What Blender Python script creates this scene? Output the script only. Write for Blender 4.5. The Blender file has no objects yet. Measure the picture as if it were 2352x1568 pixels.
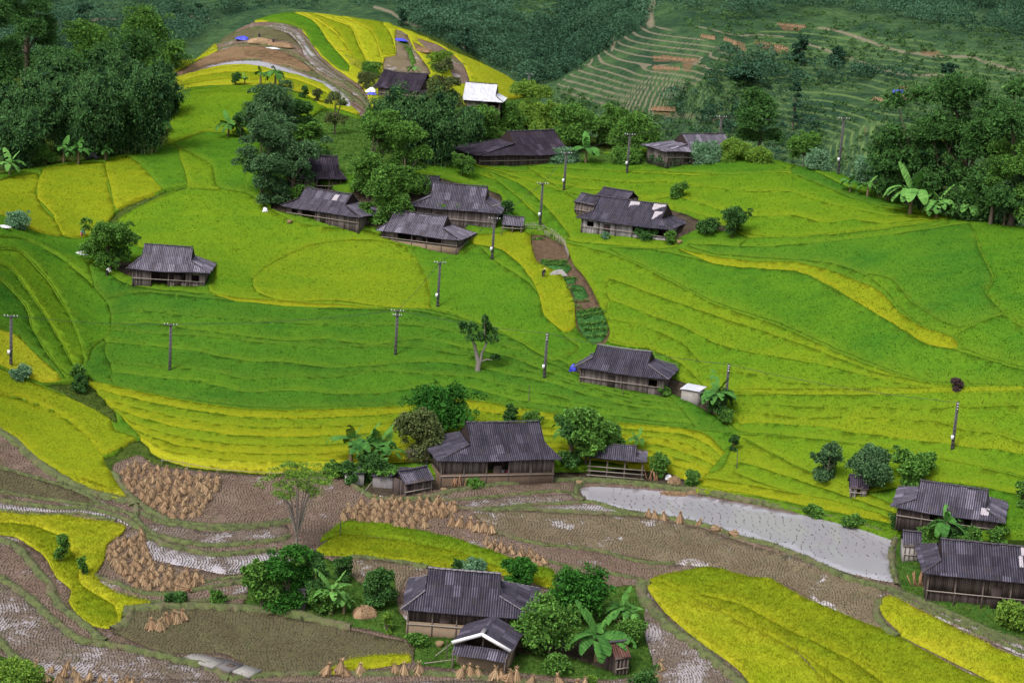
import bpy, math, random
import numpy as np
from mathutils import Vector, Matrix
from mathutils.geometry import delaunay_2d_cdt
R = math.radians
rng = np.random.default_rng(7)
random.seed(7)
sc = bpy.context.scene
# ---------------------------------------------------------------- camera
PITCH = 13.0            # degrees below the horizon
FOC = 4390.0            # focal length in units of the 2352 wide tracing grid
cam_d = bpy.data.cameras.new("camera"); cam = bpy.data.objects.new("camera", cam_d)
sc.collection.objects.link(cam); sc.camera = cam
ROLL = R(3.8)
cam.matrix_world = Matrix.Rotation(R(90-PITCH), 4, 'X') @ Matrix.Rotation(ROLL, 4, 'Z')
cam_d.sensor_width = 36; cam_d.lens = 36*FOC/2352; cam_d.clip_start = 1; cam_d.clip_end = 5000
# ---------------------------------------------------------------- world and sun
SUN_EL, SUN_AZ = 52, 215      # azimuth measured clockwise from +Y: high, behind the camera's left shoulder
world = bpy.data.worlds.new("World"); sc.world = world; world.use_nodes = True
wn = world.node_tree; bg = wn.nodes["Background"]
sky = wn.nodes.new("ShaderNodeTexSky"); sky.sky_type = 'NISHITA'; sky.sun_disc = False
sky.sun_elevation = R(SUN_EL); sky.sun_rotation = R(SUN_AZ); sky.air_density = 1.5; sky.dust_density = 6
hsv = wn.nodes.new("ShaderNodeHueSaturation"); hsv.inputs["Saturation"].default_value = 0.38; hsv.inputs["Value"].default_value = 1.0
wn.links.new(sky.outputs[0], hsv.inputs["Color"]); wn.links.new(hsv.outputs[0], bg.inputs[0])
bg.inputs[1].default_value = 0.15
sl = bpy.data.lights.new("sun", 'SUN'); sl.energy = 1.5; sl.angle = R(12); sl.color = (1.0, 0.97, 0.93)
so = bpy.data.objects.new("sun", sl); sc.collection.objects.link(so)
az = R(SUN_AZ); el = R(SUN_EL)
sd = Vector((math.sin(az)*math.cos(el), math.cos(az)*math.cos(el), math.sin(el)))
so.rotation_euler = (-sd).to_track_quat('-Z', 'Y').to_euler()
so.location = (0, 0, 100)
sc.view_settings.view_transform = 'Standard'; sc.view_settings.look = 'None'
sc.view_settings.exposure = 0.68; sc.view_settings.gamma = 1; sc.view_settings.use_curve_mapping = False
# ---------------------------------------------------------------- rays: tracing grid point -> direction
cp, sp_ = math.cos(R(PITCH)), math.sin(R(PITCH))
def rays(P):
    P = np.atleast_2d(np.asarray(P, float))
    u0 = (P[:,0]-1176)/FOC; v0 = (784-P[:,1])/FOC
    u = u0*math.cos(ROLL)-v0*math.sin(ROLL); v = u0*math.sin(ROLL)+v0*math.cos(ROLL)
    d = np.stack([u, cp + v*sp_, -sp_ + v*cp], 1)
    return d/np.linalg.norm(d, axis=1, keepdims=True)
def on_plane(P, z):
    d = rays(P); t = z/d[:,2]; return d*t[:,None]
def pix(W):
    W = np.atleast_2d(W); f = W[:,1]*cp - W[:,2]*sp_; up = W[:,1]*sp_ + W[:,2]*cp
    u = W[:,0]/f; v = up/f; cr_, sr_ = math.cos(ROLL), math.sin(ROLL)
    return np.stack([1176+FOC*(u*cr_+v*sr_), 784-FOC*(-u*sr_+v*cr_)], 1)
def ctrl(px, py, z, lo=700, hi=1050):
    """surveyed point: keeps its range high up the slope and its level down on the flats"""
    r_old = -z/math.sin(R(PITCH)-math.atan((784-py)/FOC)); r_new = np.linalg.norm(on_plane((px,py), z)[0])
    w = min(1, max(0, (py-lo)/(hi-lo))); return rays((px,py))[0]*(r_old*(1-w)+r_new*w)
# ---------------------------------------------------------------- terrain as a height field through surveyed points
class Field:
    def __init__(s, W, x0, x1, y0, y1, st, c=8.0, smooth=0.0):
        W = np.asarray(W, float); s.x0, s.y0, s.st = x0, y0, st
        s.nx = int((x1-x0)/st)+1; s.ny = int((y1-y0)/st)+1
        n = len(W); xy = W[:,:2]
        d = np.sqrt(((xy[:,None]-xy[None])**2).sum(2)+c*c)
        A = np.zeros((n+3, n+3)); A[:n,:n] = d - np.eye(n)*smooth*c
        A[:n,n] = 1; A[:n,n+1:] = xy; A[n,:n] = 1; A[n+1:,:n] = xy.T
        w = np.linalg.solve(A, np.r_[W[:,2], 0, 0, 0])
        gx = x0+np.arange(s.nx)*st; gy = y0+np.arange(s.ny)*st
        Z = np.zeros((s.ny, s.nx))
        for j, y in enumerate(gy):
            q = np.sqrt((gx[:,None]-xy[None,:,0])**2+(y-xy[None,:,1])**2+c*c)
            Z[j] = q@w[:n]+w[n]+w[n+1]*gx+w[n+2]*y
        s.Z = Z
    def __call__(s, x, y):
        x = np.asarray(x, float); y = np.asarray(y, float)
        i = np.clip((x-s.x0)/s.st, 0, s.nx-1.001); j = np.clip((y-s.y0)/s.st, 0, s.ny-1.001)
        a = i.astype(int); b = j.astype(int); fx = i-a; fy = j-b; Z = s.Z
        return (Z[b,a]*(1-fx)+Z[b,a+1]*fx)*(1-fy)+(Z[b+1,a]*(1-fx)+Z[b+1,a+1]*fx)*fy
    def hit(s, P, r0=140, r1=480, dr=0.6):
        d = rays(P); t = np.full(len(d), np.nan); prev = np.full(len(d), True)
        for r in np.arange(r0, r1, dr):
            q = d*r; below = q[:,2] < s(q[:,0], q[:,1])
            m = below & np.isnan(t); t[m] = r
        t[np.isnan(t)] = r1
        lo = t-dr; hi = t.copy()
        for _ in range(10):
            mid = (lo+hi)/2; q = d*mid[:,None]; b = q[:,2] < s(q[:,0], q[:,1])
            hi = np.where(b, mid, hi); lo = np.where(b, lo, mid)
        return d*hi[:,None]
CZ = [(0,1568,-73),(600,1568,-73),(1200,1568,-72.5),(1800,1568,-73),(2352,1568,-72.5),(-300,1568,-73),(2650,1500,-71),
(0,1330,-70.5),(0,1180,-68.5),(300,1140,-68),(0,1000,-65),(600,1400,-71),(1000,1480,-71.5),(350,1300,-69.5),(600,1180,-68),(900,1200,-68),
(1330,1105,-67),(2060,1230,-67.1),(2050,1335,-67.2),(1500,1180,-67.2),(1760,1150,-67.1),(1700,1240,-67.4),(1700,1300,-69),(1500,1330,-70),(1300,1300,-69.5),(2100,1400,-70),
(2352,1480,-71),(1050,1110,-66.5),(820,1120,-66.8),(2200,1380,-67),(2352,1390,-67.2),(2175,1230,-64.5),(2350,1230,-64),(2600,1250,-63),
(500,1070,-66),(500,940,-62.5),(25,840,-59),(140,870,-61),(200,880,-62.5),(330,1010,-65),(0,850,-60),(0,900,-61.5),(-200,900,-60),
(250,760,-60),(0,540,-46),(200,600,-52),(250,650,-55),(120,700,-55),(0,680,-51),(-200,600,-45),
(390,850,-60.5),(700,900,-61.5),(910,815,-59),(1090,850,-60),(1250,868,-60.5),(1430,890,-61),(1680,960,-62.5),(1640,1080,-65),(1900,1130,-65.6),
(2187,1030,-61),(2352,1000,-59.5),(2190,880,-57.5),(1900,900,-59.5),(2600,900,-56),(2950,900,-55),(2950,560,-45),(-500,620,-44),(-500,900,-59),(-500,1568,-73),(2950,1568,-71),(400,700,-55),(980,700,-55),(1340,750,-57),(1650,700,-54.5),(2200,770,-54.5),
(2352,740,-53),(385,660,-53.5),(300,650,-53.3),(480,660,-53.5),(640,600,-51.5),(950,570,-50),(1240,520,-48),(1300,620,-51.5),(1550,560,-49),(1900,600,-50),
(2250,520,-46.5),(2352,510,-46),(2600,540,-46),(1700,540,-48),(740,515,-47.8),(1130,490,-46.5),(0,400,-42.5),(120,370,-41.3),(250,380,-41.8),(430,430,-43.8),
(250,520,-46),(500,470,-45.5),(560,420,-43),(420,310,-39.4),(400,240,-35.6),(600,205,-33.5),(730,250,-37),(560,310,-39),(-200,420,-42),
(1200,370,-42.3),(1440,398,-43),(1700,380,-42),(1700,335,-39.8),(1925,360,-39.5),(1850,400,-42),(2000,450,-44),(2190,495,-45.8),
(1600,1121,-67.0),(1900,1186,-67.1),(1980,1208,-67.1),(1420,1162,-67.1),(1560,1190,-67.2),(1720,1240,-67.2),(1850,1285,-67.2),(1960,1322,-67.2),(2110,1300,-66.9),(1960,1345,-68.2),(1800,1300,-68.4),
(745,425,-42.5),(900,420,-42),(850,300,-38.2),(930,370,-40),(1060,370,-41)]
CR = [(820,260,370),(915,215,388),(1110,260,382),(640,185,385),(640,130,402),(640,80,415),(640,25,432),(900,50,435),(900,120,415),(1050,110,440),
(1210,205,440),(1100,180,415),(380,130,400),(400,190,385),(500,70,425),(1000,80,440),(0,300,345),(200,250,365),(100,200,385),(300,150,400),(1000,300,350),(1200,300,345),(780,205,395),(760,100,418),
(440,150,400),(1350,300,342),(1500,310,345),(-150,250,360),(-500,300,360),(740,32,434),(300,120,410),(0,150,400)]
W = [ctrl(a,b,z) for a,b,z in CZ] + [rays((a,b))[0]*r for a,b,r in CR]
# ground falling away behind the crest
for a,b,r,dz in [(640,25,432,0),(900,50,435,0),(1050,110,440,0),(1210,205,440,0),(500,70,425,0),(380,130,402,0),(0,150,402,0),(-150,150,402,0)]:
    q = rays((a,b))[0]*r
    W.append(q+np.array([0,14,-6.0])); W.append(q+np.array([0,40,-24.0]))
for a,b,z in [(1350,340,-41.5),(1550,345,-40.5),(1925,360,-39.5),(2080,460,-44.3),(2352,510,-46),(2600,540,-46)]:
    q = ctrl(a,b,z)
    W.append(q+np.array([0,22,-7.0])); W.append(q+np.array([0,55,-26.0]))
SURF = Field(W, -190, 190, 120, 500, 1.0, smooth=0.35)
SURF_RAW = SURF.Z.copy()
def at(px, py): return Vector(SURF.hit([(px,py)])[0])
def zs(x, y): return float(SURF(x, y))
# ---------------------------------------------------------------- mesh helpers
def mesh_np(name, V, F, mat=None, attrs=None, uv=None, smooth=False, midx=None):
    """V (n,3); F list of arrays (m,k) or one array"""
    if isinstance(F, np.ndarray): F = [F]
    F = [np.asarray(f, dtype=np.int32) for f in F if len(f)]
    me = bpy.data.meshes.new(name); V = np.asarray(V, np.float32)
    me.vertices.add(len(V)); me.vertices.foreach_set("co", V.ravel())
    nl = sum(f.size for f in F); npol = sum(len(f) for f in F)
    me.loops.add(nl); me.polygons.add(npol)
    me.loops.foreach_set("vertex_index", np.concatenate([f.ravel() for f in F]))
    tot = np.concatenate([np.full(len(f), f.shape[1], np.int32) for f in F])
    st = np.concatenate([[0], np.cumsum(tot)[:-1]]).astype(np.int32)
    me.polygons.foreach_set("loop_start", st)
    if smooth: me.polygons.foreach_set("use_smooth", np.ones(npol, bool))
    if midx is not None: me.polygons.foreach_set("material_index", np.asarray(midx, np.int32))
    if attrs:
        for k, a in attrs.items():
            at_ = me.attributes.new(k, 'FLOAT', 'POINT'); at_.data.foreach_set("value", np.asarray(a, np.float32))
    if uv is not None:
        lay = me.uv_layers.new(name="UVMap"); vi = np.concatenate([f.ravel() for f in F])
        lay.data.foreach_set("uv", np.asarray(uv, np.float32)[vi].ravel())
    me.update(calc_edges=True)
    for m in (mat if isinstance(mat, (list, tuple)) else [mat]):
        if m: me.materials.append(m)
    return me
def link(name, me, parent=None, loc=None, rz=0.0):
    o = bpy.data.objects.new(name, me); sc.collection.objects.link(o)
    if parent is not None: o.parent = parent
    if loc is not None: o.location = loc
    o.rotation_euler = (0, 0, rz)
    return o
def tag(o, label=None, cat=None, group=None, kind=None):
    if label: o['label'] = label
    if cat: o['category'] = cat
    if group: o['group'] = group
    if kind: o['kind'] = kind
    return o
def thing(name, label, cat, loc, rz=0.0, group=None):
    o = link(name, None, None, loc, rz); tag(o, label, cat, group); return o
def copy_thing(root, loc, rz=0.0, s=1.0, label=None, group=None):
    r = root.copy(); sc.collection.objects.link(r); r.location = loc; r.rotation_euler = (0,0,rz); r.scale = (s,s,s) if np.isscalar(s) else s
    if label: r['label'] = label
    if group: r['group'] = group
    for ch in root.children:
        c = ch.copy(); sc.collection.objects.link(c); c.parent = r
        for g in ch.children:
            d = g.copy(); sc.collection.objects.link(d); d.parent = c
    return r
class MB:
    """collects boxes, tubes, quads"""
    def __init__(s): s.V = []; s.F3 = []; s.F4 = []; s.n = 0
    def add(s, V, F):
        V = np.asarray(V, float); F = np.asarray(F)
        (s.F4 if F.shape[1] == 4 else s.F3).append(F+s.n); s.V.append(V); s.n += len(V); return s
    def box(s, c, size, rz=0, rot=None):
        h = np.array(size)/2; V = np.array([[x,y,z] for x in (-1,1) for y in (-1,1) for z in (-1,1)])*h
        if rot is not None: V = V@np.array(rot).T
        if rz: k, q = math.cos(rz), math.sin(rz); V = V@np.array([[k,q,0],[-q,k,0],[0,0,1]])
        return s.add(V+np.array(c), [[0,1,3,2],[4,6,7,5],[0,4,5,1],[2,3,7,6],[0,2,6,4],[1,5,7,3]])
    def beam(s, a, b, w, h=None):
        """square bar from a to b"""
        a = Vector(a); b = Vector(b); d = b-a; L = d.length
        M = d.to_track_quat('X', 'Z').to_matrix()
        return s.box((a+b)/2, (L, w, h or w), rot=M)
    def tube(s, pts, rad, n=7, cap=True):
        pts = np.asarray(pts, float); rad = np.broadcast_to(rad, (len(pts),)); V = []
        for i, p in enumerate(pts):
            t = pts[min(i+1, len(pts)-1)]-pts[max(i-1, 0)]; t = t/(np.linalg.norm(t)+1e-9)
            u = np.cross(t, [0.3,0.9,0.31]); u /= np.linalg.norm(u); w = np.cross(t, u)
            a = np.arange(n)*2*np.pi/n; V.append(p+rad[i]*(np.cos(a)[:,None]*u+np.sin(a)[:,None]*w))
        V = np.concatenate(V); k = np.arange(n); F = []
        for i in range(len(pts)-1):
            F.append(np.stack([i*n+k, i*n+(k+1)%n, (i+1)*n+(k+1)%n, (i+1)*n+k], 1))
        s.add(V, np.concatenate(F))
        if cap:
            m = len(V)-n; s.add(V[m:], [[0, j, j+1] for j in range(1, n-1)])
        return s
    def mesh(s, name, mat, **k):
        F = ([np.concatenate(s.F4)] if s.F4 else []) + ([np.concatenate(s.F3)] if s.F3 else [])
        return mesh_np(name, np.concatenate(s.V), F, mat, **k)
    def build(s, name, mat, parent=None, loc=None, rz=0, **k): return link(name, s.mesh(name, mat, **k), parent, loc, rz)
# ---------------------------------------------------------------- material helpers
def new_mat(name):
    m = bpy.data.materials.new(name); m.use_nodes = True; nt = m.node_tree
    b = nt.nodes["Principled BSDF"]; return m, nt, b
def N(nt, t, **k):
    n = nt.nodes.new(t)
    for a, v in k.items():
        if a.startswith('i_'): n.inputs[a[2:].replace('_', ' ')].default_value = v
        else: setattr(n, a, v)
    return n
def noise(nt, scale, detail=3, rough=0.6, coord=None):
    n = N(nt, "ShaderNodeTexNoise"); n.inputs["Scale"].default_value = scale; n.inputs["Detail"].default_value = detail; n.inputs["Roughness"].default_value = rough
    if coord is not None: nt.links.new(coord, n.inputs["Vector"])
    return n.outputs["Fac"]
def ramp(nt, fac, stops, interp='LINEAR'):
    r = N(nt, "ShaderNodeValToRGB"); r.color_ramp.interpolation = interp; e = r.color_ramp.elements
    while len(e) > 1: e.remove(e[0])
    e[0].position = stops[0][0]; c = stops[0][1]; e[0].color = (*c, 1) if not np.isscalar(c) else (c, c, c, 1)
    for p, c in stops[1:]:
        k = e.new(p); k.color = (*c, 1) if not np.isscalar(c) else (c, c, c, 1)
    nt.links.new(fac, r.inputs[0]); return r.outputs[0]
def mixc(nt, fac, a, b, mode='MIX'):
    m = N(nt, "ShaderNodeMix", data_type='RGBA', blend_type=mode)
    for s, v in ((m.inputs[0], fac), (m.inputs[6], a), (m.inputs[7], b)):
        if isinstance(v, bpy.types.NodeSocket): nt.links.new(v, s)
        elif np.isscalar(v): s.default_value = v
        else: s.default_value = (*v, 1)
    return m.outputs[2]
def mth(nt, op, a, b=0.0, clamp=False):
    m = N(nt, "ShaderNodeMath", operation=op); m.use_clamp = clamp
    for s, v in ((m.inputs[0], a), (m.inputs[1], b)):
        if isinstance(v, bpy.types.NodeSocket): nt.links.new(v, s)
        else: s.default_value = v
    return m.outputs[0]
def wpos(nt): return N(nt, "ShaderNodeNewGeometry").outputs["Position"]
def opos(nt): return N(nt, "ShaderNodeTexCoord").outputs["Object"]
def attr(nt, k): return N(nt, "ShaderNodeAttribute", attribute_name=k).outputs["Fac"]
def bump(nt, b, h, strength=0.5, dist=0.1):
    n = N(nt, "ShaderNodeBump"); n.inputs["Strength"].default_value = strength; n.inputs["Distance"].default_value = dist
    nt.links.new(h, n.inputs["Height"]); nt.links.new(n.outputs[0], b.inputs["Normal"])
def simple(name, c, rough=0.8, var=0.35, scale=3.0, spec=0.3, metal=0.0, bs=0.0):
    m, nt, b = new_mat(name); p = opos(nt)
    f = noise(nt, scale, 4, 0.65, p)
    col = mixc(nt, f, tuple(x*(1-var) for x in c), tuple(min(1, x*(1+var)) for x in c))
    nt.links.new(col, b.inputs["Base Color"]); b.inputs["Roughness"].default_value = rough
    b.inputs["Specular IOR Level"].default_value = spec; b.inputs["Metallic"].default_value = metal
    if bs: bump(nt, b, f, bs, 0.05)
    return m
# ---------------------------------------------------------------- the fields, bed by bed (traced outlines -> ground positions)
def z1(L): return [(x*0.3776, 976.1+y*0.3776) for x, y in L]
def z2(L): return [(746.5+x*0.3418, 1033.5+y*0.3418) for x, y in L]
# (zone, material, outline)   later beds lie on top of earlier ones
FD = []
def fd(zone, mat, pts, **k): FD.append((zone, mat, pts, k))
fd('mid','gm',[(-500,400),(-150,395),(0,395),(380,330),(420,200),(600,190),(760,240),(1000,340),(1200,368),(1700,330),(2352,500),(2550,520),(2950,560),(2950,1260),(2550,1230),(2060,1225),(1640,1120),(1330,1105),(780,1075),(340,1030),(262,1085),(302,1142),(0,985),(-150,950),(-500,930)])
# mid slopes
fd('crest','lm',[(385,330),(400,230),(440,205),(520,198),(620,200),(700,215),(740,245),(700,300),(560,330),(560,440),(430,430),(415,370),(400,335)])
fd('crest','gm',[(400,330),(480,300),(560,318),(562,440),(500,430),(488,380),(440,350)])
fd('crest','gm',[(290,356),(400,330),(415,365),(430,425),(374,436),(345,400),(318,372)])
fd('leftyellow','ly',[(-60,425),(0,413),(30,403),(90,397),(82,440),(95,470),(125,502),(142,541),(80,530),(30,500),(-60,470)])
fd('leftyellow','ly',[(95,396),(112,380),(238,371),(248,430),(264,484),(240,520),(230,535),(172,545),(144,538),(122,495),(87,455),(86,430)])
fd('leftyellow','ly',[(243,371),(290,357),(320,375),(345,402),(372,435),(330,455),(268,480),(252,420)])
fd('grass','gb',[(264,487),(300,465),(374,438),(430,426),(434,433),(385,442),(300,484),(272,503),(252,545),(228,540),(240,520)])
fd('centre','lm',[(274,503),(302,484),(388,443),(440,432),(560,440),(640,490),(700,515),(850,530),(930,565),(960,600),(985,650),(988,708),(800,705),(600,700),(480,670),(488,610),(300,560),(255,545)])
fd('centre','l2',[(580,640),(630,600),(720,560),(830,548),(932,563),(960,600),(982,650),(986,706),(900,706),(780,690),(650,690),(590,670)])
fd('centre','ly',[(470,676),(540,682),(700,694),(860,706),(800,706),(600,702),(480,692)])
fd('dark','dk',[(205,600),(300,655),(480,676),(600,703),(800,707),(990,710),(1150,762),(1300,832),(1430,890),(1560,905),(1640,950),(1682,992),(1600,985),(1400,965),(1200,935),(1060,912),(900,930),(700,938),(550,935),(400,912),(265,884),(200,872),(195,800),(250,740),(225,680)])
def bands_between(zone, mats, top_, bot_):
    n = len(mats)
    def rs_(L, k=14):
        L = np.array(L, float); d = np.r_[0, np.cumsum(np.hypot(*np.diff(L,axis=0).T))]; t = np.linspace(0,d[-1],k); return np.stack([np.interp(t,d,L[:,0]), np.interp(t,d,L[:,1])],1)
    A, B = rs_(top_), rs_(bot_); g = np.random.default_rng(int(A.sum())); cuts = [0]+sorted((np.arange(1,n)/n+g.uniform(-.05,.05,n-1)).tolist())+[1]
    wob = [np.zeros(14)]+[g.normal(0,.25/n,14)*.5+.2/n*np.sin(np.linspace(0,g.uniform(3,7),14)+g.uniform(0,6)) for _ in range(n-1)]+[np.zeros(14)]
    for i, m in enumerate(mats):
        a = np.clip(cuts[i]+wob[i],0,1)[:,None]; b = np.clip(cuts[i+1]+wob[i+1],0,1)[:,None]
        fd(zone, m, [tuple(p) for p in A*(1-a)+B*a]+[tuple(p) for p in (A*(1-b)+B*b)[::-1]])
bands_between('dark', ['dk','d2','dk','d2','dk','d2','dk'], [(228,690),(300,668),(480,684),(700,706),(990,713),(1150,765),(1300,834),(1430,892),(1540,908)], [(262,882),(400,910),(550,932),(700,936),(900,928),(1060,911),(1200,934),(1400,963),(1600,982)])
fd('centre','gm',[(934,567),(1000,572),(1065,582),(1095,560),(1140,600),(1222,655),(1290,762),(1330,800),(1270,828),(1150,760),(1010,711),(990,708),(986,650),(962,600)])
fd('centre','ly',[(1075,540),(1150,535),(1190,524),(1228,548),(1232,592),(1290,632),(1318,680),(1324,745),(1296,763),(1250,722),(1236,670),(1200,612),(1150,572),(1090,560)])
fd('right','lm',[(1080,370),(1400,385),(1600,397),(1700,402),(1812,391),(1830,415),(2000,470),(2182,500),(2000,528),(1850,543),(1720,545),(1600,480),(1300,440),(1170,400)])
fd('right','gm',[(1090,368),(1300,368),(1500,378),(1620,372),(1700,333),(1770,370),(1810,390),(1700,401),(1500,392),(1250,392),(1160,392)])
fd('right','dk',[(1815,388),(1850,383),(1960,435),(2100,478),(1990,465),(1905,444),(1835,416)])
fd('right','lm',[(1100,398),(1170,402),(1300,442),(1420,520),(1560,562),(1500,570),(1380,560),(1300,548),(1210,470),(1160,420)])
fd('right','gm',[(1120,392),(1200,425),(1260,480),(1310,545),(1270,545),(1225,480),(1150,420)])
fd('right','gm',[(1722,546),(1850,543),(2000,530),(2100,515),(2186,503),(2180,512),(2000,545),(1800,563),(1700,572)])
fd('right','lm',[(1255,545),(1300,556),(1400,580),(1500,625),(1650,702),(1800,752),(1950,820),(2100,872),(2200,885),(2352,888),(2550,890),(2550,1100),(2352,1090),(2130,1050),(1990,1020),(1850,1000),(1700,990),(1640,930),(1560,870),(1560,810),(1400,785),(1392,740),(1335,640),(1300,575)])
fd('right','gm',[(1400,570),(1500,572),(1620,597),(1760,612),(1840,625),(1900,655),(2060,740),(2190,800),(2352,848),(2550,870),(2550,885),(2352,884),(2200,880),(2100,868),(1950,812),(1800,745),(1650,696),(1500,620)])
fd('right','ly',[(1555,570),(1640,588),(1740,600),(1830,602),(1930,628),(2020,668),(2065,715),(2120,750),(2190,775),(2200,800),(2130,790),(2050,742),(1980,700),(1900,652),(1830,622),(1720,614),(1640,605)])
bands_between('right', ['lm','l3','lm'], [(1400,640),(1600,710),(1800,775),(2000,850),(2160,886),(2352,890),(2550,892)], [(1400,780),(1560,812),(1570,870),(1660,900),(1800,902),(2100,905),(2352,900),(2550,900)])
bands_between('right', ['l3','lm','l2','l3'], [(1690,905),(1900,905),(2352,900),(2550,902)], [(1700,990),(1850,1003),(2000,1022),(2200,1058),(2352,1092),(2550,1100)])
bands_between('right', ['l3','lm','l3'], [(1210,380),(1400,392),(1600,402),(1820,396),(1990,468),(2170,500)], [(1300,440),(1450,470),(1600,485),(1720,543),(1850,541),(2000,526),(2170,502)])
fd('right','d2',[(1580,560),(1760,566),(1990,545),(2150,522),(2228,514),(2248,570),(2280,640),(2262,672),(2300,716),(2190,755),(2100,722),(2060,680),(1990,632),(1900,602),(1760,592),(1640,582)])
fd('right','gm',[(1990,628),(2050,640),(2090,690),(2150,730),(2200,752),(2190,772),(2120,745),(2070,710),(2040,672)])
fd('right','gm',[(2190,500),(2352,514),(2550,520),(2550,760),(2352,745),(2302,716),(2266,672),(2284,640),(2256,575),(2232,515)])
fd('right','gm',[(2200,765),(2300,722),(2352,750),(2550,765),(2550,860),(2352,842),(2215,800)])
fd('right','l2',[(1690,893),(1900,892),(2352,886),(2352,895),(2000,905),(1800,905)])
fd('right','lm',[(1690,996),(1850,1004),(2000,1025),(2200,1060),(2352,1095),(2550,1110),(2550,1220),(2330,1130),(2130,1100),(1990,1130),(1850,1078),(1720,1010)])
fd('right','l2',[(1690,1004),(1720,1012),(1850,1080),(1990,1132),(2130,1192),(2112,1216),(2045,1200),(1900,1172),(1750,1140),(1600,1118),(1600,1088),(1660,1075)])
fd('right','lm',[(1700,1060),(1830,1100),(1950,1140),(2060,1180),(2050,1190),(1950,1160),(1800,1125),(1690,1085)])
fd('right','ly',[(1620,1096),(1760,1120),(1900,1145),(2020,1178),(2040,1198),(1900,1170),(1750,1138),(1610,1112)])
# left spur
fd('spur','gm',[(-80,560),(0,545),(60,550),(130,585),(200,640),(250,700),(255,760),(212,800),(200,832),(185,800),(160,720),(110,640),(50,577),(0,572),(-80,580)])
fd('spur','l3',[(-80,582),(0,574),(50,580),(108,642),(158,722),(186,795),(190,830),(176,846),(150,800),(110,730),(60,660),(20,612),(-80,600)])
fd('spur','gm',[(-80,602),(18,614),(58,662),(108,732),(148,802),(172,848),(165,866),(140,848),(105,800),(75,750),(60,700),(0,640),(-80,620)])
fd('spur','dk',[(-80,622),(0,642),(58,702),(72,750),(102,802),(136,848),(150,870),(128,862),(70,800),(30,762),(-80,730)])
fd('spur','yl',[(-80,745),(0,754),(40,770),(80,808),(135,858),(142,873),(100,879),(60,866),(0,838),(-80,810)])
fd('grass','gb',[(-80,812),(0,840),(60,868),(100,881),(142,876),(200,870),(204,860),(230,880),(262,930),(270,972),(255,965),(190,925),(100,885),(0,847),(-80,830)])
fd('lowleft','ly',[(-80,830),(0,845),(60,870),(170,915),(250,955),(262,985),(312,1004),(250,1042),(235,1045),(190,990),(120,940),(50,915),(0,905),(-80,890)])
fd('lowleft','ly',[(-80,892),(0,905),(50,915),(120,940),(190,990),(235,1045),(267,1100),(303,1142),(270,1143),(200,1122),(130,1078),(80,1048),(30,1000),(-80,950)])
fd('lowleft','yl',[(170,1100),(215,1105),(262,1122),(300,1143),(270,1145),(210,1126)])
bands = [('ly',0),('l2',1),('ly',2),('l2',3),('ly',4),('ly',5),('yl',6)]
top = [(202,872),(265,886),(400,914),(560,937),(700,940),(900,932),(1060,915),(1200,937),(1400,967),(1600,987),(1640,1010),(1665,1040)]
bot = [(330,1010),(345,1030),(400,1056),(500,1072),(620,1078),(720,1076),(900,1062),(1060,1050),(1240,1050),(1400,1060),(1560,1100),(1610,1104)]
for m, i in bands:
    a, b = [0,.14,.3,.45,.6,.74,.87][i], [.14,.3,.45,.6,.74,.87,1][i]
    L = [(p[0]*(1-a)+q[0]*a, p[1]*(1-a)+q[1]*a) for p, q in zip(top, bot)]; U = [(p[0]*(1-b)+q[0]*b, p[1]*(1-b)+q[1]*b) for p, q in zip(top, bot)]
    fd('bands', m, L+U[::-1])
fd('grass','gb',[(300,1010),(322,1003),(342,1022),(350,1040),(420,1064),(520,1078),(640,1084),(780,1082),(840,1120),(800,1125),(620,1092),(500,1088),(400,1078),(352,1060),(325,1040),(280,1060),(268,1075),(310,1140),(350,1165),(330,1175),(290,1140),(255,1085),(236,1050),(262,1040)])
# garden strip
fd('garden','so',[(1218,538),(1252,533),(1300,562),(1318,600),(1350,638),(1380,700),(1402,755),(1390,788),(1350,780),(1324,748),(1318,690),(1288,628),(1232,598)])
fd('garden','gd',[(1240,592),(1296,596),(1312,612),(1300,625),(1262,612)])
fd('garden','gd',[(1326,708),(1380,704),(1396,752),(1382,780),(1350,775),(1330,745)])
fd('garden','gd',[(1312,650),(1338,652),(1352,676),(1322,680)])
fd('garden','gd',[(1296,632),(1322,632),(1322,645),(1300,645)])
# bottom flats
fd('mud','mu',[(-500,920),(-150,940),(0,986),(30,1002),(80,1050),(130,1080),(200,1125),(270,1145),(303,1143),(264,1085),(262,1060),(320,1040),(370,1067),(600,1087),(780,1090),(840,1125),(1000,1112),(1330,1100),(1500,1100),(2060,1230),(2110,1370),(2352,1470),(2600,1500),(2950,1540),(2950,1700),(-500,1700)])
fd('mud','mg',z1([(-150,235),(0,250),(330,345),(540,425),(592,463),(330,440),(-150,385)]))
fd('mud','wt',z1([(-150,440),(0,450),(350,495),(520,495),(620,512),(740,550),(830,610),(800,610),(700,565),(480,522),(120,515),(-150,500)]))
fd('mud','wt',z1([(880,640),(950,690),(1100,738),(1230,768),(1430,773),(1680,745),(1750,760),(1700,800),(1520,897),(1350,905),(1200,870),(1020,830),(920,800)]))
fd('mud','wm',z1([(900,580),(1100,600),(1250,632),(1420,630),(1640,600),(1750,590),(1750,660),(1550,698),(1400,712),(1260,715),(1080,685),(940,640)]))
fd('mud','wm',z1([(-150,860),(0,925),(130,1010),(260,1120),(380,1220),(510,1312),(780,1350),(1100,1430),(1310,1480),(1385,1535),(1300,1600),(200,1580),(0,1330),(-150,1300)]))
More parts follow.
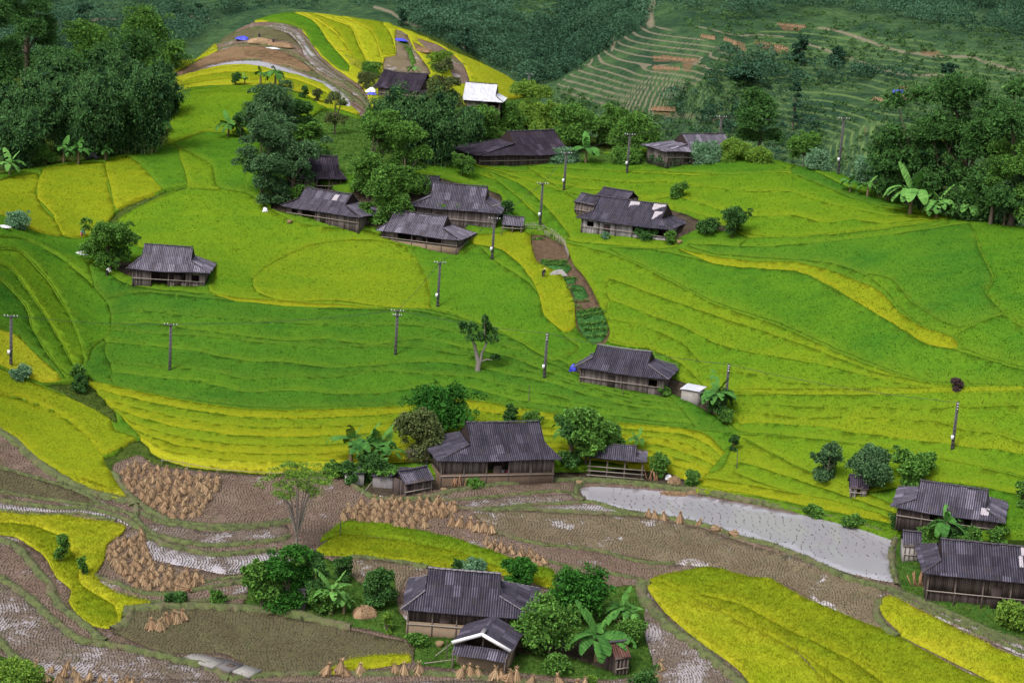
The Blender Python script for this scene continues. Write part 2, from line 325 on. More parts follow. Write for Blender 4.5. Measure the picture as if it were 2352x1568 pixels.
fd('mud','mg',z1([(760,1115),(1000,1098),(1500,1112),(1900,1150),(2129,1230),(2350,1280),(2500,1310),(2560,1360),(2500,1400),(2129,1430),(1980,1488),(1600,1495),(1500,1440),(1350,1370),(1000,1365),(700,1240)]))
fd('mud','mt',z2([(1000,398),(1300,395),(1500,405),(2100,430),(2352,475)])+[(1620,1212),(1750,1258),(1880,1298),(2035,1350),(2012,1395),(2055,1448),(1900,1388),(1800,1335),(1640,1298),(1550,1290)]+z2([(1900,670),(1620,630),(1280,575),(1130,520)]))
fd('mud','mt',z2([(170,705),(550,750),(690,780),(560,830),(480,980),(280,960),(180,900)]))
fd('mud','wm',z2([(900,375),(1180,385),(1350,355),(1640,345),(1700,300),(1640,275),(1400,290),(1100,310)]))
fd('mud','wt',z2([(1300,378),(1450,362),(1700,348),(1850,350),(2040,408),(1800,408),(1500,392)]))
fd('mud','wm',[(1480,1345),(1560,1425),(1640,1490),(1720,1550),(1750,1600),(1560,1600),(1480,1520),(1430,1440)])
fd('mud','wm',[(-150,1545),(760,1560),(1100,1555),(1400,1565),(1400,1640),(-150,1640)])
fd('mud','wm',[(2110,1350),(2200,1385),(2352,1440),(2600,1500),(2600,1560),(2352,1500),(2200,1435),(2120,1395)])
fd('water','wa',[(1332,1112),(1380,1106),(1500,1112),(1600,1122),(1760,1156),(1900,1186),(2062,1230),(2046,1262),(2054,1335),(1960,1322),(1850,1285),(1720,1240),(1640,1210),(1560,1190),(1480,1172),(1420,1162),(1350,1142)])
# yards
fd('grass','gr',[(2062,1228),(2130,1215),(2352,1270),(2600,1280),(2600,1500),(2352,1468),(2200,1408),(2070,1345),(2058,1300)])
fd('yard','ya',[(840,1110),(900,1085),(1000,1090),(1300,1075),(1500,1070),(1600,1100),(1590,1120),(1500,1108),(1340,1100),(1150,1110),(1000,1120),(860,1140)])
fd('grass','gr',[(560,1380),(600,1300),(740,1270),(830,1330),(900,1300),(920,1400),(1000,1450),(1200,1460),(1380,1350),(1480,1340),(1480,1440),(1500,1530),(1400,1555),(1200,1540),(960,1520),(950,1470),(850,1440),(700,1420),(600,1398)])
fd('yard','ya',[(1190,1440),(1400,1460),(1440,1540),(1300,1500),(1180,1490)])
fd('grass','gr',[(-100,1480),(40,1510),(120,1545),(200,1600),(-100,1640)])
fd('yard','ya',[(620,470),(640,485),(760,505),(860,520),(960,556),(1050,560),(1075,515),(1140,480),(1150,440),(1000,400),(860,390),(800,440),(690,400)])
fd('yard','ya',[(1320,470),(1330,500),(1450,535),(1540,552),(1600,525),(1690,530),(1700,518),(1620,500),(1500,460),(1380,440)])
fd('yard','ya',[(235,600),(290,630),(380,652),(460,655),(478,630),(400,605),(260,590)])
fd('yard','ya',[(1300,835),(1330,858),(1430,882),(1530,898),(1590,925),(1640,950),(1640,900),(1560,865),(1400,835)])
# bright beds of the bottom flats
fd('lowyellow','yl',[(-100,1165),(0,1175),(60,1180),(150,1182),(250,1195),(289,1206),(280,1222),(246,1245),(236,1290),(214,1320),(260,1355),(348,1380),(285,1398),(275,1430),(235,1438),(190,1420),(160,1380),(165,1350),(130,1320),(100,1270),(40,1230),(0,1222),(-100,1215)])
fd('lowyellow','ly',[(-100,1190),(0,1198),(80,1205),(140,1230),(180,1290),(185,1340),(260,1385),(270,1425),(235,1436),(192,1418),(162,1380),(167,1350),(132,1320),(102,1270),(42,1229),(-100,1213)])
fd('midyellow','lm',[(735,1240),(778,1200),(792,1193),(870,1196),(990,1221),(1050,1236),(1180,1280),(1270,1306),(1272,1330),(1170,1305),(1050,1262),(920,1235),(800,1222)])
fd('midyellow','ly',[(728,1262),(760,1235),(800,1224),(920,1238),(1050,1264),(1170,1308),(1276,1332),(1280,1352),(1180,1320),(1000,1296),(850,1276),(745,1270)])
fd('rightyellow','ly',[(1492,1330),(1600,1300),(1650,1300),(1720,1320),(1770,1325),(1850,1370),(1950,1410),(2062,1456),(2200,1530),(2300,1572),(2400,1640),(1990,1640),(1900,1560),(1820,1480),(1700,1420),(1600,1370)])
fd('rightyellow','yl',[(1488,1345),(1520,1335),(1600,1372),(1700,1424),(1820,1484),(1900,1564),(1990,1640),(1780,1640),(1700,1535),(1600,1462),(1530,1402)])
fd('rightyellow','ly',[(1600,1365),(1700,1385),(1800,1440),(1950,1510),(2050,1580),(2150,1640),(2050,1640),(1960,1580),(1820,1482),(1700,1422)])
fd('rightyellow','yl',[(2018,1385),(2040,1362),(2070,1375),(2150,1415),(2250,1465),(2352,1510),(2500,1560),(2500,1640),(2400,1610),(2300,1570),(2200,1520),(2072,1456),(2060,1440),(2030,1410)])
fd('midyellow','yl',[(750,1540),(800,1512),(850,1505),(940,1500),(945,1515),(850,1530),(760,1545)])
# hillside behind the hamlet
fd('grass','gr',[(740,250),(830,270),(860,250),(1000,200),(1215,212),(1260,200),(1300,330),(1400,350),(1700,330),(1640,372),(1500,378),(1300,370),(1060,372),(930,390),(800,400),(690,350),(690,300)])
fd('grass','gr',[(1640,372),(1680,345),(1760,345),(1820,370),(1900,350),(2010,395),(2200,480),(2550,515),(2550,440),(2000,330),(1700,300),(1500,330),(1500,360)])
# the round hill
fd('knoll','yl',[(372,232),(380,140),(410,98),(430,88),(470,68),(520,48),(560,36),(588,30),(648,20),(740,22),(830,34),(900,56),(980,86),(1040,116),(1110,146),(1176,182),(1220,216),(1060,240),(860,262),(780,250),(760,232),(700,200),(600,192),(500,192),(440,198)])
fd('knollbeds','mu',[(380,150),(400,122),(440,98),(500,75),(560,55),(600,48),(650,50),(690,62),(712,95),(745,138),(790,172),(830,195),(850,235),(856,268),(838,268),(805,240),(770,212),(720,190),(650,160),(590,148),(520,148),(470,158),(400,175)])
bands_between('knollbeds', ['mu','mg','mu','mt','mg','mu'], [(385,142),(440,98),(520,68),(600,48),(690,62),(745,138),(830,195),(852,240)], [(400,168),(470,152),(540,138),(600,140),(650,152),(720,186),(800,225),(850,262)])
fd('knollbeds','kw',[(600,60),(640,56),(678,66),(700,92),(714,114),(745,147),(780,174),(800,184),(780,184),(730,158),(702,130),(688,100),(660,74),(620,63)])
fd('knollbeds','ks',[(405,168),(430,155),(490,122),(540,107),(600,106),(650,120),(690,140),(720,162),(690,160),(650,148),(590,136),(540,135),(470,150),(420,168)])
fd('knoll','yl',[(388,160),(430,132),(480,106),(498,105),(500,116),(460,135),(412,160),(395,170)])
fd('water','wa',[(468,152),(520,139),(588,135),(620,141),(650,150),(700,168),(750,185),(780,203),(803,223),(806,243),(793,243),(774,215),(748,197),(700,180),(650,166),(610,154),(560,147),(500,149)])
fd('knoll','yl',[(376,222),(400,205),(430,175),(500,156),(560,150),(620,158),(680,170),(740,190),(772,220),(776,240),(765,252),(735,240),(700,208),(600,195),(500,195),(440,200),(400,218)])
fd('knoll','ly',[(405,200),(440,178),(520,164),(600,166),(690,185),(750,212),(765,240),(740,232),(690,200),(600,182),(520,180),(440,192)])
fd('knoll','gm',[(560,38),(588,30),(650,24),(690,33),(725,50),(745,80),(765,108),(788,132),(804,152),(800,165),(780,160),(750,135),(715,98),(700,72),(680,58),(640,50),(590,46)])
fd('knoll','yl',[(694,30),(730,48),(770,75),(797,108),(802,118),(776,114),(752,92),(736,66),(715,44)])
fd('knoll','ly',[(700,26),(760,44),(806,62),(822,100),(842,140),(852,158),(826,158),(812,132),(800,112),(778,74),(738,46)])
fd('knoll','yl',[(742,25),(800,43),(852,70),(866,98),(874,130),(880,160),(858,158),(842,136),(826,100),(810,62),(768,42)])
fd('knoll','ly',[(800,30),(870,48),(896,75),(906,100),(908,124),(878,124),(868,96),(856,70),(812,46)])
fd('knollbeds','mt',[(908,66),(935,78),(950,110),(975,140),(990,170),(930,170),(880,160),(884,130),(908,126)])
fd('knollbeds','gr',[(915,88),(934,92),(948,112),(956,145),(944,145),(934,112)])
fd('knollbeds','mu',[(955,86),(1000,98),(1040,122),(1068,152),(1078,190),(1045,190),(1030,152),(1000,122),(970,104)])
fd('knollbeds','ks',[(948,96),(985,116),(985,124),(972,122),(955,112)])
# ---------------------------------------------------------------- bed materials
RICE = {'dk': ((0.0272, 0.0938, 0.011), (0.0466, 0.127, 0.011)), 'd2': ((0.032, 0.1049, 0.011), (0.0563, 0.1398, 0.011)), 'gm': ((0.0388, 0.1159, 0.01), (0.066, 0.1509, 0.01)), 'l3': ((0.0582, 0.1398, 0.009), (0.0854, 0.1638, 0.009)), 'lm': ((0.0679, 0.1472, 0.009), (0.0989, 0.1711, 0.009)), 'l2': ((0.0854, 0.1582, 0.009), (0.1183, 0.1785, 0.009)), 'ly': ((0.1115, 0.1693, 0.008), (0.1533, 0.1932, 0.009)), 'yl': ((0.172,0.222,0.008),(0.235,0.262,0.016))}
def rice_mat(k):
    a, b = RICE[k]; m, nt, bs = new_mat('rice_'+k); p = wpos(nt)
    big = ramp(nt, noise(nt, 0.10, 3, 0.55, p), [(0.32,0.0),(0.68,1.0)])
    c = mixc(nt, big, a, b)
    mid = noise(nt, 0.9, 3, 0.7, p)
    c = mixc(nt, mth(nt,'MULTIPLY',ramp(nt, mid, [(0.45,0.0),(0.75,1.0)]),0.22), c, tuple(x*0.7 for x in a))
    st_ = N(nt,'ShaderNodeMapping'); st_.inputs['Scale'].default_value = (.12,.5,.5); st_.inputs['Rotation'].default_value = (0,0,.25); nt.links.new(p, st_.inputs[0])
    c = mixc(nt, mth(nt,'MULTIPLY', ramp(nt, noise(nt, 1.0, 4, 0.6, st_.outputs[0]), [(0.40,0.0),(0.70,1.0)]), .45), c, tuple(x*y for x, y in zip(b, (1.25,1.08,1.0))))
    c = mixc(nt, 1.0, c, ramp(nt, noise(nt, 4.5, 3, 0.75, p), [(0.36,0.62),(0.5,1.0),(0.68,1.25)]), 'MULTIPLY')
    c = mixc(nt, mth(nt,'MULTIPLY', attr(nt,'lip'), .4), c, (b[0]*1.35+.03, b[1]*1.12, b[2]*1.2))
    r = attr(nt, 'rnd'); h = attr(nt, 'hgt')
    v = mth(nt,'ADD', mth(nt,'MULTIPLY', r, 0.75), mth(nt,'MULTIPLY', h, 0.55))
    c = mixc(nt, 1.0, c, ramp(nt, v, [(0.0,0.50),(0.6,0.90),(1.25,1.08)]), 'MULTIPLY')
    c = mixc(nt, mth(nt,'MULTIPLY', ramp(nt, r, [(0.8,0.0),(1.0,1.0)]), 0.5), c, (0.34,0.36,0.05))
    nt.links.new(c, bs.inputs["Base Color"]); bs.inputs["Roughness"].default_value = 1; bs.inputs["Specular IOR Level"].default_value = 0.0
    return m
def grass_mat(k, a, b2, s=1.2):
    m, nt, bs = new_mat(k); p = wpos(nt)
    c = mixc(nt, ramp(nt, noise(nt, s, 5, 0.7, p), [(0.35,0.0),(0.65,1.0)]), a, b2)
    c = mixc(nt, ramp(nt, noise(nt, 9, 2, 0.6, p), [(0.4,0.0),(0.62,0.6)]), c, tuple(x*0.4 for x in a))
    c = mixc(nt, 1.0, c, ramp(nt, attr(nt,'rnd'), [(0,0.7),(1,1.0)]), 'MULTIPLY')
    nt.links.new(c, bs.inputs["Base Color"]); bs.inputs["Roughness"].default_value = 1; bs.inputs["Specular IOR Level"].default_value = 0.0
    bump(nt, bs, noise(nt, 3.0, 5, 0.75, p), 1.0, 0.35)
    return m
def mud_mat(k, a, b2, wet, wetc=(0.16,0.14,0.15)):
    """cut paddy: clods, stubble stains and, where wet, a film of standing water"""
    m, nt, bs = new_mat(k); p = wpos(nt)
    c = mixc(nt, ramp(nt, noise(nt, 0.25, 4, 0.65, p), [(0.35,0.0),(0.65,1.0)]), a, b2)
    c = mixc(nt, ramp(nt, noise(nt, 6, 3, 0.7, p), [(0.42,0.0),(0.62,0.8)]), c, tuple(x*0.45 for x in a))
    c = mixc(nt, ramp(nt, noise(nt, 0.45, 4, 0.7, p), [(0.55,0.0),(0.66,.45)]), c, (.070,.082,.034))
    w = noise(nt, 0.22, 5, 0.62, p); w2 = noise(nt, 2.6, 3, 0.7, p)
    f = ramp(nt, mth(nt,'ADD', mth(nt,'MULTIPLY', w, 0.75), mth(nt,'MULTIPLY', w2, 0.25)), [(0.66-wet*0.36,0.0),(0.70-wet*0.36,1.0)])
    c = mixc(nt, f, c, wetc)
    nt.links.new(c, bs.inputs["Base Color"])
    nt.links.new(mth(nt,'SUBTRACT', 0.85, mth(nt,'MULTIPLY', f, 0.78)), bs.inputs["Roughness"]); nt.links.new(mth(nt,'MULTIPLY', f, 0.5), bs.inputs["Specular IOR Level"])
    hb = mth(nt,'MULTIPLY', noise(nt, 4.0, 4, 0.7, p), mth(nt,'SUBTRACT', 1.0, f))
    bump(nt, bs, hb, 0.9, 0.15)
    return m
def water_mat():
    m, nt, bs = new_mat('paddy_water'); p = wpos(nt)
    c = mixc(nt, noise(nt, 0.15, 3, 0.6, p), (0.20,0.195,0.215), (0.24,0.235,0.26))
    nt.links.new(c, bs.inputs["Base Color"]); bs.inputs["Roughness"].default_value = 0.03; bs.inputs["IOR"].default_value = 1.36
    bs.inputs["Specular IOR Level"].default_value = 0.6
    bump(nt, bs, noise(nt, 1.5, 2, 0.5, p), 0.03, 0.02)
    return m
MATS = {k: rice_mat(k) for k in RICE}
MATS.update(gb=grass_mat('bank_grass',(0.045,0.085,0.016),(0.09,0.12,0.025)), gr=grass_mat('yard_grass',(0.045,0.12,0.022),(0.10,0.17,0.03)),
  gd=grass_mat('garden_green',(0.03,0.11,0.03),(0.07,0.17,0.04),2.5), so=grass_mat('garden_soil',(0.09,0.055,0.040),(0.15,0.11,0.07),1.5),
  ya=grass_mat('yard_earth',(0.050,0.040,0.032),(0.10,0.080,0.055),0.9),
  mu=mud_mat('mud_brown',(0.135,0.092,0.074),(0.180,0.134,0.110),0.22,(.22,.195,.20)), wt=mud_mat('mud_flooded',(0.15,0.122,0.115),(0.21,0.18,0.18),0.80,(0.27,0.25,0.27)),
  wm=mud_mat('mud_wet',(0.130,0.100,0.082),(0.18,0.148,0.128),0.42,(0.235,0.21,0.22)), mg=mud_mat('mud_olive',(0.085,0.075,0.040),(0.105,0.100,0.055),0.0),
  mt=mud_mat('mud_tan',(0.130,0.102,0.066),(0.168,0.138,0.094),0.25,(.28,.26,.27)), wa=water_mat(),
  kw=mud_mat('mud_pale',(0.14,0.112,0.098),(0.19,0.16,0.145),0.45,(0.24,0.22,0.23)), ks=mud_mat('mud_straw',(0.15,0.095,0.055),(0.22,0.145,0.085),0.0))
# ---------------------------------------------------------------- beds -> one shared triangulation
def smooth_poly(pts, step=9.0, jit=0.0):
    P = np.asarray(pts, float); n = len(P); out = []
    for i in range(n):
        a, b, c, d = P[i-1], P[i], P[(i+1)%n], P[(i+2)%n]
        L = np.hypot(*(c-b)); k = max(1, int(L/step))
        if L < 1: continue
        for t in np.arange(k)/k:
            q = 0.5*((2*b)+(-a+c)*t+(2*a-5*b+4*c-d)*t*t+(-a+3*b-3*c+d)*t**3)
            lin = b*(1-t)+c*t; out.append(lin*0.4+q*0.6)
    out = np.array(out)
    if jit: out = out + rng.normal(0, jit, out.shape)*[1.6,0.6]
    return out
def inside(poly, P):
    x, y = P[:,0], P[:,1]; r = np.zeros(len(P), bool); n = len(poly); bx0,by0 = poly.min(0); bx1,by1 = poly.max(0)
    idx = np.nonzero((x>=bx0)&(x<=bx1)&(y>=by0)&(y<=by1))[0]
    if not len(idx): return r
    xs, ys = x[idx], y[idx]; c = np.zeros(len(idx), bool)
    for i in range(n):
        x1,y1 = poly[i-1]; x2,y2 = poly[i]
        if y1 == y2: continue
        m = ((y1>ys)!=(y2>ys)) & (xs < (x2-x1)*(ys-y1)/(y2-y1)+x1); c ^= m
    r[idx] = c; return r
def ground_xy(P):
    H = SURF.hit(P); return H[:,:2]
POLY = []
for zone, mat, pts, k in FD:
    big = zone in ('mid',) 
    s = smooth_poly(pts, 30 if big else 11, 0.0 if big else 0.35)
    POLY.append(ground_xy(s))
# level the pads of yards and paddies a little: done on the shared height grid
gx = SURF.x0+np.arange(SURF.nx)*SURF.st; gy = SURF.y0+np.arange(SURF.ny)*SURF.st
GX, GY = np.meshgrid(gx, gy); GP = np.stack([GX.ravel(), GY.ravel()], 1)
def blur(A, n):
    for _ in range(n):
        A = (np.roll(A,1,0)+A+np.roll(A,-1,0))/3; A = (np.roll(A,1,1)+A+np.roll(A,-1,1))/3
    return A
for (zone, mat, pts, k), pw in zip(FD, POLY):
    if mat in ('wa','wt') and zone in ('water','mud'):
        m = inside(pw, GP).reshape(SURF.Z.shape)
        if m.sum() < 6: continue
        z0 = np.median(SURF_RAW[m]); f = np.clip(blur(m.astype(float), 1)*1.6, 0, 1)
        SURF.Z = SURF.Z*(1-f)+z0*f if pts[0][1] > 600 else SURF.Z
ALL = []; EDG = []; n0 = 0
wedge = np.array([[-42-8,140],[-42-8,150],[-165,480],[165,480],[50,150],[50,140]], float)
def clipx(P): return np.stack([np.clip(P[:,0], -172, 172), np.clip(P[:,1], 142, 478)], 1)
for pw in POLY:
    q = clipx(pw); keep = [0]
    for i in range(1, len(q)):
        if np.hypot(*(q[i]-q[keep[-1]])) > 0.05: keep.append(i)
    q = q[keep]; n = len(q); ALL.append(q); EDG += [(n0+i, n0+(i+1)%n) for i in range(n)]; n0 += n
GS = 1.25
gx2, gy2 = np.meshgrid(np.arange(-172,172,GS), np.arange(140,480,GS)); G = np.stack([gx2.ravel(), gy2.ravel()], 1)+rng.uniform(-.3,.3,(gx2.size,2))
G = G[(np.abs(G[:,0]) < G[:,1]*0.268*1.34+12)]
pts_all = np.concatenate(ALL+[G])
res = delaunay_2d_cdt([Vector(p) for p in pts_all], EDG, [], 0, 0.01)
CV = np.array([tuple(v) for v in res[0]]); CF = np.array([f for f in res[2] if len(f) == 3], dtype=np.int32)
e1 = CV[CF[:,1]]-CV[CF[:,0]]; e2 = CV[CF[:,2]]-CV[CF[:,0]]; ar = (e1[:,0]*e2[:,1]-e1[:,1]*e2[:,0])
CF[ar<0] = CF[ar<0][:,::-1]; CF = CF[np.abs(ar) > 1e-6]
CC = CV[CF].mean(1)
ok = (np.abs(CC[:,0]) < CC[:,1]*0.268*1.34+11); CF = CF[ok]; CC = CC[ok]
LAB = np.full(len(CF), -1)
for i, pw in enumerate(POLY): LAB[inside(clipx(pw), CC)] = i
# ---------------------------------------------------------------- terrace profile: each bed is tilted a little, high at its lower lip
rs = 0.5; rx = np.arange(-172,172,rs); ry = np.arange(140,480,rs); RX, RY = np.meshgrid(rx, ry)
RL = np.full(RX.shape, -1); RP = np.stack([RX.ravel(), RY.ravel()], 1)
for i, pw in enumerate(POLY):
    m = inside(clipx(pw), RP).reshape(RX.shape); RL[m] = i
AMP = {k_: .27 for k_ in RICE}
OFFG = {}; LIPG = {}
for i, (zone, mat, pts, k) in enumerate(FD):
    if mat not in AMP: continue
    m = RL == i
    if m.sum() < 4: continue
    j0, j1 = np.nonzero(m.any(1))[0][[0,-1]]; i0, i1 = np.nonzero(m.any(0))[0][[0,-1]]
    j0 = max(0,j0-3); i0 = max(0,i0-3); j1 = min(m.shape[0]-1, j1+3); i1 = min(m.shape[1]-1, i1+3)
    mm = m[j0:j1+1, i0:i1+1]; H = np.zeros(mm.shape)
    dn = np.zeros(mm.shape); upd = np.zeros(mm.shape)
    for r in range(1, mm.shape[0]): dn[r] = np.where(mm[r], dn[r-1]+rs, 0)
    for r in range(mm.shape[0]-2, -1, -1): upd[r] = np.where(mm[r], upd[r+1]+rs, 0)
    lip = np.exp(-dn/3.0); back = np.exp(-upd/3.0)
    A = AMP[mat]*{'knoll':.6,'dark':.45,'right':.6}.get(zone,1)*{'dark':.45,'right':.35,'centre':.3,'knoll':.8}.get(zone,1); H = A*(lip-back*0.9)
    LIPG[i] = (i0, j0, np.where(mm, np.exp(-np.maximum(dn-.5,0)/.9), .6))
    w = mm.astype(float); Hs = H*w
    for _ in range(5):
        Hs = (np.roll(Hs,1,1)+Hs+np.roll(Hs,-1,1))/3; w = (np.roll(w,1,1)+w+np.roll(w,-1,1))/3
    for _ in range(2):
        Hs = (np.roll(Hs,1,0)+Hs+np.roll(Hs,-1,0))/3; w = (np.roll(w,1,0)+w+np.roll(w,-1,0))/3
    OFFG[i] = (i0, j0, np.where(w > 1e-3, Hs/np.maximum(w,1e-3), 0))
LOW = {'mu':-.25,'wt':-.3,'wm':-.28,'mg':-.2,'mt':-.22,'wa':-.3,'kw':-.05,'ks':0.0,'gb':-.35,'gr':-.35,'gd':-.3,'so':-.45,'ya':-.55}
def sines(x, y):
    return 0.5*np.sin(x*0.9+np.sin(y*0.7)*1.7)+0.5*np.sin(y*1.1+np.sin(x*0.6+2)*1.9)
def bed_z(i, x, y):
    x = np.asarray(x, float); y = np.asarray(y, float); z = SURF(x, y)
    if i < 0: return z-0.5+0.1*sines(x,y)
    mat = FD[i][1]
    if mat in AMP:
        z = z+0.06*sines(x*1.3, y*1.1)
        if i in OFFG:
            i0, j0, H = OFFG[i]; a = np.clip(((x-rx[0])/rs).round().astype(int)-i0, 0, H.shape[1]-1); b = np.clip(((y-ry[0])/rs).round().astype(int)-j0, 0, H.shape[0]-1)
            z = z+H[b,a]
        return z
    z = z+LOW[mat]
    if mat in ('gb','gr','ya','so','gd'): z = z+0.12*sines(x*1.2,y*1.4)
    return z
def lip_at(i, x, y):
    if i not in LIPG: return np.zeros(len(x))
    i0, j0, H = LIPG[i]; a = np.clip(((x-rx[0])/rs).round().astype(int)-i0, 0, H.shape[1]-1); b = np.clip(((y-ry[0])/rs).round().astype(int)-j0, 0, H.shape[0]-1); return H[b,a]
def top_at(x, y):
    """height of whatever bed lies at x, y"""
    a = int(np.clip(round((x-rx[0])/rs), 0, RL.shape[1]-1)); b = int(np.clip(round((y-ry[0])/rs), 0, RL.shape[0]-1))
    return float(bed_z(RL[b,a], np.array([x]), np.array([y]))[0])
# ---------------------------------------------------------------- rice clumps
def clumps(P, z, k, h=0.42, w=0.10, spread=0.2):
    """P (n,2) roots, z top height -> triangles leaning outwards; k blades each"""
    n = len(P); a = rng.uniform(0, 2*np.pi, (n,k)); rr = rng.uniform(0.02, spread, (n,k)); hh = h*rng.uniform(.6,1.15,(n,k))
    bx = P[:,0:1]+np.cos(a)*rr*.4; by = P[:,1:2]+np.sin(a)*rr*.4; tx = P[:,0:1]+np.cos(a)*(rr+.1); ty = P[:,1:2]+np.sin(a)*(rr+.1)
    t = rng.uniform(0, np.pi, (n,k)); dx = np.cos(t)*w/2*rng.uniform(.7,1.3,(n,k)); dy = np.sin(t)*w/2
    zb = (z-0.22)[:,None]*np.ones((1,k)); zt = z[:,None]-0.22+hh
    V = np.stack([np.stack([bx-dx,by-dy,zb],-1), np.stack([bx+dx,by+dy,zb],-1), np.stack([tx+dx*.6,ty+dy*.6,zt],-1), np.stack([tx-dx*.6,ty-dy*.6,zt],-1)], 2).reshape(-1,3)
    F = np.arange(len(V)).reshape(-1,4)
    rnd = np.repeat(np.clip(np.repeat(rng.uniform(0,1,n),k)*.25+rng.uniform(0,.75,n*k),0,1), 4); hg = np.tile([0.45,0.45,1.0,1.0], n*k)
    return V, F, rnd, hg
ZONES = {
 'mid': ('rice_crop','green rice filling the gaps between the traced terraces of the middle slope'),
 'crest': ('rice_crop','bright green rice on the shoulder below the round yellow hill'),
 'leftyellow': ('rice_crop','yellowing rice in three beds below the dark bamboo grove'),
 'centre': ('rice_crop','lime green rice beds around the four clustered farmhouses'),
 'dark': ('rice_crop','dark green rice in the wide hollow where the lone twisted tree stands'),
 'right': ('rice_crop','long curving green rice beds beside the house with pale roof sheets'),
 'spur': ('rice_crop','narrow stepped rice beds on the spur left of the lone farmhouse'),
 'lowleft': ('rice_crop','yellow green rice bank running down to the largest patch of straw shocks'),
 'bands': ('rice_crop','curved yellow and green rice bands behind the farmhouse with the stable'),
 'lowyellow': ('rice_crop','bright yellow rice bed curling round muddy paddies at lower left'),
 'midyellow': ('rice_crop','yellow green rice strip above the lowest farmhouse'),
 'rightyellow': ('rice_crop','bright yellow rice bed spreading below the flooded paddy'),
 'knoll': ('rice_crop','ripe yellow rice terraces wrapped round the hilltop'),
 'grass': ('grass','green grass on the banks and around the yards'),
 'garden': ('vegetable_bed','brown garden strip with green vegetable rows between the rice beds'),
}
STRUCT = {'mud':'paddy_field','water':'paddy_water','yard':'yard_ground','knollbeds':'terrace_ground', None:'ground'}
zone_of = np.array([FD[i][0] if i >= 0 else '' for i in LAB])
dens_k = {'dk':1,'gm':1,'lm':1,'ly':1,'yl':1}
for zone in list(ZONES)+['mud','water','yard','knollbeds','']:
    sel = np.nonzero(zone_of == zone)[0]
    if not len(sel): continue
    labs = np.unique(LAB[sel]); Vs=[]; Fs=[]; Q=[]; mi3=[]; mi4=[]; n=0; rn=[]; hg=[]; lp=[]; mkeys=[]
    for l in labs:
        mk = FD[l][1] if l >= 0 else 'gb'
        if mk not in mkeys: mkeys.append(mk)
        k = mkeys.index(mk); f = CF[LAB == l]; u, inv = np.unique(f, return_inverse=True); inv = inv.reshape(f.shape)
        xy = CV[u]; z = bed_z(l, xy[:,0], xy[:,1]); V = np.c_[xy, z]; Vs.append(V); Fs.append(inv+n); mi3 += [k]*len(f)
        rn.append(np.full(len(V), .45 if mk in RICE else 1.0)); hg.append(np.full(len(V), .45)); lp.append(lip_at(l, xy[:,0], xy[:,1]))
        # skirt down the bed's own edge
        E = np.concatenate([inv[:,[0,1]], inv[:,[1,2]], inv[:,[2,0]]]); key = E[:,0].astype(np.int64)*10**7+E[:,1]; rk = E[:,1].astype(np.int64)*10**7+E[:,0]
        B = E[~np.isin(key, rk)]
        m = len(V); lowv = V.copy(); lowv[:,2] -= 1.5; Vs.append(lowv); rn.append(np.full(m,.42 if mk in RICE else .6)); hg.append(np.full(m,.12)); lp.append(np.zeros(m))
        Q.append(np.stack([B[:,1]+n, B[:,0]+n, B[:,0]+n+m, B[:,1]+n+m], 1)); mi4 += [k]*len(B); n += 2*m
        if mk in RICE or mk in ('gb','gr','gd'):
            a, b, c = CV[f[:,0]], CV[f[:,1]], CV[f[:,2]]; area = np.abs((b-a)[:,0]*(c-a)[:,1]-(b-a)[:,1]*(c-a)[:,0])/2
            cc = (a+b+c)/3; d = np.hypot(cc[:,0], cc[:,1])
            den = np.where(d<215, 22.0, np.where(d<260, 9.0, 5.5)); kb = 4
            if mk in ('gb','gr','gd'): den = den*0.8
            cnt = rng.poisson(area*den); t = np.repeat(np.arange(len(f)), cnt)
            r1 = np.sqrt(rng.uniform(0,1,len(t))); r2 = rng.uniform(0,1,len(t))
            P = a[t]*(1-r1)[:,None]+b[t]*(r1*(1-r2))[:,None]+c[t]*(r1*r2)[:,None]
            P = P[np.abs(P[:,0]) < P[:,1]*.268*1.2+5]
            if len(P):
                zz = bed_z(l, P[:,0], P[:,1]); dd = np.hypot(P[:,0],P[:,1]); wid = 0.045 if np.median(dd) < 230 else 0.07
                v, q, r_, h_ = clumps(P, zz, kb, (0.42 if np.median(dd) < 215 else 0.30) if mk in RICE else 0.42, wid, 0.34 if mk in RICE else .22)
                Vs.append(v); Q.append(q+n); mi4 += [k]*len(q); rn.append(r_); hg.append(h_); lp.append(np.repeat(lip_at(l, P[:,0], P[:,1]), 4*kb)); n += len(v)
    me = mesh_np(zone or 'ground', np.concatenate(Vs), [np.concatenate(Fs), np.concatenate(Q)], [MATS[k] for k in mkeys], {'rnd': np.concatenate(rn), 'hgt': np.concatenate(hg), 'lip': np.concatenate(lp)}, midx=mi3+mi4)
    if zone in ZONES:
        nm, lb = ZONES[zone]; tag(link(nm, me), lb, 'rice' if nm == 'rice_crop' else ('grass' if nm == 'grass' else 'vegetables'), kind='stuff')
    else: tag(link(STRUCT[zone or None], me), kind='structure')
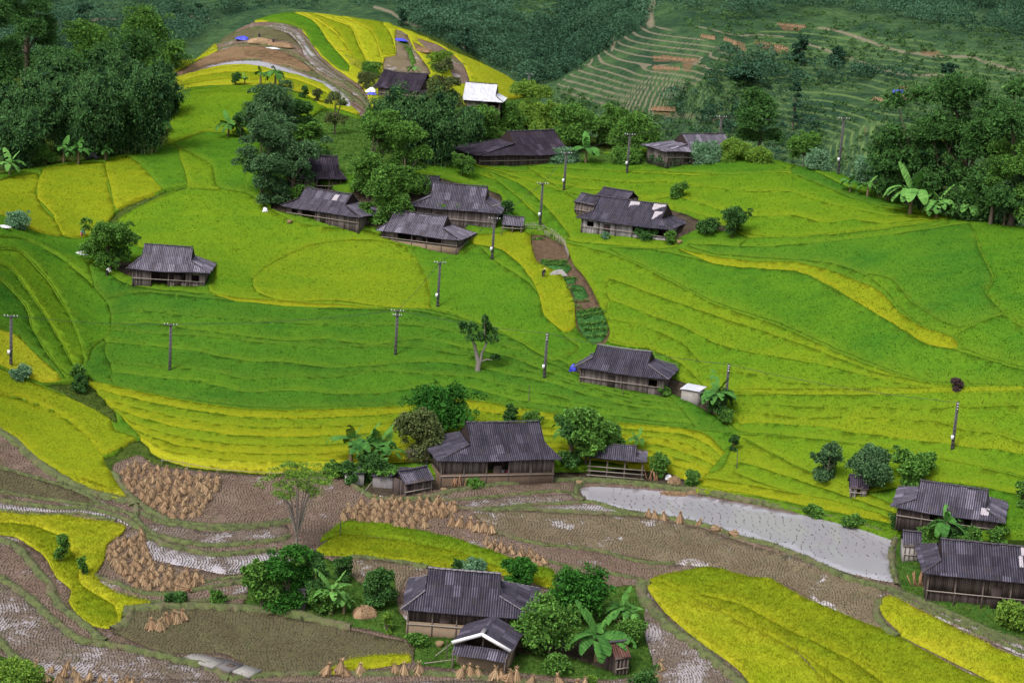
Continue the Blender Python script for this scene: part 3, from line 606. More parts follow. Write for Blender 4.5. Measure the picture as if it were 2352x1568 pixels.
# ---------------------------------------------------------------- the far valley side
FR = [(1250,120,575),(1150,60,590),(1250,0,650),(1050,60,560),(950,30,575),(900,0,620),(1350,40,610),(1430,-10,640),(1290,140,560),(1220,172,535),
 (0,0,680),(300,0,680),(500,0,660),(0,45,600),(200,45,600),(400,45,590),(480,42,590),(300,90,560),(150,120,540),(300,130,530),(650,5,600),(750,8,590),(600,20,560),
 (0,-120,800),(600,-120,800),(1200,-160,780),(1800,-160,700),(2352,-160,700),(-200,0,700),(2352,0,570),(2100,0,570),(1900,0,565),(1700,0,560),(-200,100,560),(2600,0,570)]
FZ = [(1500,-10,-27.5),(1490,30,-30.5),(1463,75,-34.8),(1521,97,-34.8),(1626,106,-34.8),(1750,115,-34.8),(1400,112,-38.5),(1450,140,-38.5),(1530,155,-38.5),(1650,160,-38.5),
 (1330,165,-42.5),(1400,190,-42.5),(1480,205,-42.5),(1600,215,-42.5),(1290,190,-44.5),(1280,260,-50),(1560,60,-31.5),(1700,75,-31.5),(1870,60,-33),(2000,95,-35),(2100,127,-37.5),(2352,165,-40),
 (1850,205,-45),(2000,290,-46.5),(1700,300,-50),(1500,330,-54),(1800,400,-57),(2352,400,-54),(2352,300,-48),(2150,200,-43),(2600,300,-46),(2600,450,-56)]
FW = [rays((a,b))[0]*r for a,b,r in FR]+[ctrl(a,b,z) for a,b,z in FZ]
for a,b,z in [(1490,30,-30.5),(1463,75,-34.8),(1400,112,-38.5),(1330,165,-42.5),(1290,190,-44.5)]:
    q = ctrl(a,b,z); FW.append(q+np.array([-10,14,-9.0]))
FW += [np.array([x,395,-85.0]) for x in (-170,-110,-60,0)]+[np.array([x,350,-85.0]) for x in (60,120,180)]
FAR = Field(FW, -300, 300, 330, 900, 2.0, c=6.0)
_fx = FAR.x0+np.arange(FAR.nx)*FAR.st; _fy = FAR.y0+np.arange(FAR.ny)*FAR.st; _FX, _FY = np.meshgrid(_fx, _fy); FAR.Z = FAR.Z+1.7*sines(_FX*.075, _FY*.06)+.8*sines(_FX*.17+3, _FY*.14)
def far_at(px, py): return Vector(FAR.hit([(px,py)], 380, 900, 1.0)[0])
yy = np.concatenate([np.arange(345,400,2.0), np.arange(400,540,0.55), np.arange(540,640,1.2), np.arange(640,890,4.0)])
uu = np.linspace(-.37,.37, 1330)
Yg, Ug = np.meshgrid(yy, uu, indexing='ij'); Xg = Ug*Yg; Zg = FAR(Xg, Yg)
PXY = pix(np.c_[Xg.ravel(), Yg.ravel(), Zg.ravel()])
def soft(poly, P, d=12): 
    m = np.zeros(len(P))
    for k in range(5):
        j = rng.normal(0, d, P.shape); m += inside(np.asarray(poly,float), P+j)
    return m/5
terr = inside(np.array([(1280,195),(1330,160),(1400,105),(1462,68),(1490,30),(1500,60),(1700,118),(1760,128),(1640,170),(1560,215),(1500,262),(1380,240),(1300,225)],float), PXY).reshape(Xg.shape).astype(float)
terr2 = inside(np.array([(1800,205),(1990,215),(2100,260),(2100,400),(1960,380),(1850,300)],float), PXY).reshape(Xg.shape).astype(float)
terr3 = inside(np.array([(1185,70),(1210,25),(1300,-5),(1280,30),(1240,70),(1200,80)],float), PXY).reshape(Xg.shape).astype(float)
st = 1.15; ph = Zg/st+0.06*np.sin(Xg*.15); fr = ph-np.floor(ph); tread = np.clip((fr-0.55)/0.45, 0, 1)
terr4 = inside(np.array([(1560,150),(1700,120),(1760,60),(1900,60),(2500,160),(2500,420),(2100,440),(1800,420),(1600,330)],float), PXY).reshape(Xg.shape).astype(float)
T = np.clip(blur(terr,2)+blur(terr2,2)*.8+blur(terr3,2)*.7+blur(terr4,3)*.5, 0, 1)
Zt = (np.floor(ph)+0.85*np.where(fr<0.7, fr/0.7*0.95, 0.95+(fr-.7)/.3*.05)*1.176)*st-0.06*np.sin(Xg*.15)*st
tre = ((fr > 0.72)|(fr < 0.02)).astype(float)
Zf = Zg*(1-T)+Zt*T+0.5*sines(Xg*.25,Yg*.22)*(1-T)
tan = (tre*(blur(terr,2) > .4))*1.0
lipg = np.clip(.9*tre*(terr2 > .4)+0.8*tre*(terr3>.4)+.75*tre*(terr4>.4),0,1)
def near_line(L, w, P):
    d = np.full(len(P), 1e9); L = np.asarray(L, float)
    for a, b in zip(L[:-1], L[1:]):
        ab = b-a; t = np.clip(((P-a)@ab)/(ab@ab), 0, 1); q = P-a-t[:,None]*ab; d = np.minimum(d, np.hypot(q[:,0], q[:,1]*1.2))
    return np.clip((w-d)/w*2, 0, 1)
PXF = PXY
for L, w in [([(1880,62),(1920,72),(2000,95),(2035,108),(2070,122),(2150,128),(2230,131),(2270,148),(2352,166)], 4.5), ([(1850,100),(1905,118),(1960,135),(2030,165),(2080,172),(2150,174),(2220,180)], 4),
             ([(1496,0),(1490,30),(1494,58)], 12), ([(1408,82),(1412,100),(1405,118)], 3), ([(70,48),(100,50),(200,52),(250,45),(330,38),(480,42)], 6), ([(860,20),(900,30),(930,50),(965,62)], 4),
             ([(1530,262),(1600,268),(1680,275),(1760,282)],4),([(1600,62),(1700,78),(1800,84)],2)]:
    tan = np.maximum(tan, near_line(L, w, PXF).reshape(Xg.shape))
straw = np.zeros(len(PXY))
for poly in [[(1500,135),(1520,128),(1600,138),(1600,146),(1500,143)],[(1500,156),(1560,158),(1560,165),(1500,163)],[(1565,145),(1592,145),(1588,168),(1570,165)],[(1610,83),(1640,83),(1640,90),(1615,90)],[(1665,88),(1685,88),(1690,100),(1680,105),(1690,115),(1712,120),(1712,100),(1690,90)],[(1735,95),(1760,98),(1810,110),(1808,130),(1770,118),(1735,105)],
             [(1785,57),(1820,58),(1850,60),(1835,72),(1800,72)],[(2005,225),(2050,232),(2110,215),(2115,228),(2060,236),(2020,232)],[(2060,200),(2090,200),(2100,208),(2070,207)],[(1500,249),(1550,249),(1552,261),(1500,260)],[(1975,298),(1992,298),(1990,302),(1975,302)],[(2115,117),(2160,119),(2168,127),(2115,128)]]:
    straw = np.maximum(straw, inside(np.asarray(poly,float), PXY).astype(float))
straw = straw.reshape(Xg.shape)
m, nt, bs = new_mat('far_slope'); p = wpos(nt)
c = mixc(nt, ramp(nt, noise(nt, 0.055, 5, 0.7, p), [(0.38,0.0),(0.62,1.0)]), (0.022,0.050,0.028), (0.062,0.116,0.044))
c = mixc(nt, ramp(nt, noise(nt, 0.5, 4, 0.75, p), [(0.45,0.0),(0.62,0.6)]), c, (0.014,0.034,0.022))
c = mixc(nt, attr(nt,'lipg'), c, (.100,.155,.055)); c = mixc(nt, attr(nt,'tan'), c, (0.165,0.150,0.105)); c = mixc(nt, mth(nt,'MULTIPLY', attr(nt,'straw'), ramp(nt, noise(nt,.9,3,.7,p), [(.4,0.0),(.55,1.0)])), c, (0.15,0.09,0.055))
nt.links.new(c, bs.inputs["Base Color"]); bs.inputs["Roughness"].default_value = 1; bs.inputs["Specular IOR Level"].default_value = 0
bump(nt, bs, noise(nt, 0.9, 5, 0.7, p), 1.0, 1.0)
FARMAT = m
nr, nc = Xg.shape; idx = np.arange(nr*nc).reshape(nr, nc)
F = np.stack([idx[:-1,:-1], idx[:-1,1:], idx[1:,1:], idx[1:,:-1]], -1).reshape(-1,4)
tag(link('hillside', mesh_np('hillside', np.c_[Xg.ravel(), Yg.ravel(), Zf.ravel()], F, m, {'tan': tan.ravel(), 'straw': straw.ravel(), 'lipg': lipg.ravel()}, smooth=True)), kind='structure')
# ---------------------------------------------------------------- foliage
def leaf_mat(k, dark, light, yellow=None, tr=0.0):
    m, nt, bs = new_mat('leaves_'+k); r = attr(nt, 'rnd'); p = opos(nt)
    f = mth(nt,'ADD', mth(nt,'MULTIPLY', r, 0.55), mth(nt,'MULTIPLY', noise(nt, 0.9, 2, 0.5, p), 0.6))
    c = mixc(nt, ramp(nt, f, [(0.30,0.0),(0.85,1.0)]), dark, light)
    if k.startswith('far'): c = mixc(nt, mth(nt,'MULTIPLY', ramp(nt, noise(nt, 0.035, 4, 0.6, p), [(0.45,0.0),(0.65,1.0)]), .75), c, tuple(x*1.25+.006 for x in light))
    if yellow: c = mixc(nt, ramp(nt, r, [(0.985,0.0),(0.99,.7)]), c, yellow)
    nt.links.new(c, bs.inputs["Base Color"]); bs.inputs["Roughness"].default_value = 0.6; bs.inputs["Specular IOR Level"].default_value = 0.03
    return m
LM = {'bamboo': leaf_mat('bamboo',(0.0087,0.0260,0.0112),(0.0678,0.1561,0.0466)), 'dark': leaf_mat('dark',(0.0074,0.0248,0.0087),(0.0610,0.1493,0.0355),(0.12,0.14,0.02)),
      'mid': leaf_mat('mid',(0.0136,0.0434,0.0099),(0.1018,0.2238,0.0380),(0.2,0.2,0.03)), 'light': leaf_mat('light',(0.05,0.12,0.018),(0.15,0.25,0.035)),
      'blue': leaf_mat('blue',(0.0099,0.0298,0.0153),(0.0814,0.1628,0.0643)), 'olive': leaf_mat('olive',(0.0217,0.0341,0.0124),(0.1154,0.1493,0.0506)),
      'mango': leaf_mat('mango',(0.008,0.036,0.008),(0.042,0.150,0.020)), 'purple': leaf_mat('purple',(0.035,0.022,0.028),(0.08,0.055,0.05)),
      'far': leaf_mat('far',(0.0070,0.0240,0.0180),(0.0442,0.1032,0.0550)), 'farlight': leaf_mat('farlight',(0.0160,0.0450,0.0180),(0.0590,0.1239,0.0352)),'bluegrass': leaf_mat('bluegrass',(0.05,0.13,0.06),(0.14,0.25,0.14))}  # 'far' leaves lean to blue, distance haze put into their colour
BARK = simple('bark', (0.085,0.065,0.05), 0.9, 0.4, 6); BARKG = simple('grey_bark', (0.14,0.125,0.11), 0.9, 0.35, 6); CULM = simple('bamboo_culm', (0.13,0.15,0.05), 0.6, 0.3, 2)
BSTEM = simple('banana_stem', (0.13,0.10,0.055), 0.8, 0.5, 3)
def leaves(C, nrm, size, asp=0.5, droop=0.3, g=None):
    """one folded leaf card per centre; C (n,3), nrm outward"""
    g = g or rng; n = len(C); d = nrm+g.normal(0,.75,(n,3)); d[:,2] -= droop; d /= np.linalg.norm(d,axis=1,keepdims=True)+1e-9
    w = np.cross(d, g.normal(0,1,(n,3))); w /= np.linalg.norm(w,axis=1,keepdims=True)+1e-9
    s = size*g.uniform(.6,1.35,(n,1)); a = C-d*s*.5; b = C+d*s*.5
    V = np.stack([a, C+w*s*asp*.5, b, C-w*s*asp*.5], 1).reshape(-1,3)
    return V, np.arange(4*n).reshape(-1,4)
def blob(c, r, n, size, asp=.5, droop=.3, g=None, fill=.55):
    g = g or rng; u = g.normal(0,1,(n,3)); u /= np.linalg.norm(u,axis=1,keepdims=True); u[:,2] = np.where(u[:,2]<-.55, -u[:,2], u[:,2])
    k = g.uniform(fill,1,(n,1))**.5; wob = 1+.22*np.sin(u[:,:1]*5+c[0]*3)*np.cos(u[:,1:2]*4+c[1]*2)
    C = np.array(c)+u*k*wob*np.array(r); V, F = leaves(C, u*np.array([1,1,1.0]), size, asp, droop, g)
    return V, F, np.repeat(np.clip(g.uniform(0,1,n)*.7+.3*(k[:,0]-.6)/.4,0,1),4)  # tone also falls with depth: inner shade and lit outside put into leaf colour
class Crown:
    def __init__(s): s.V=[]; s.F=[]; s.R=[]; s.n=0
    def add(s, t): V,F,r=t; s.V.append(V); s.F.append(F+s.n); s.R.append(r); s.n+=len(V)
    def mesh(s, mat, name='crown'): return mesh_np(name, np.concatenate(s.V), np.concatenate(s.F), mat, {'rnd': np.concatenate(s.R)})
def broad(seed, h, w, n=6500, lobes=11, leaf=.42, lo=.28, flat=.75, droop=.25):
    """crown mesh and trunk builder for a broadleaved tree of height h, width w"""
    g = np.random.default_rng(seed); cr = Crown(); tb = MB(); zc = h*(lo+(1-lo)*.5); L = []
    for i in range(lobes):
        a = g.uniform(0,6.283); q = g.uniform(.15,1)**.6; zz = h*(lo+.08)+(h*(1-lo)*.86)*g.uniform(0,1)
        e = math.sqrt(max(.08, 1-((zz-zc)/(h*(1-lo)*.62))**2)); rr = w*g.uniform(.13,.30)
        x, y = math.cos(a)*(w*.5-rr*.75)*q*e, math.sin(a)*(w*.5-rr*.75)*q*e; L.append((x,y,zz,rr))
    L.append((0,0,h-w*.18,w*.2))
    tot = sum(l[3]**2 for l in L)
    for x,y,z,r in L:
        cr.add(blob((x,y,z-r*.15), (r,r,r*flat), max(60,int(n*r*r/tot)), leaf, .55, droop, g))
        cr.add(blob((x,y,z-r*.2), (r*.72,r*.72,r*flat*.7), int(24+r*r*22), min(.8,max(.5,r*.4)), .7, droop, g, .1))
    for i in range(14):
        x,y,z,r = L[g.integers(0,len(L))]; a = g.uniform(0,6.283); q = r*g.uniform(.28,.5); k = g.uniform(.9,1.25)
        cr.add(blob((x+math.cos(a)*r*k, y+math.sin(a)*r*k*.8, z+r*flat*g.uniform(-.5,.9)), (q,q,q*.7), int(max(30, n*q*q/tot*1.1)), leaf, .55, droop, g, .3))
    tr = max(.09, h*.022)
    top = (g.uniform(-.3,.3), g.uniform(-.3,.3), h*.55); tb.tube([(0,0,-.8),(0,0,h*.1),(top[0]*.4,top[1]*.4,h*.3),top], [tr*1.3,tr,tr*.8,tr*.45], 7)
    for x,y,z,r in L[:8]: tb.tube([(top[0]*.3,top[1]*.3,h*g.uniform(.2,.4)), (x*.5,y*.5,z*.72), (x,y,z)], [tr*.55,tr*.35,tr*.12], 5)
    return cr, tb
def tree_obj(name, label, cat, loc, crb, lm, rz=0, group=None, bark=None, part='crown', tpart='trunk'):
    cr, tb = crb; t = thing(name, label, cat, loc, rz, group)
    link(part, cr.mesh(lm, part), t)
    if tb is not None: tb.build(tpart, bark or BARK, t)
    return t
def bamboo(seed, h, w, culms=30, n=9000):
    g = np.random.default_rng(seed); cr = Crown(); tb = MB()
    for i in range(culms):
        a = g.uniform(0,6.283); lean = g.uniform(.12,1)*w*.42; hh = h*g.uniform(.62,1.0)*(1-.25*lean/(w*.5)); b = (g.uniform(-.12,.12)*w, g.uniform(-.12,.12)*w)
        ts = np.linspace(0,1,9); rad = lean*ts**1.9; zz = hh*(ts**.9)*(1-.16*ts**3*1.2); tip = max(0,1)
        pts = np.stack([b[0]+np.cos(a)*rad, b[1]+np.sin(a)*rad, zz-.5*(ts<.01)], 1); tb.tube(pts, np.linspace(.07,.02,9), 5, False)
        m = n//culms; tt = g.uniform(.06,1.04,m)**.75; C = np.stack([np.interp(tt,ts,pts[:,k]) for k in range(3)],1)
        clus = np.floor(tt*9+g.uniform(0,.3,m)).astype(int); off = g.normal(0,1,(12,3)); rr = w*.13*(1.25-.5*tt)
        u = g.normal(0,1,(m,3)); u /= np.linalg.norm(u,axis=1,keepdims=True)
        C = C+u*rr[:,None]*g.uniform(.2,1,(m,1))+off[np.clip(clus,0,11)]*rr[:,None]*.5; C[:,2] -= g.uniform(0,1,m)**2*h*.05
        V, F = leaves(C, u*.5+np.array([0,0,-.3]), .42, .32, .8, g); cr.add((V, F, np.repeat(np.clip(.35*tt+g.uniform(0,.65,m),0,1),4)))  # leaves lighten up the culm, light from above put into their tone
        mi = max(12, m//16); tt = g.uniform(.12,.95,mi); C = np.stack([np.interp(tt,ts,pts[:,k]) for k in range(3)],1)+g.normal(0,w*.04,(mi,3)); V, F = leaves(C, g.normal(0,1,(mi,3)), 1.1, .7, .5, g); cr.add((V, F, np.zeros(4*mi)))  # inner leaves all at the darkest tone, painted shade within the clump
    return cr, tb
def banana(seed, h, nl=9, L=None):
    """stem and big arching leaves"""
    g = np.random.default_rng(seed); L = (L or h*.62)*1.05; sh = h*.5; stem = MB(); stem.tube([(0,0,-.6),(0,0,sh*.5),(.03,0,sh)], [h*.05,h*.042,h*.028], 8)
    V=[]; F=[]; R_=[]; n=0
    for i in range(nl):
        a = i*2.399+g.uniform(-.3,.3); up = g.uniform(.15,1.0) if i > 1 else 1.5; l = L*g.uniform(.75,1.1); k = 11; W = l*.185
        ts = np.linspace(0,1,k); el0 = min(1.45, .40+up*.55); P=[np.array([0,0,sh*.96])]; el = el0; dr = (1.7 if up < 1.2 else .5)*g.uniform(.7,1.15)
        for t in ts[1:]:
            el = el0-dr*t*1.15; P.append(P[-1]+np.array([math.cos(a)*math.cos(el), math.sin(a)*math.cos(el), math.sin(el)])*l/(k-1))
        P = np.array(P); side = np.array([-math.sin(a), math.cos(a), 0]); tw = g.uniform(-.5,.5)
        wd = W*np.sin(np.pi*np.clip(ts*.93+.05,0,1))**.55*(ts>.12); 
        for j in range(k-1):
            for sgn in (-1,1):
                if g.random() < .10 and 2<j<k-2: continue
                gap = g.uniform(.80,1.0); dz = -.35; s2 = side*sgn*math.cos(tw*sgn)+np.array([0,0,1])*(math.sin(tw)*sgn+.12)
                a0, a1 = P[j], P[j]*(1-gap)+P[j+1]*gap
                q = [a0, a1, a1+s2*wd[j+1]*g.uniform(.85,1.05)-[0,0,wd[j+1]*.25], a0+s2*wd[j]-[0,0,wd[j]*.25]]
                if sgn < 0: q = q[::-1]
                V += q; F.append([n,n+1,n+2,n+3]); R_ += [np.clip(.4+.3*up+g.uniform(-.2,.2),0,1)]*4; n += 4
    cr = Crown(); cr.add((np.array(V), np.array(F), np.array(R_))); return cr, stem
BAN = leaf_mat('banana',(0.014,0.060,0.014),(0.065,0.170,0.034)); BANB = leaf_mat('banana_pale',(0.035,0.120,0.022),(0.120,0.260,0.060))
def place(px, py): 
    q = at(px, py); return Vector((q.x, q.y, top_at(q.x, q.y)-.05))
def mpp(q): return q.length/FOC      # metres per tracing unit at q
SEED = [100]
def T(kind, lm, px, py, hp, wp, label, name='tree', cat='tree', group=None, back=0.0, **k):
    """plant something whose foot shows at px,py and that is hp tall, wp wide on the tracing grid"""
    q = place(px, py)
    while px > 1600 and py > 325 and q.length > 322 and py < 560: py += 3; hp += 3; q = place(px, py)
    if back: q = q*((q.length+back)/q.length); q.z = top_at(q.x, q.y)
    s = mpp(q); e_ = 1.13 if kind in ('broad','bamboo') else 1.0; h = hp*s*e_; w = wp*s*e_; SEED[0] += 1; sd = SEED[0]
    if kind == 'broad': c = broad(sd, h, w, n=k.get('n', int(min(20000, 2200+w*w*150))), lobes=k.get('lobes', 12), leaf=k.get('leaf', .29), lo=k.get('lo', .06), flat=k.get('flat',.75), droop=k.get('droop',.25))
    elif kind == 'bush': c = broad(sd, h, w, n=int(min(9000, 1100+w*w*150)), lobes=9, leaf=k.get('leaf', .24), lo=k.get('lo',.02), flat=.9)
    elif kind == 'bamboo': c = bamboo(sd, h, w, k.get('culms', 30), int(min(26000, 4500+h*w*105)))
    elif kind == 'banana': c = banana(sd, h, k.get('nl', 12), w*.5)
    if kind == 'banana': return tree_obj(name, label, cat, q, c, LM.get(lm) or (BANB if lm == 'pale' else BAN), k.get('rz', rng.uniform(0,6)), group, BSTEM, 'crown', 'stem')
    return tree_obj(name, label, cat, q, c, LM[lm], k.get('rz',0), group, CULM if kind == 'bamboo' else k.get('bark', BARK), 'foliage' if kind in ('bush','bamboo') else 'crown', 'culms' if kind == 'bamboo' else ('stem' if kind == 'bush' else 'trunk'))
# ---------------------------------------------------------------- the dark grove on the left
G1 = 'bamboo clumps of the left grove'; G2 = 'trees of the left grove'
T('bamboo','bamboo',335,350,235,170,'drooping bamboo clump at the right edge of the dark left grove','bamboo_clump','bamboo',G1)
T('bamboo','bamboo',225,362,230,170,'tall dark bamboo clump above the two lowest banana plants of the grove','bamboo_clump','bamboo',G1)
T('bamboo','bamboo',120,330,210,170,'bamboo clump behind the gap of yellow rice in the left grove','bamboo_clump','bamboo',G1,back=8)
T('bamboo','bamboo',35,378,150,150,'low bamboo clump at the left picture edge over bright banana leaves','bamboo_clump','bamboo',G1)
T('bamboo','bamboo',255,300,190,140,'bamboo clump rising in the middle of the left grove','bamboo_clump','bamboo',G1,back=14)
T('bamboo','dark',395,262,62,48,'small dark drooping clump hanging over the yellow terrace edge','bamboo_clump','bamboo',G1)
T('bamboo','bamboo',372,300,150,80,'bamboo clump leaning out over the pale banana plant','bamboo_clump','bamboo',G1,back=6)
T('broad','mid',345,190,122,150,'bright green spreading tree crown topping the left grove beside the round hill','broadleaf_tree','tree',G2,back=10)
T('broad','mid',225,190,78,130,'mid green tree crown on the skyline of the left grove','broadleaf_tree','tree',G2,back=16)
T('broad','dark',60,200,215,130,'tallest dark tree of the left grove reaching the top of the picture','broadleaf_tree','tree',G2,back=4)
T('broad','dark',-20,300,290,140,'dark tree cut by the left picture edge','broadleaf_tree','tree',G2)
T('broad','dark',130,260,118,140,'dark olive tree between the tallest tree and the bamboo','broadleaf_tree','tree',G2)
T('banana','BAN',360,305,70,90,'pale green banana plant under the drooping bamboo at the grove edge','banana_plant','banana plant')
T('banana','pale',22,402,52,90,'bright green banana plant low at the left picture edge','banana_plant','banana plant')
T('banana','BAN',146,374,62,75,'banana plant under the bamboo beside the yellow rice gap','banana_plant','banana plant')
T('banana','BAN',180,374,66,70,'banana plant at the foot of the tall dark bamboo','banana_plant','banana plant')
T('banana','BAN',242,368,50,60,'small banana plant right of the dark bundle at the grove foot','banana_plant','banana plant')
T('bush','mid',105,372,45,50,'yellow green bush in the gap of the left grove','shrub','shrub')
T('bush','blue',330,325,30,60,'low grey green bush along the grove foot','shrub','shrub')
# hilltop
T('banana','BAN',598,197,58,55,'slender banana plant on the crest of the green shoulder','banana_plant','banana plant')
T('banana','BAN',632,200,62,70,'thick banana clump on the crest of the green shoulder','banana_plant','banana plant',nl=16)
T('banana','pale',562,194,32,30,'short pale banana plant on the crest','banana_plant','banana plant')
T('bush','dark',540,195,26,32,'dark round bush left of the crest bananas','shrub','shrub')
T('bush','dark',698,224,26,26,'small dark bush at the lower edge of the yellow hill','shrub','shrub')
T('bush','olive',727,232,26,30,'olive bush beside the small dark bush below the yellow hill','shrub','shrub')
T('broad','dark',514,50,58,52,'dark conical tree standing behind the round hill crest','conical_tree','tree',None,back=14,lo=.05,lobes=9)
T('bush','olive',768,305,95,58,'grey green bushy tree above the footpath','shrub','shrub')
T('bush','olive',838,202,30,50,'low green thicket left of the highest dark roof','shrub','shrub')
T('bush','mid',850,172,22,60,'bright thicket behind the highest dark roof','shrub','shrub')
T('banana','pale',948,172,34,44,'pale banana plant behind the highest dark roof','banana_plant','banana plant')
T('bush','light',1010,178,42,60,'light green bush between the two highest houses','shrub','shrub',back=4)
# cluster left of centre
T('broad','blue',612,345,120,120,'blue green tree with soft crown below the crest','broadleaf_tree','tree')
T('banana','BAN',525,312,58,80,'dark broad leaved banana clump at the left of the tree cluster','banana_plant','banana plant',nl=14)
T('bush','dark',552,315,52,50,'dark bush joining the banana clump and the blue green tree','shrub','shrub')
T('broad','dark',690,318,78,80,'dark small tree left of the footpath','broadleaf_tree','tree')
T('broad','mid',712,352,70,70,'green tree with thin trunk in the gully by the footpath','broadleaf_tree','tree')
T('broad','blue',600,462,158,115,'large blue green tree left of the half hidden dark roof','broadleaf_tree','tree')
T('broad','blue',672,452,120,110,'grey green rounded tree covering the dark roof corner','broadleaf_tree','tree')
T('bush','blue',622,466,48,80,'low bush at the foot of the large blue green tree','shrub','shrub')
T('bush','mid',690,452,40,60,'low bush in front of the half hidden dark roof corner','shrub','shrub')
T('bush','blue',650,345,75,80,'bushy tree between the blue green tree and the gully','shrub','shrub',back=5)
T('bush','dark',730,392,55,60,'dark shrub on the slope behind the half hidden roof','shrub','shrub')
T('bamboo','bamboo',905,345,165,130,'tall dark bamboo left of the trees below the highest roof','bamboo_clump','bamboo')
T('bamboo','bamboo',1005,372,195,160,'largest dark bamboo clump in the middle of the hamlet','bamboo_clump','bamboo')
T('bamboo','bamboo',1075,345,125,90,'dark bamboo in front of the white roofed house','bamboo_clump','bamboo')
T('broad','mid',845,448,165,95,'light green leafy tree right of the half hidden dark roof','broadleaf_tree','tree')
T('broad','mid',930,440,140,110,'mid green tree over the small striped shed','broadleaf_tree','tree')
T('broad','mid',888,515,128,98,'feathery tree standing between two farmhouses','broadleaf_tree','tree')
T('broad','olive',1018,262,118,90,'olive tree crown between the dark roof and the white roof','broadleaf_tree','tree')
T('bush','mid',1060,405,42,60,'green bush behind the striped shed','shrub','shrub')
T('bush','mid',842,498,45,50,'green bush at the end of the leftmost clustered farmhouse','shrub','shrub')
T('broad','light',1218,292,92,110,'light green broad tree right of the white roof','broadleaf_tree','tree')
T('broad','mid',1165,298,60,70,'green tree just below the white roofed house','broadleaf_tree','tree')
T('broad','light',1262,312,70,90,'yellow green tree behind the long dark roof','broadleaf_tree','tree')
T('broad','olive',1355,305,118,150,'wide dark olive tree below the bare terraced spur','broadleaf_tree','tree')
T('broad','olive',1225,205,108,62,'tall open crowned tree beyond the end of the yellow hill','broadleaf_tree','tree',back=30,lo=.45)
T('broad','olive',1262,205,98,58,'second open crowned tree beyond the yellow hill with reddish foot','broadleaf_tree','tree',back=34,lo=.45)
T('broad','mid',1310,335,85,110,'green tree right above the banana by the long dark roof','broadleaf_tree','tree')
T('broad','mid',1395,330,70,90,'mid green tree left of the tree with the dark leaning trunk','broadleaf_tree','tree')
T('broad','mid',1464,356,80,120,'spreading tree with a dark leaning trunk at the field edge','broadleaf_tree','tree',lo=.4)
T('broad','dark',1742,335,108,115,'dark green tree right of the striped grey roof','broadleaf_tree','tree')
T('broad','mid',1700,315,60,60,'green tree behind the banana plants by the striped grey roof','broadleaf_tree','tree')
T('bush','mid',1845,356,52,80,'green bush left of the pole on the grassy mound','shrub','shrub')
T('bush','blue',1550,372,25,110,'blue green tall grass clump before the striped grey roof','grass_clump','shrub')
T('bush','bluegrass',1620,368,32,100,'pale blue green reeds under the striped grey roof','grass_clump','shrub')
T('bush','light',1688,368,38,90,'bright green hummock of grass right of the striped grey roof','grass_clump','shrub')
T('bush','light',1740,372,30,80,'second bright green hummock sloping to the pole','grass_clump','shrub')
T('bush','bluegrass',1290,372,16,90,'low pale plants before the long dark roof','grass_clump','shrub')
T('bush','bluegrass',1880,378,28,70,'pale reeds at the foot of the grassy mound','grass_clump','shrub')
T('bush','bluegrass',1985,398,30,70,'pale reeds right of the grassy mound','grass_clump','shrub')
T('banana','BAN',1345,374,62,95,'banana plant at the right end of the long dark roof','banana_plant','banana plant')
T('banana','BAN',1635,318,56,75,'banana plant with torn leaves behind the striped grey roof','banana_plant','banana plant')
T('banana','BAN',1672,312,56,60,'banana plant right behind the striped grey roof beside the pole','banana_plant','banana plant')
T('bush','dark',1162,498,34,36,'dark bush at the right end of the farmhouse roof','shrub','shrub')
T('bush','mid',1555,478,32,50,'green bush behind the roof with pale sheets','shrub','shrub',back=4)
T('bush','dark',1682,545,58,80,'dark leafy bush right of the house with pale roof sheets','shrub','shrub')
T('bush','dark',1625,535,30,60,'low dark hedge between that house and the leafy bush','shrub','shrub')
T('bush','mid',1540,560,32,30,'green bush at the corner post of the house with pale sheets','shrub','shrub')
T('bush','bluegrass',1390,548,14,20,'small grass tuft under the eaves of the house with pale sheets','grass_clump','shrub')
# right grove
G3 = 'trees of the right grove'
T('broad','dark',2085,478,250,175,'dark tree with a lighter top at the left of the right grove','broadleaf_tree','tree',G3,n=9000,back=3)
T('broad','dark',2205,500,290,200,'largest dark tree in the middle of the right grove','broadleaf_tree','tree',G3,n=11000,back=3)
T('broad','dark',2320,516,300,190,'dark tree at the right picture edge of the grove','broadleaf_tree','tree',G3,n=11000,back=1)
T('bamboo','dark',2030,462,175,110,'low spreading dark clump on the left flank of the right grove','bamboo_clump','bamboo',G3,back=2)
T('broad','mid',2275,505,165,110,'lighter green tree in front of the right grove','broadleaf_tree','tree',G3,back=0)
T('broad','blue',2305,512,100,70,'small round grey green tree at the field corner of the grove','broadleaf_tree','tree',G3)
T('broad','dark',2150,492,195,140,'dark tree filling the gap of the right grove','broadleaf_tree','tree',G3,back=2)
T('bush','dark',2250,505,55,200,'dark undergrowth at the foot of the right grove','shrub','shrub')
T('bush','dark',2100,470,50,120,'dark undergrowth behind the bright bananas','shrub','shrub',back=3)
for px,py,h,w,lm,lb in [(1952,441,46,60,'BAN','leftmost banana plant of the row below the right grove'),(1992,452,56,75,'pale','second banana plant of the row below the right grove'),(2030,455,42,50,'BAN','third banana plant with dark stem below the right grove'),
    (2090,492,105,150,'pale','largest and brightest banana clump below the right grove'),(2150,500,72,100,'pale','banana clump just right of the brightest one'),(2222,506,70,95,'pale','rightmost banana clump behind the grey green bush')]:
    T('banana',lm,px,py,h,w,lb,'banana_plant','banana plant','banana plants below the right grove',nl=22 if w>90 else 12)
T('bush','olive',2188,497,66,60,'grey green feathery bush among the bananas of the right grove','shrub','shrub')
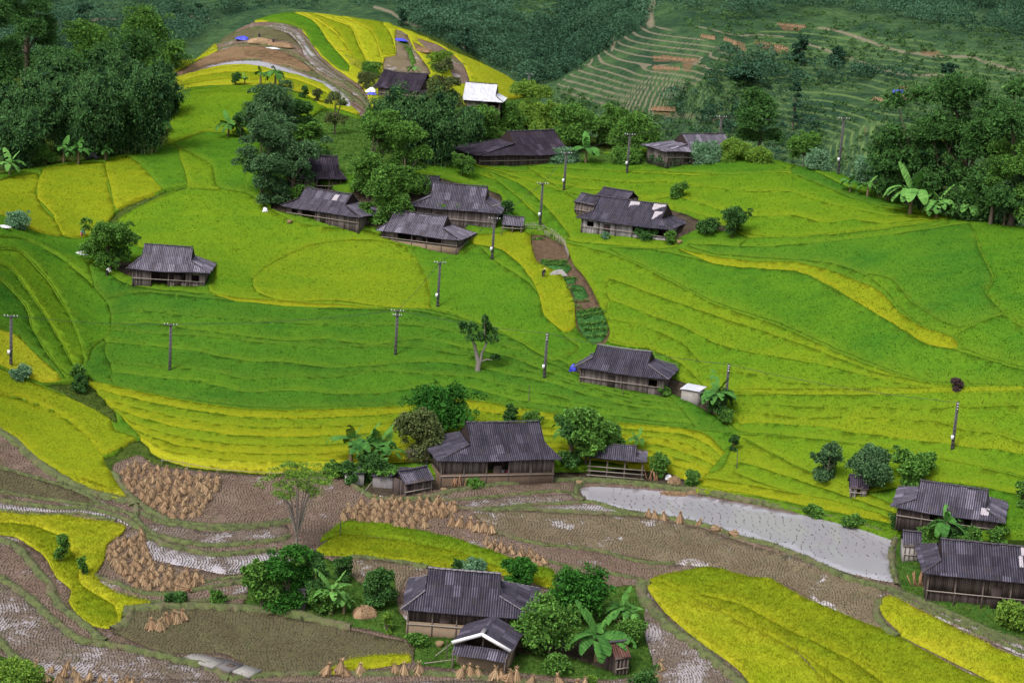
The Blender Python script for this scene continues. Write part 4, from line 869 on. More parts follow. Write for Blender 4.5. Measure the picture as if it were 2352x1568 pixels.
T('broad','dark',2260,505,230,170,'dark tree with pale grey bare limbs inside the right grove','broadleaf_tree','tree',G3,back=4)
T('broad','mid',2360,515,170,120,'mid green tree cut by the right picture edge at the grove foot','broadleaf_tree','tree',G3)
T('bamboo','dark',2130,485,190,130,'drooping dark clump behind the brightest banana clump','bamboo_clump','bamboo',G3,back=1)
T('bamboo','bamboo',65,350,190,150,'bamboo clump above the gap and the leftmost bananas','bamboo_clump','bamboo',G1)
T('bamboo','bamboo',165,345,200,140,'bamboo clump over the small banana plants of the grove foot','bamboo_clump','bamboo',G1)
T('bamboo','bamboo',285,350,215,130,'bamboo clump left of the drooping edge clump','bamboo_clump','bamboo',G1)
T('bamboo','bamboo',0,340,170,130,'bamboo clump cut by the left picture edge','bamboo_clump','bamboo',G1)
T('broad','dark',285,215,130,150,'dark tree under the bright crown of the left grove','broadleaf_tree','tree',G2)
T('bamboo','bamboo',955,362,170,130,'dark bamboo joining the two big clumps of the hamlet','bamboo_clump','bamboo')
T('broad','blue',640,400,120,110,'blue green tree on the left of the gully','broadleaf_tree','tree')
T('broad','mid',875,395,130,100,'green tree in front of the tall dark bamboo','broadleaf_tree','tree')
T('broad','mid',1110,335,80,90,'green tree left of the long dark roof','broadleaf_tree','tree')
T('bush','mid',1430,372,28,90,'green bush along the edge of the field under the leaning tree','shrub','shrub')
# middle and lower slope
T('broad','mid',245,612,80,118,'green round tree left of the lone farmhouse','broadleaf_tree','tree',lo=.1)
T('bush','dark',180,892,38,45,'dark bush where the grassy banks meet at left','shrub','shrub')
T('bush','mid',180,870,30,40,'green bush above the dark bush on the grassy bank','shrub','shrub')
T('bush','bluegrass',50,868,26,60,'pale grass clump at the foot of the leftmost pole','grass_clump','shrub')
T('bush','bluegrass',45,525,30,70,'pale blue green thicket at the left picture edge','grass_clump','shrub')
T('bush','purple',2197,893,24,30,'purple brown round bush in the green field','shrub','shrub')
T('bush','dark',1340,872,14,16,'small dark weed tuft beside the slate house','grass_clump','shrub')
T('broad','mango',1010,1000,98,148,'dense dark mango tree behind the large farmhouse','broadleaf_tree','tree',lo=.1,lobes=14,n=8000)
T('broad','olive',955,1045,92,105,'olive brown bushy tree beside the large farmhouse','broadleaf_tree','tree',lo=.08)
T('banana','BAN',805,1062,112,125,'tallest banana plant left of the large farmhouse','banana_plant','banana plant')
T('banana','BAN',845,1066,100,120,'banana plant beside the tallest one left of the large farmhouse','banana_plant','banana plant')
T('banana','BAN',885,1066,72,110,'shorter banana plant nearest the olive tree','banana_plant','banana plant')
T('bush','dark',800,1100,42,60,'dark broad leaved plants left of the vine covered shed','shrub','shrub')
T('bush','mid',770,1088,26,60,'green weeds on the bank left of the vine shed','shrub','shrub')
T('bush','dark',1170,968,44,42,'dark columnar bush behind the large roof','shrub','shrub')
T('bush','mid',1222,968,28,60,'green bushes behind the right end of the large roof','shrub','shrub')
T('banana','BAN',1312,1035,110,125,'banana plant with one upright leaf right of the large farmhouse','banana_plant','banana plant')
T('broad','mid',1345,1065,112,120,'broad leaved tree between the large farmhouse and the stable','broadleaf_tree','tree',lo=.1,leaf=.5)
T('broad','mid',1398,1045,72,60,'lighter leafy tree just behind the stable','broadleaf_tree','tree',lo=.1,leaf=.5)
T('bush','mid',1510,1085,60,60,'green bush right of the stable roof','shrub','shrub')
T('banana','BAN',1458,1060,50,60,'banana leaves showing above the stable roof','banana_plant','banana plant',back=3)
T('bush','mid',1590,1110,36,40,'green bush at the corner of the yellow band by the stable','shrub','shrub')
T('banana','BAN',1642,948,95,110,'dense banana clump by the white roofed shed','banana_plant','banana plant',nl=18)
T('bush','dark',1655,952,62,72,'dark bush under the banana clump by the white roofed shed','shrub','shrub')
T('bush','mid',1665,972,26,40,'small bush below the banana clump','shrub','shrub')
T('bush','mid',1524,906,18,32,'grass tuft at the right corner of the slate house','grass_clump','shrub')
T('bush','dark',1683,1035,40,30,'dark bush on the terrace edge below the banana clump','shrub','shrub')
T('bush','blue',1898,1105,92,82,'grey green bush left of the tree row near the right picture edge','shrub','shrub')
T('broad','blue',2002,1120,76,108,'grey green spreading tree over the broken hut','broadleaf_tree','tree',lo=.15)
T('broad','mid',2092,1105,58,85,'round leafy tree behind the patched roof','broadleaf_tree','tree',lo=.05,leaf=.5)
T('banana','BAN',2172,1235,85,110,'banana plant before the patched roof','banana_plant','banana plant')
T('bush','mid',2228,1240,34,60,'green bush right of the banana before the patched roof','shrub','shrub')
T('bush','light',2325,1430,50,100,'bright grass clump at the right picture edge','grass_clump','shrub')
T('bush','mid',2100,1245,26,60,'green bush by the end of the flooded paddy','shrub','shrub')
T('bush','mid',2348,1160,60,40,'leafy bush at the right picture edge beside the patched roof','shrub','shrub')
T('bush','mid',1960,1205,14,60,'leafy vegetable plants on the bank of the flooded paddy','grass_clump','shrub')
T('bush','mid',1870,1178,10,60,'low vegetable plants along the upper bank of the flooded paddy','grass_clump','shrub')
T('broad','dark',1305,1072,96,75,'dark leafy tree touching the right end of the large roof','broadleaf_tree','tree')
T('banana','BAN',868,1062,92,110,'banana plant in the middle of the clump left of the large farmhouse','banana_plant','banana plant')
T('bush','dark',855,1082,46,110,'dark undergrowth beneath the banana clump left of the large farmhouse','shrub','shrub')
T('bush','mid',2290,1232,32,60,'green bush hiding the wall of the patched roof house','shrub','shrub')
T('bush','dark',2060,1215,30,60,'dark bush at the left corner of the patched roof house','shrub','shrub')
T('bush','mid',1000,476,24,50,'green shrub in the lane between the clustered farmhouses','shrub','shrub')
T('bush','dark',1480,545,18,60,'low weeds along the front wall of the house with pale sheets','grass_clump','shrub')
T('bush','mid',1090,1110,16,50,'weeds by the wall of the large farmhouse','grass_clump','shrub')
T('bush','mid',960,1470,20,60,'weeds at the left corner of the lowest farmhouse','grass_clump','shrub')
T('banana','pale',1440,1435,80,90,'small banana plant at the right of the bottom thicket','banana_plant','banana plant')
T('broad','mid',1215,1480,80,90,'light leafy tree between the lowest farmhouse and the small clay barn','broadleaf_tree','tree',n=2600)
T('bush','mid',2140,1222,30,70,'green bushes under the eaves of the patched roof','shrub','shrub')
T('bush','dark',2205,1232,26,60,'dark bush before the wall of the patched roof house','shrub','shrub')
# bottom
T('broad','mango',662,1390,140,122,'large dense dark tree over the concrete tank','broadleaf_tree','tree',lo=.06,lobes=12,n=9000)
T('broad','mid',604,1390,98,84,'big leaved bushy tree at the left of the large dense dark tree','broadleaf_tree','tree',leaf=.42)
T('broad','dark',722,1384,108,70,'dark leafy tree squeezed between the dense tree and the tall banana plant','broadleaf_tree','tree')
T('bush','mid',600,1385,85,80,'leafy bush with white flowers left of the concrete tank','shrub','shrub',leaf=.4)
T('bush','dark',785,1330,60,50,'dark bush behind the banana plant at the tan paddy','shrub','shrub')
T('banana','pale',760,1402,115,120,'tall banana plant right of the dense dark tree','banana_plant','banana plant')
T('banana','pale',790,1402,70,70,'short banana plant with a yellow leaf beside the straw heap','banana_plant','banana plant')
T('bush','mid',735,1402,58,60,'white spotted shrub under the tall banana plant','shrub','shrub')
T('broad','dark',872,1385,88,70,'dark upright bushy tree left of the lowest farmhouse','broadleaf_tree','tree',lo=.05)
T('bush','light',888,1445,52,30,'small light green bush before the lowest farmhouse','shrub','shrub')
T('bush','mid',500,1380,34,40,'green bush on the bund left of the dense dark tree','shrub','shrub')
T('bush','dark',405,1382,24,60,'dark weeds on the bund below the straw shocks','grass_clump','shrub')
T('bush','mid',140,1290,60,45,'green bush growing inside the curled yellow rice','shrub','shrub')
T('bush','mid',190,1320,42,26,'smaller green bush inside the curled yellow rice','shrub','shrub')
T('bush','bluegrass',1090,1318,38,60,'pale spiky clump behind the lowest farmhouse roof','grass_clump','shrub')
T('bush','dark',1052,1315,36,30,'dark bush left of the pale spiky clump','shrub','shrub')
T('broad','mango',1185,1348,62,82,'bright green mango tree behind the lowest farmhouse','broadleaf_tree','tree',lo=.1)
T('broad','mango',1328,1420,110,140,'dense flat topped tree right of the lowest farmhouse','broadleaf_tree','tree',lo=.15,lobes=14,n=8000)
T('broad','mid',1262,1500,122,150,'airy light green tree hiding the right wall of the lowest farmhouse','broadleaf_tree','tree',lo=.2,n=3600)
T('banana','BAN',1370,1505,125,175,'big banana plant with broad arching leaves nearest the hen house','banana_plant','banana plant',nl=13)
T('banana','BAN',1422,1430,95,105,'dark banana plant behind the big one','banana_plant','banana plant')
T('bush','mid',1440,1470,60,80,'leafy bush behind the big banana plant','shrub','shrub')
T('bush','mid',1285,1535,38,80,'green bush under the big banana plant','shrub','shrub')
T('bush','dark',1475,1590,55,85,'dark round bush at the bottom picture edge','shrub','shrub')
T('bush','light',1360,1565,22,26,'yellow green grass tuft on the bund of the bottom shocks','grass_clump','shrub')
T('bush','light',40,1590,75,150,'bright green grassy mound in the bottom left corner','grass_clump','shrub')
# airy tree standing before the paddies
def airy(px, py, hp, wp, label):
    q = place(px, py); s = mpp(q); h = hp*s; w = wp*s; g = np.random.default_rng(55); cr = Crown(); tb = MB()
    fork = (0,0,h*.18); tb.tube([(0,0,-.5),fork], [.17,.13], 7)
    for i in range(13):
        a = i*2.4; t = (.35+.65*((i*7)%13)/13); e = np.array([math.cos(a)*w*.46*t, math.sin(a)*w*.35*t, h*(1.0-.42*t*g.uniform(.5,1))])
        mid = np.array([e[0]*.35, e[1]*.35, h*.5]); tb.tube([fork, mid, e*[.8,.8,.93], e], [.085,.06,.03,.015], 5, False)
        for k in range(6):
            c = e+g.normal(0,1,3)*[.75,.75,.4]; 
            if k > 3: c = mid+(e-mid)*g.uniform(.4,.9)+g.normal(0,.4,3)
            cr.add(blob(c, (g.uniform(.4,.9),g.uniform(.4,.9),.28), 95, .2, .5, .2, g, .2))
    return tree_obj('airy_tree', label, 'tree', q, (cr, tb), LM['light'], 0, None, BARKG)
airy(680,1268,232,185,'thin airy light green tree with bare branches before the flooded paddies')
# lone twisted tree
q = place(1096,850); s = mpp(q); cr = Crown(); tb = MB(); S = lambda x, y, d=0: ((x-1096)*s, d, (850-y)*s)
tb.tube([S(1097,862),S(1098,830,.0),S(1092,812,.1),S(1086,790,.2),S(1078,770,.2)], [.42,.33,.27,.2,.1], 8)
tb.tube([S(1098,840),S(1103,825),S(1104,810),S(1112,790),S(1118,775)], [.3,.22,.17,.13,.08], 7); tb.tube([S(1104,828),S(1116,822),S(1128,822)], [.14,.09,.05], 6); tb.tube([S(1112,790),S(1108,760),S(1106,735)],[.12,.08,.05],6)
g = np.random.default_rng(9)
for x,y,rx_,rz_ in [(1064,760,16,13),(1078,750,15,15),(1082,772,20,12),(1058,748,13,9),(1107,727,8,12),(1112,745,12,11),(1122,760,18,14),(1128,775,16,13),(1110,775,14,12),(1136,820,12,9),(1098,765,8,10)]:
    cr.add(blob(S(x,y,g.uniform(-.8,.8)), (rx_*s,rx_*s*.8,rz_*s), 420, .3, .5, .2, g, .3))
tree_obj('lone_tree','lone twisted tree with forked trunk standing in the dark green field','tree',q,(cr,tb),LM['dark'],0,None,BARKG)
# ---------------------------------------------------------------- far woods: one mass of crowns on the opposite slopes
ZN = [([(-100,-60),(760,-60),(640,18),(560,30),(470,40),(330,55),(60,60),(-100,80)],330,'far',2.6),([(-100,50),(560,35),(430,100),(420,170),(-100,200)],420,'far',3.0),([(560,-20),(900,-20),(900,18),(600,22)],50,'far',1.6),
      ([(880,-20),(1180,-40),(1180,60),(1210,80),(1180,110),(1290,170),(1220,210),(1150,160),(1060,110),(960,80),(930,50)],520,'far',2.6),([(1180,60),(1480,-40),(1480,60),(1400,112),(1290,185),(1210,200)],620,'far',2.8),
      ([(1500,-60),(2500,-60),(2500,95),(2250,85),(2050,45),(1900,20),(1700,40),(1520,35)],520,'far',3.0),([(1560,170),(1700,130),(1850,130),(1900,180),(2100,190),(2352,190),(2500,300),(2500,460),(2100,420),(1850,420),(1500,420),(1400,330),(1500,270)],620,'farlight',1.2),
      ([(1560,170),(1700,130),(1850,130),(1900,180),(1850,210),(1880,300),(1840,400),(1600,360),(1500,300)],80,'far',2.3),
      ([(1520,30),(1900,30),(2500,90),(2500,200),(2100,190),(1850,130),(1640,100)],420,'farlight',1.0),([(1620,110),(2000,150),(2100,190),(1900,200),(1700,200)],90,'far',2.2),([(1280,195),(1500,270),(1560,300),(1480,360),(1250,320)],150,'farlight',1.4),([(1180,-40),(1340,-40),(1260,60),(1190,80)],160,'farlight',1.0)]
crs = {'far': Crown(), 'farlight': Crown()}
g = np.random.default_rng(21)
for poly, n, k, hs in ZN:
    P = np.array(poly, float); b0, b1 = P.min(0), P.max(0); pts = g.uniform(b0, b1, (n*6,2)); pts = pts[inside(P, pts)][:n]
    W_ = FAR.hit(pts, 390, 900, 1.5)
    for w_ in W_:
        h = hs*g.uniform(.35,1.5)**1.2; r = h*g.uniform(.55,1.0)
        for j in range(2 if h > 2.5 else 1):
            cr = crs[k]; cr.add(blob((w_[0]+g.normal(0,r*.4*j), w_[1]+g.normal(0,r*.4), w_[2]+h*.45*(1+.4*j)), (r,r,h*.55), int(26+h*h*7), .5, .6, .2, g, .6))
tag(link('forest', crs['far'].mesh(LM['far'],'forest')), 'dark wooded slopes beyond the valley', 'forest', kind='stuff')
tag(link('scrub', crs['farlight'].mesh(LM['farlight'],'scrub')), 'lighter green scrub on the far hillside right of the bare terraces', 'scrub', kind='stuff')
for i,(px,py,hp,wp,lb) in enumerate([(1835,150,68,45,'dark tree beside the pale far path'),(1920,150,42,45,'round dark tree on the far hillside path'),(1820,300,110,32,'tall dark tree column in the far gully'),(1710,200,44,90,'dark tree mass on the far hillside below the straw patches'),
        (190,75,62,48,'grey tree on the far path left'),(300,50,34,40,'grey bushy far tree beside the path'),(338,68,32,40,'far tree at the path bend'),(405,42,30,28,'round far tree above the path'),(455,45,35,18,'small dark far tree standing alone on the path'),
        (922,60,36,22,'slender green far tree behind the yellow hill'),(1065,130,60,44,'dark green tree just beyond the yellow hill side'),(2180,190,45,42,'dark tree above the right grove on the far path')]):
    q = far_at(px,py) if px!=1065 else far_at(px,py); s = mpp(q); SEED[0] += 1; h = hp*s; w = wp*s
    tree_obj('far_tree', lb, 'tree', q, broad(SEED[0], h, w, n=1500, lobes=9, leaf=.6, lo=.15), LM['far'], 0, 'single trees on the far slopes')

crv = Crown(); g = np.random.default_rng(77)
for (x0_,y0_,x1_,y1_,n_,r_) in [(1246,596,1300,598,12,.35),(1252,604,1306,607,12,.35),(1300,636,1322,636,5,.3),(1304,662,1330,664,5,.25),(1316,690,1350,686,5,.2),(1330,712,1382,706,13,.38),(1334,724,1388,718,13,.38),(1336,742,1394,736,13,.35),(1344,756,1396,752,12,.35),(1350,770,1390,768,9,.35),(1226,545,1248,545,4,.3),(1322,700,1330,700,2,.4)]:
    for i in range(n_):
        t = i/max(1,n_-1); q = place(x0_+(x1_-x0_)*t, y0_+(y1_-y0_)*t); crv.add(blob((q.x+g.normal(0,.08),q.y+g.normal(0,.1),q.z+.2),(r_*1.2,r_,r_*.8),40,.2,.6,.1,g,.3))
tag(link('vegetables', crv.mesh(LM['mid'],'vegetables')), 'rows of leafy vegetables in the brown garden strip', 'vegetables', kind='stuff')
# ---------------------------------------------------------------- corrugated roofs
def roof_mat(k, base, light, spots=.5, rnd=.5):
    m, nt, bs = new_mat('roof_'+k); uv = N(nt,"ShaderNodeUVMap").outputs[0]; sep = N(nt,"ShaderNodeSeparateXYZ"); nt.links.new(uv, sep.inputs[0])
    info = N(nt,"ShaderNodeObjectInfo").outputs["Random"]
    cu = mth(nt,'FLOOR', mth(nt,'DIVIDE', sep.outputs[0], 0.9)); cv = mth(nt,'FLOOR', mth(nt,'DIVIDE', sep.outputs[1], 1.45))
    cmb = N(nt,"ShaderNodeCombineXYZ"); nt.links.new(cu, cmb.inputs[0]); nt.links.new(cv, cmb.inputs[1]); nt.links.new(mth(nt,'MULTIPLY',info,50.0), cmb.inputs[2])
    wnz = N(nt,"ShaderNodeTexWhiteNoise", noise_dimensions='3D'); nt.links.new(cmb.outputs[0], wnz.inputs["Vector"])
    mp = N(nt,"ShaderNodeMapping"); mp.inputs["Scale"].default_value = (4.5,.28,1); nt.links.new(uv, mp.inputs[0])
    st_ = noise(nt, 1.0, 5, .7, mp.outputs[0]); sp = noise(nt, 1.6, 5, .75, uv)
    f = mth(nt,'ADD', mth(nt,'MULTIPLY', wnz.outputs[0], rnd*.55), mth(nt,'MULTIPLY', st_, 1.25))
    c = mixc(nt, ramp(nt, f, [(.50,0.0),(1.15,1.0)]), base, light)
    c = mixc(nt, mth(nt,'MULTIPLY', ramp(nt, wnz.outputs[0], [(.90,0.0),(.93,1.0)]), .45), c, tuple(min(1,x*1.7) for x in light))
    c = mixc(nt, mth(nt,'MULTIPLY', ramp(nt, sp, [(.60,0.0),(.70,1.0)]), spots), c, tuple(min(1,x*1.8) for x in light))
    c = mixc(nt, mth(nt,'MULTIPLY', ramp(nt, sp, [(.33,1.0),(.45,0.0)]), .6), c, tuple(x*.45 for x in base))
    fr = mth(nt,'FRACT', mth(nt,'DIVIDE', sep.outputs[1], 1.45)); c = mixc(nt, ramp(nt, fr, [(0,.75),(.05,.0)]), c, tuple(x*.3 for x in base))
    fu = mth(nt,'FRACT', mth(nt,'DIVIDE', sep.outputs[0], 0.9)); c = mixc(nt, ramp(nt, fu, [(0,.55),(.06,.0)]), c, tuple(x*.35 for x in base))
    cw = mth(nt,'SINE', mth(nt,'MULTIPLY', sep.outputs[0], 25.1327)); c = mixc(nt, ramp(nt, cw, [(0.0,.75),(.6,.0)]), c, tuple(x*.45 for x in base))  # darkens the corrugation valleys, groove shade put into the sheet colour
    ms = noise(nt, .7, 4, .7, uv); c = mixc(nt, mth(nt,'MULTIPLY', ramp(nt, ms, [(.56,0.0),(.70,1.0)]), .5), c, (base[0]*1.5+.01, base[1]*1.25+.008, base[2]*.8))
    nt.links.new(c, bs.inputs["Base Color"]); bs.inputs["Roughness"].default_value = .8; bs.inputs["Specular IOR Level"].default_value = .08
    return m
RM = {'slate': roof_mat('slate',(.022,.020,.030),(.088,.080,.112)), 'grey': roof_mat('grey',(.032,.029,.042),(.128,.118,.158)), 'dark': roof_mat('dark',(.013,.010,.017),(.060,.048,.070)),
      'light': roof_mat('light',(.048,.043,.060),(.185,.170,.222)), 'white': roof_mat('white',(.48,.49,.55),(.62,.63,.70),.2,.2), 'brown': roof_mat('brown',(.075,.035,.028),(.14,.075,.06))}
CAP = simple('ridge_cap',(.05,.045,.055),.8,.5,4); CAPL = simple('pale_cap',(.15,.14,.155),.8,.5,5); PALE = simple('pale_sheet',(.30,.27,.30),.7,.25,5); PALEW = simple('white_sheet',(.52,.52,.56),.6,.15,5)
def board_mat(k, a, b2):
    m, nt, bs = new_mat(k); p = opos(nt); mp = N(nt,"ShaderNodeMapping"); mp.inputs["Scale"].default_value = (4,4,.7); nt.links.new(p, mp.inputs[0])
    f = mth(nt,'ADD', mth(nt,'MULTIPLY', attr(nt,'rnd'), .6), mth(nt,'MULTIPLY', noise(nt, 2.0, 5, .7, mp.outputs[0]), .6))
    c = mixc(nt, ramp(nt, f, [(.25,0.0),(.85,1.0)]), a, b2); nt.links.new(c, bs.inputs["Base Color"]); bs.inputs["Roughness"].default_value = .9; bs.inputs["Specular IOR Level"].default_value = .1
    return m
WOOD = board_mat('weathered_boards',(.045,.035,.034),(.15,.125,.12)); WOODD = board_mat('dark_boards',(.028,.020,.020),(.085,.065,.060)); WOODP = board_mat('pale_boards',(.13,.12,.125),(.27,.255,.26))
CLAY = simple('clay',(.155,.115,.082),.95,.35,1.4,.1,0,.6); CLAYD = simple('dark_clay',(.09,.062,.045),.95,.4,1.6,.1,0,.6); TIMB = simple('timber',(.075,.058,.050),.85,.4,4); TIMBP = simple('pale_timber',(.20,.17,.15),.85,.3,4)
CONC = simple('concrete',(.20,.19,.18),.9,.3,1.5,.2,0,.3); CONCD = simple('stained_concrete',(.10,.092,.095),.9,.45,1.2,.2,0,.3); DIRT = simple('earth_floor',(.07,.052,.042),1,.4,1.5,.1)
def roof_face(fn, us, vtop, vbot, rows, amp=.05, wave=.25, sag=.0, seed=0):
    """fn(u,v)->xyz ; one column of quads per u"""
    g = np.random.default_rng(seed); n = len(us); V=[]; UV=[]; du = np.interp(us, np.arange(us[0]-1,us[-1]+2,1.1), g.normal(0,.075,len(np.arange(us[0]-1,us[-1]+2,1.1))))
    for i, u in enumerate(us):
        a, b = vtop[i], vbot[i]; b = b+du[i]*1.2
        for r in range(rows+1):
            v = a+(b-a)*r/rows; p = fn(u, v); off = amp*math.sin(6.2832*u/wave)+.022*((v/1.45)%1)+du[i]*.9*(r/rows)+.09*math.sin(u*.55+seed)*math.sin(v*.6+seed*2)
            V.append((p[0], p[1], p[2]+off)); UV.append((u+100, v+20))
    idx = np.arange(n*(rows+1)).reshape(n, rows+1)
    return np.array(V), np.stack([idx[:-1,:-1], idx[1:,:-1], idx[1:,1:], idx[:-1,1:]], -1).reshape(-1,4), np.array(UV)
def merge(Ls):
    V=[];F=[];U=[];n=0
    for v,f,u in Ls: V.append(v); F.append(f+n); U.append(u); n+=len(v)
    return np.concatenate(V), np.concatenate(F), np.concatenate(U)
def boards(mb, rn, x0, x1, y, z0, z1, axis='x', w=.2, out=-1, g=rng):
    """row of upright boards between x0 and x1 standing at y"""
    n = max(1, int(round((x1-x0)/w))); w = (x1-x0)/n
    for i in range(n):
        c = x0+(i+.5)*w; d = g.uniform(0,.03); h0, h1 = z0-g.uniform(0,.05), z1+g.uniform(-.03,.03)
        p = (c, y+out*d, (h0+h1)/2); s = (w*.94, .03, h1-h0)
        if axis == 'y': p = (y+out*d, c, (h0+h1)/2); s = (.03, w*.94, h1-h0)
        mb.box(p, s); rn += [g.uniform(0,1)]*8
def house(label, E1, E2, R1, R2, gx_, gy_, D=8.5, t=.5, roof='slate', wall='plank', hips=(1,1), ov=.8, name='farmhouse', cat='farmhouse', bays='', patches=(), seed=1, cap=None, wmat=None, low=None, lowh=.9, back=1.0, skin=None, sag=0.0, group=None, lean=0):
    """E1,E2 front eave ends; R1,R2 ridge ends; gx_,gy_ foot of the front wall, all on the tracing grid"""
    g = np.random.default_rng(seed); G = place(gx_, gy_); em = ((E1[0]+E2[0])/2, (E1[1]+E2[1])/2); d = rays(em)[0]
    yt = G.y-ov*.9; ze = d[2]*yt/d[1]; He = ze-G.z; He = max(1.7 if name == 'farmhouse' else .95, He); ze = G.z+He
    A, B = on_plane(E1, ze)[0], on_plane(E2, ze)[0]; ex = (B-A)[:2]; L = float(np.hypot(*ex)); ex /= L; ey = np.array([-ex[1], ex[0]]); rz = math.atan2(ex[1], ex[0])
    rm = ((R1[0]+R2[0])/2, (R1[1]+R2[1])/2); d = rays(rm)[0]; mid = (A+B)[:2]/2+ey*D/2; tt = (mid@ey)/(d[:2]@ey); zr = d[2]*tt; rise = min(max(zr-ze, 1.2), 5.0); zr = ze+rise
    a, b = on_plane(R1, zr)[0][:2], on_plane(R2, zr)[0][:2]; c0 = (A+B)[:2]/2+ey*D/2
    xl, xr = float((a-c0)@ex), float((b-c0)@ex); xl = max(xl, -L/2) if hips[0] else -L/2; xr = min(xr, L/2) if hips[1] else L/2; xl = min(xl,-.5); xr = max(xr,.5)
    tr = thing(name, label, cat, (c0[0], c0[1], G.z), rz, group); H2 = D/2; Hr = He+rise
    SG = g.uniform(.06,.30)*(L/14); sagf = lambda u: -SG*(1-min(1,abs(2*u/L))**2)
    fl = lambda q: -.16*math.sin(math.pi*q)            # the slopes sag a little between ridge and eave
    sl_ = math.hypot(H2, rise)
    def ffront(sg):
        def f(u, v): q = v/sl_; return (u, sg*H2*q, Hr-rise*q+fl(q)+sagf(u)*(1-.5*q))
        return f
    us = np.arange(-L/2, L/2+.01, .05); ytop = np.where(us<xl, t+(1-t)*(xl-us)/max(1e-3, xl+L/2), np.where(us>xr, t+(1-t)*(us-xr)/max(1e-3, L/2-xr), 0.0))
    ytop = np.where((us>=xl)&(us<=xr), 0, np.clip(ytop,0,1)); parts = []
    for sg in (-1,1): parts.append(roof_face(ffront(sg), us, ytop*sl_, np.full(len(us), sl_), 7, seed=seed))
    V,F,U = merge(parts); rf = link('roof', mesh_np('roof', V, F, RM[roof], uv=U), tr)
    for s_, x_, hp in ((-1, xl, hips[0]), (1, xr, hips[1])):
        if hp:
            Lh = abs(s_*L/2-x_); hh = (1-t)*rise; ls = math.hypot(Lh, hh); ws = np.arange(-H2, H2+.01, .05); q0 = np.clip((np.abs(ws)/H2-t)/(1-t),0,1)
            fn = lambda w_, v, s_=s_, x_=x_, Lh=Lh, hh=hh, ls=ls: (x_+s_*Lh*v/ls, w_, He+hh*(1-v/ls)+fl(v/ls*(1-t)+t)*.8)
            v,f,u = roof_face(fn, ws, q0*ls, np.full(len(ws), ls), 5, seed=seed+3); link('hip_roof', mesh_np('hip_roof', v, f, RM[roof], uv=u), tr)
            gb = MB(); gb.add([(x_-s_*.05,-t*H2,Hr-t*rise-.1),(x_-s_*.05,t*H2,Hr-t*rise-.1),(x_-s_*.05,0,Hr-.05)], [[0,1,2]]); gb.build('gable', WOODD, tr)
            for yy_ in (-1,1):
                hb = MB(); P0 = Vector((x_, yy_*t*H2, Hr-t*rise+.04)); P1 = Vector((s_*L/2, yy_*H2, He+.05)); pr = None
                for k in range(9):
                    q = k/8; p = P0.lerp(P1, q)+Vector((0,0,fl(t+(1-t)*q)+.03))
                    if pr is not None: hb.beam(pr, p, .14, .06)
                    pr = p
                hb.build('hip_cap', cap or CAP, rf)
        else:
            gb = MB(); gb.add([(s_*(L/2-.5),-H2*.9,He+.1),(s_*(L/2-.5),H2*.9,He+.1),(s_*(L/2-.5),0,Hr-.1)], [[0,1,2]]); gb.build('gable', WOODD, tr)
    cb = MB(); k = 12
    for i in range(k):
        p, q = xl+(xr-xl)*i/k, xl+(xr-xl)*(i+1)/k; z0, z1 = Hr+.07+sagf(p)+g.normal(0,.02), Hr+.07+sagf(q)+g.normal(0,.02); cb.beam((p,0,z0),(q,0,z1),.34,.09)
    cb.build('ridge_cap', cap or CAP, rf)
    for (u0,u1,v0,v1) in patches:
        us2 = np.arange(u0*(xr-xl)/1+xl, u1*(xr-xl)+xl, .05); v,f,u = roof_face(ffront(-1), us2, np.full(len(us2), v0*sl_), np.full(len(us2), v1*sl_), 3, seed=seed); v[:,2] += .05
        link('pale_sheet', mesh_np('pale_sheet', v, f, PALE, uv=u), rf)
    # walls
    x0, x1, y0, y1 = -L/2+ov*hips[0]+.3*(1-hips[0]), L/2-ov*hips[1]-.3*(1-hips[1]), -H2+ov, H2-ov; WM_ = wmat or WOOD; top = He+.15
    base = -1.0; lz = 0 if not low else He*lowh*.5
    if wall != 'open':
        mb = MB(); rn = []; nb = max(3, int(round((x1-x0)/2.6))); bw = (x1-x0)/nb; pat = (bays or 'p'*nb)
        for i in range(nb):
            ch = pat[i % len(pat)]; a0, a1 = x0+i*bw, x0+(i+1)*bw
            if ch == 'o': boards(mb, rn, a0, a1, y0, base if not low else lz, He*.34, out=-1, g=g)
            elif ch == 'O': pass
            elif ch == 'h': boards(mb, rn, a0, a1, y0, He*.45, top, out=-1, g=g); boards(mb, rn, a0, a1, y0+.5, base, He*.45, out=-1, g=g)
            elif ch == 'w':
                boards(mb, rn, a0, a0+bw*.3, y0, lz or base, top, g=g); boards(mb, rn, a1-bw*.3, a1, y0, lz or base, top, g=g); boards(mb, rn, a0+bw*.3, a1-bw*.3, y0, lz or base, He*.4, g=g); boards(mb, rn, a0+bw*.3, a1-bw*.3, y0, He*.8, top, g=g)
            else: boards(mb, rn, a0, a1, y0, lz or base, top, out=-1, g=g)
        boards(mb, rn, x0, x1, y1, base, top, out=1, w=.3, g=g); boards(mb, rn, y0, y1, x0, lz or base, top, 'y', w=.25, out=-1, g=g); boards(mb, rn, y0, y1, x1, lz or base, top, 'y', w=.25, out=1, g=g)
        mb.build('wall', WM_, tr, attrs={'rnd': rn})
        if any(c in 'oO' for c in pat):
            ib = MB(); rn2 = []; boards(ib, rn2, x0, x1, y0+2.6, base, top, w=.4, g=g); ib.build('inner_wall', WOODD, tr, attrs={'rnd': rn2})
        if low:
            lb = MB(); th = .25
            lb.box(((x0+x1)/2, y0-.06, (lz+base)/2), (x1-x0+.3, th, lz-base)); lb.box((x0-.05, 0, (lz+base)/2), (th, y1-y0-.1, lz-base)); lb.box((x1+.05, 0, (lz+base)/2), (th, y1-y0-.1, lz-base)); lb.build('lower_wall', low, tr)
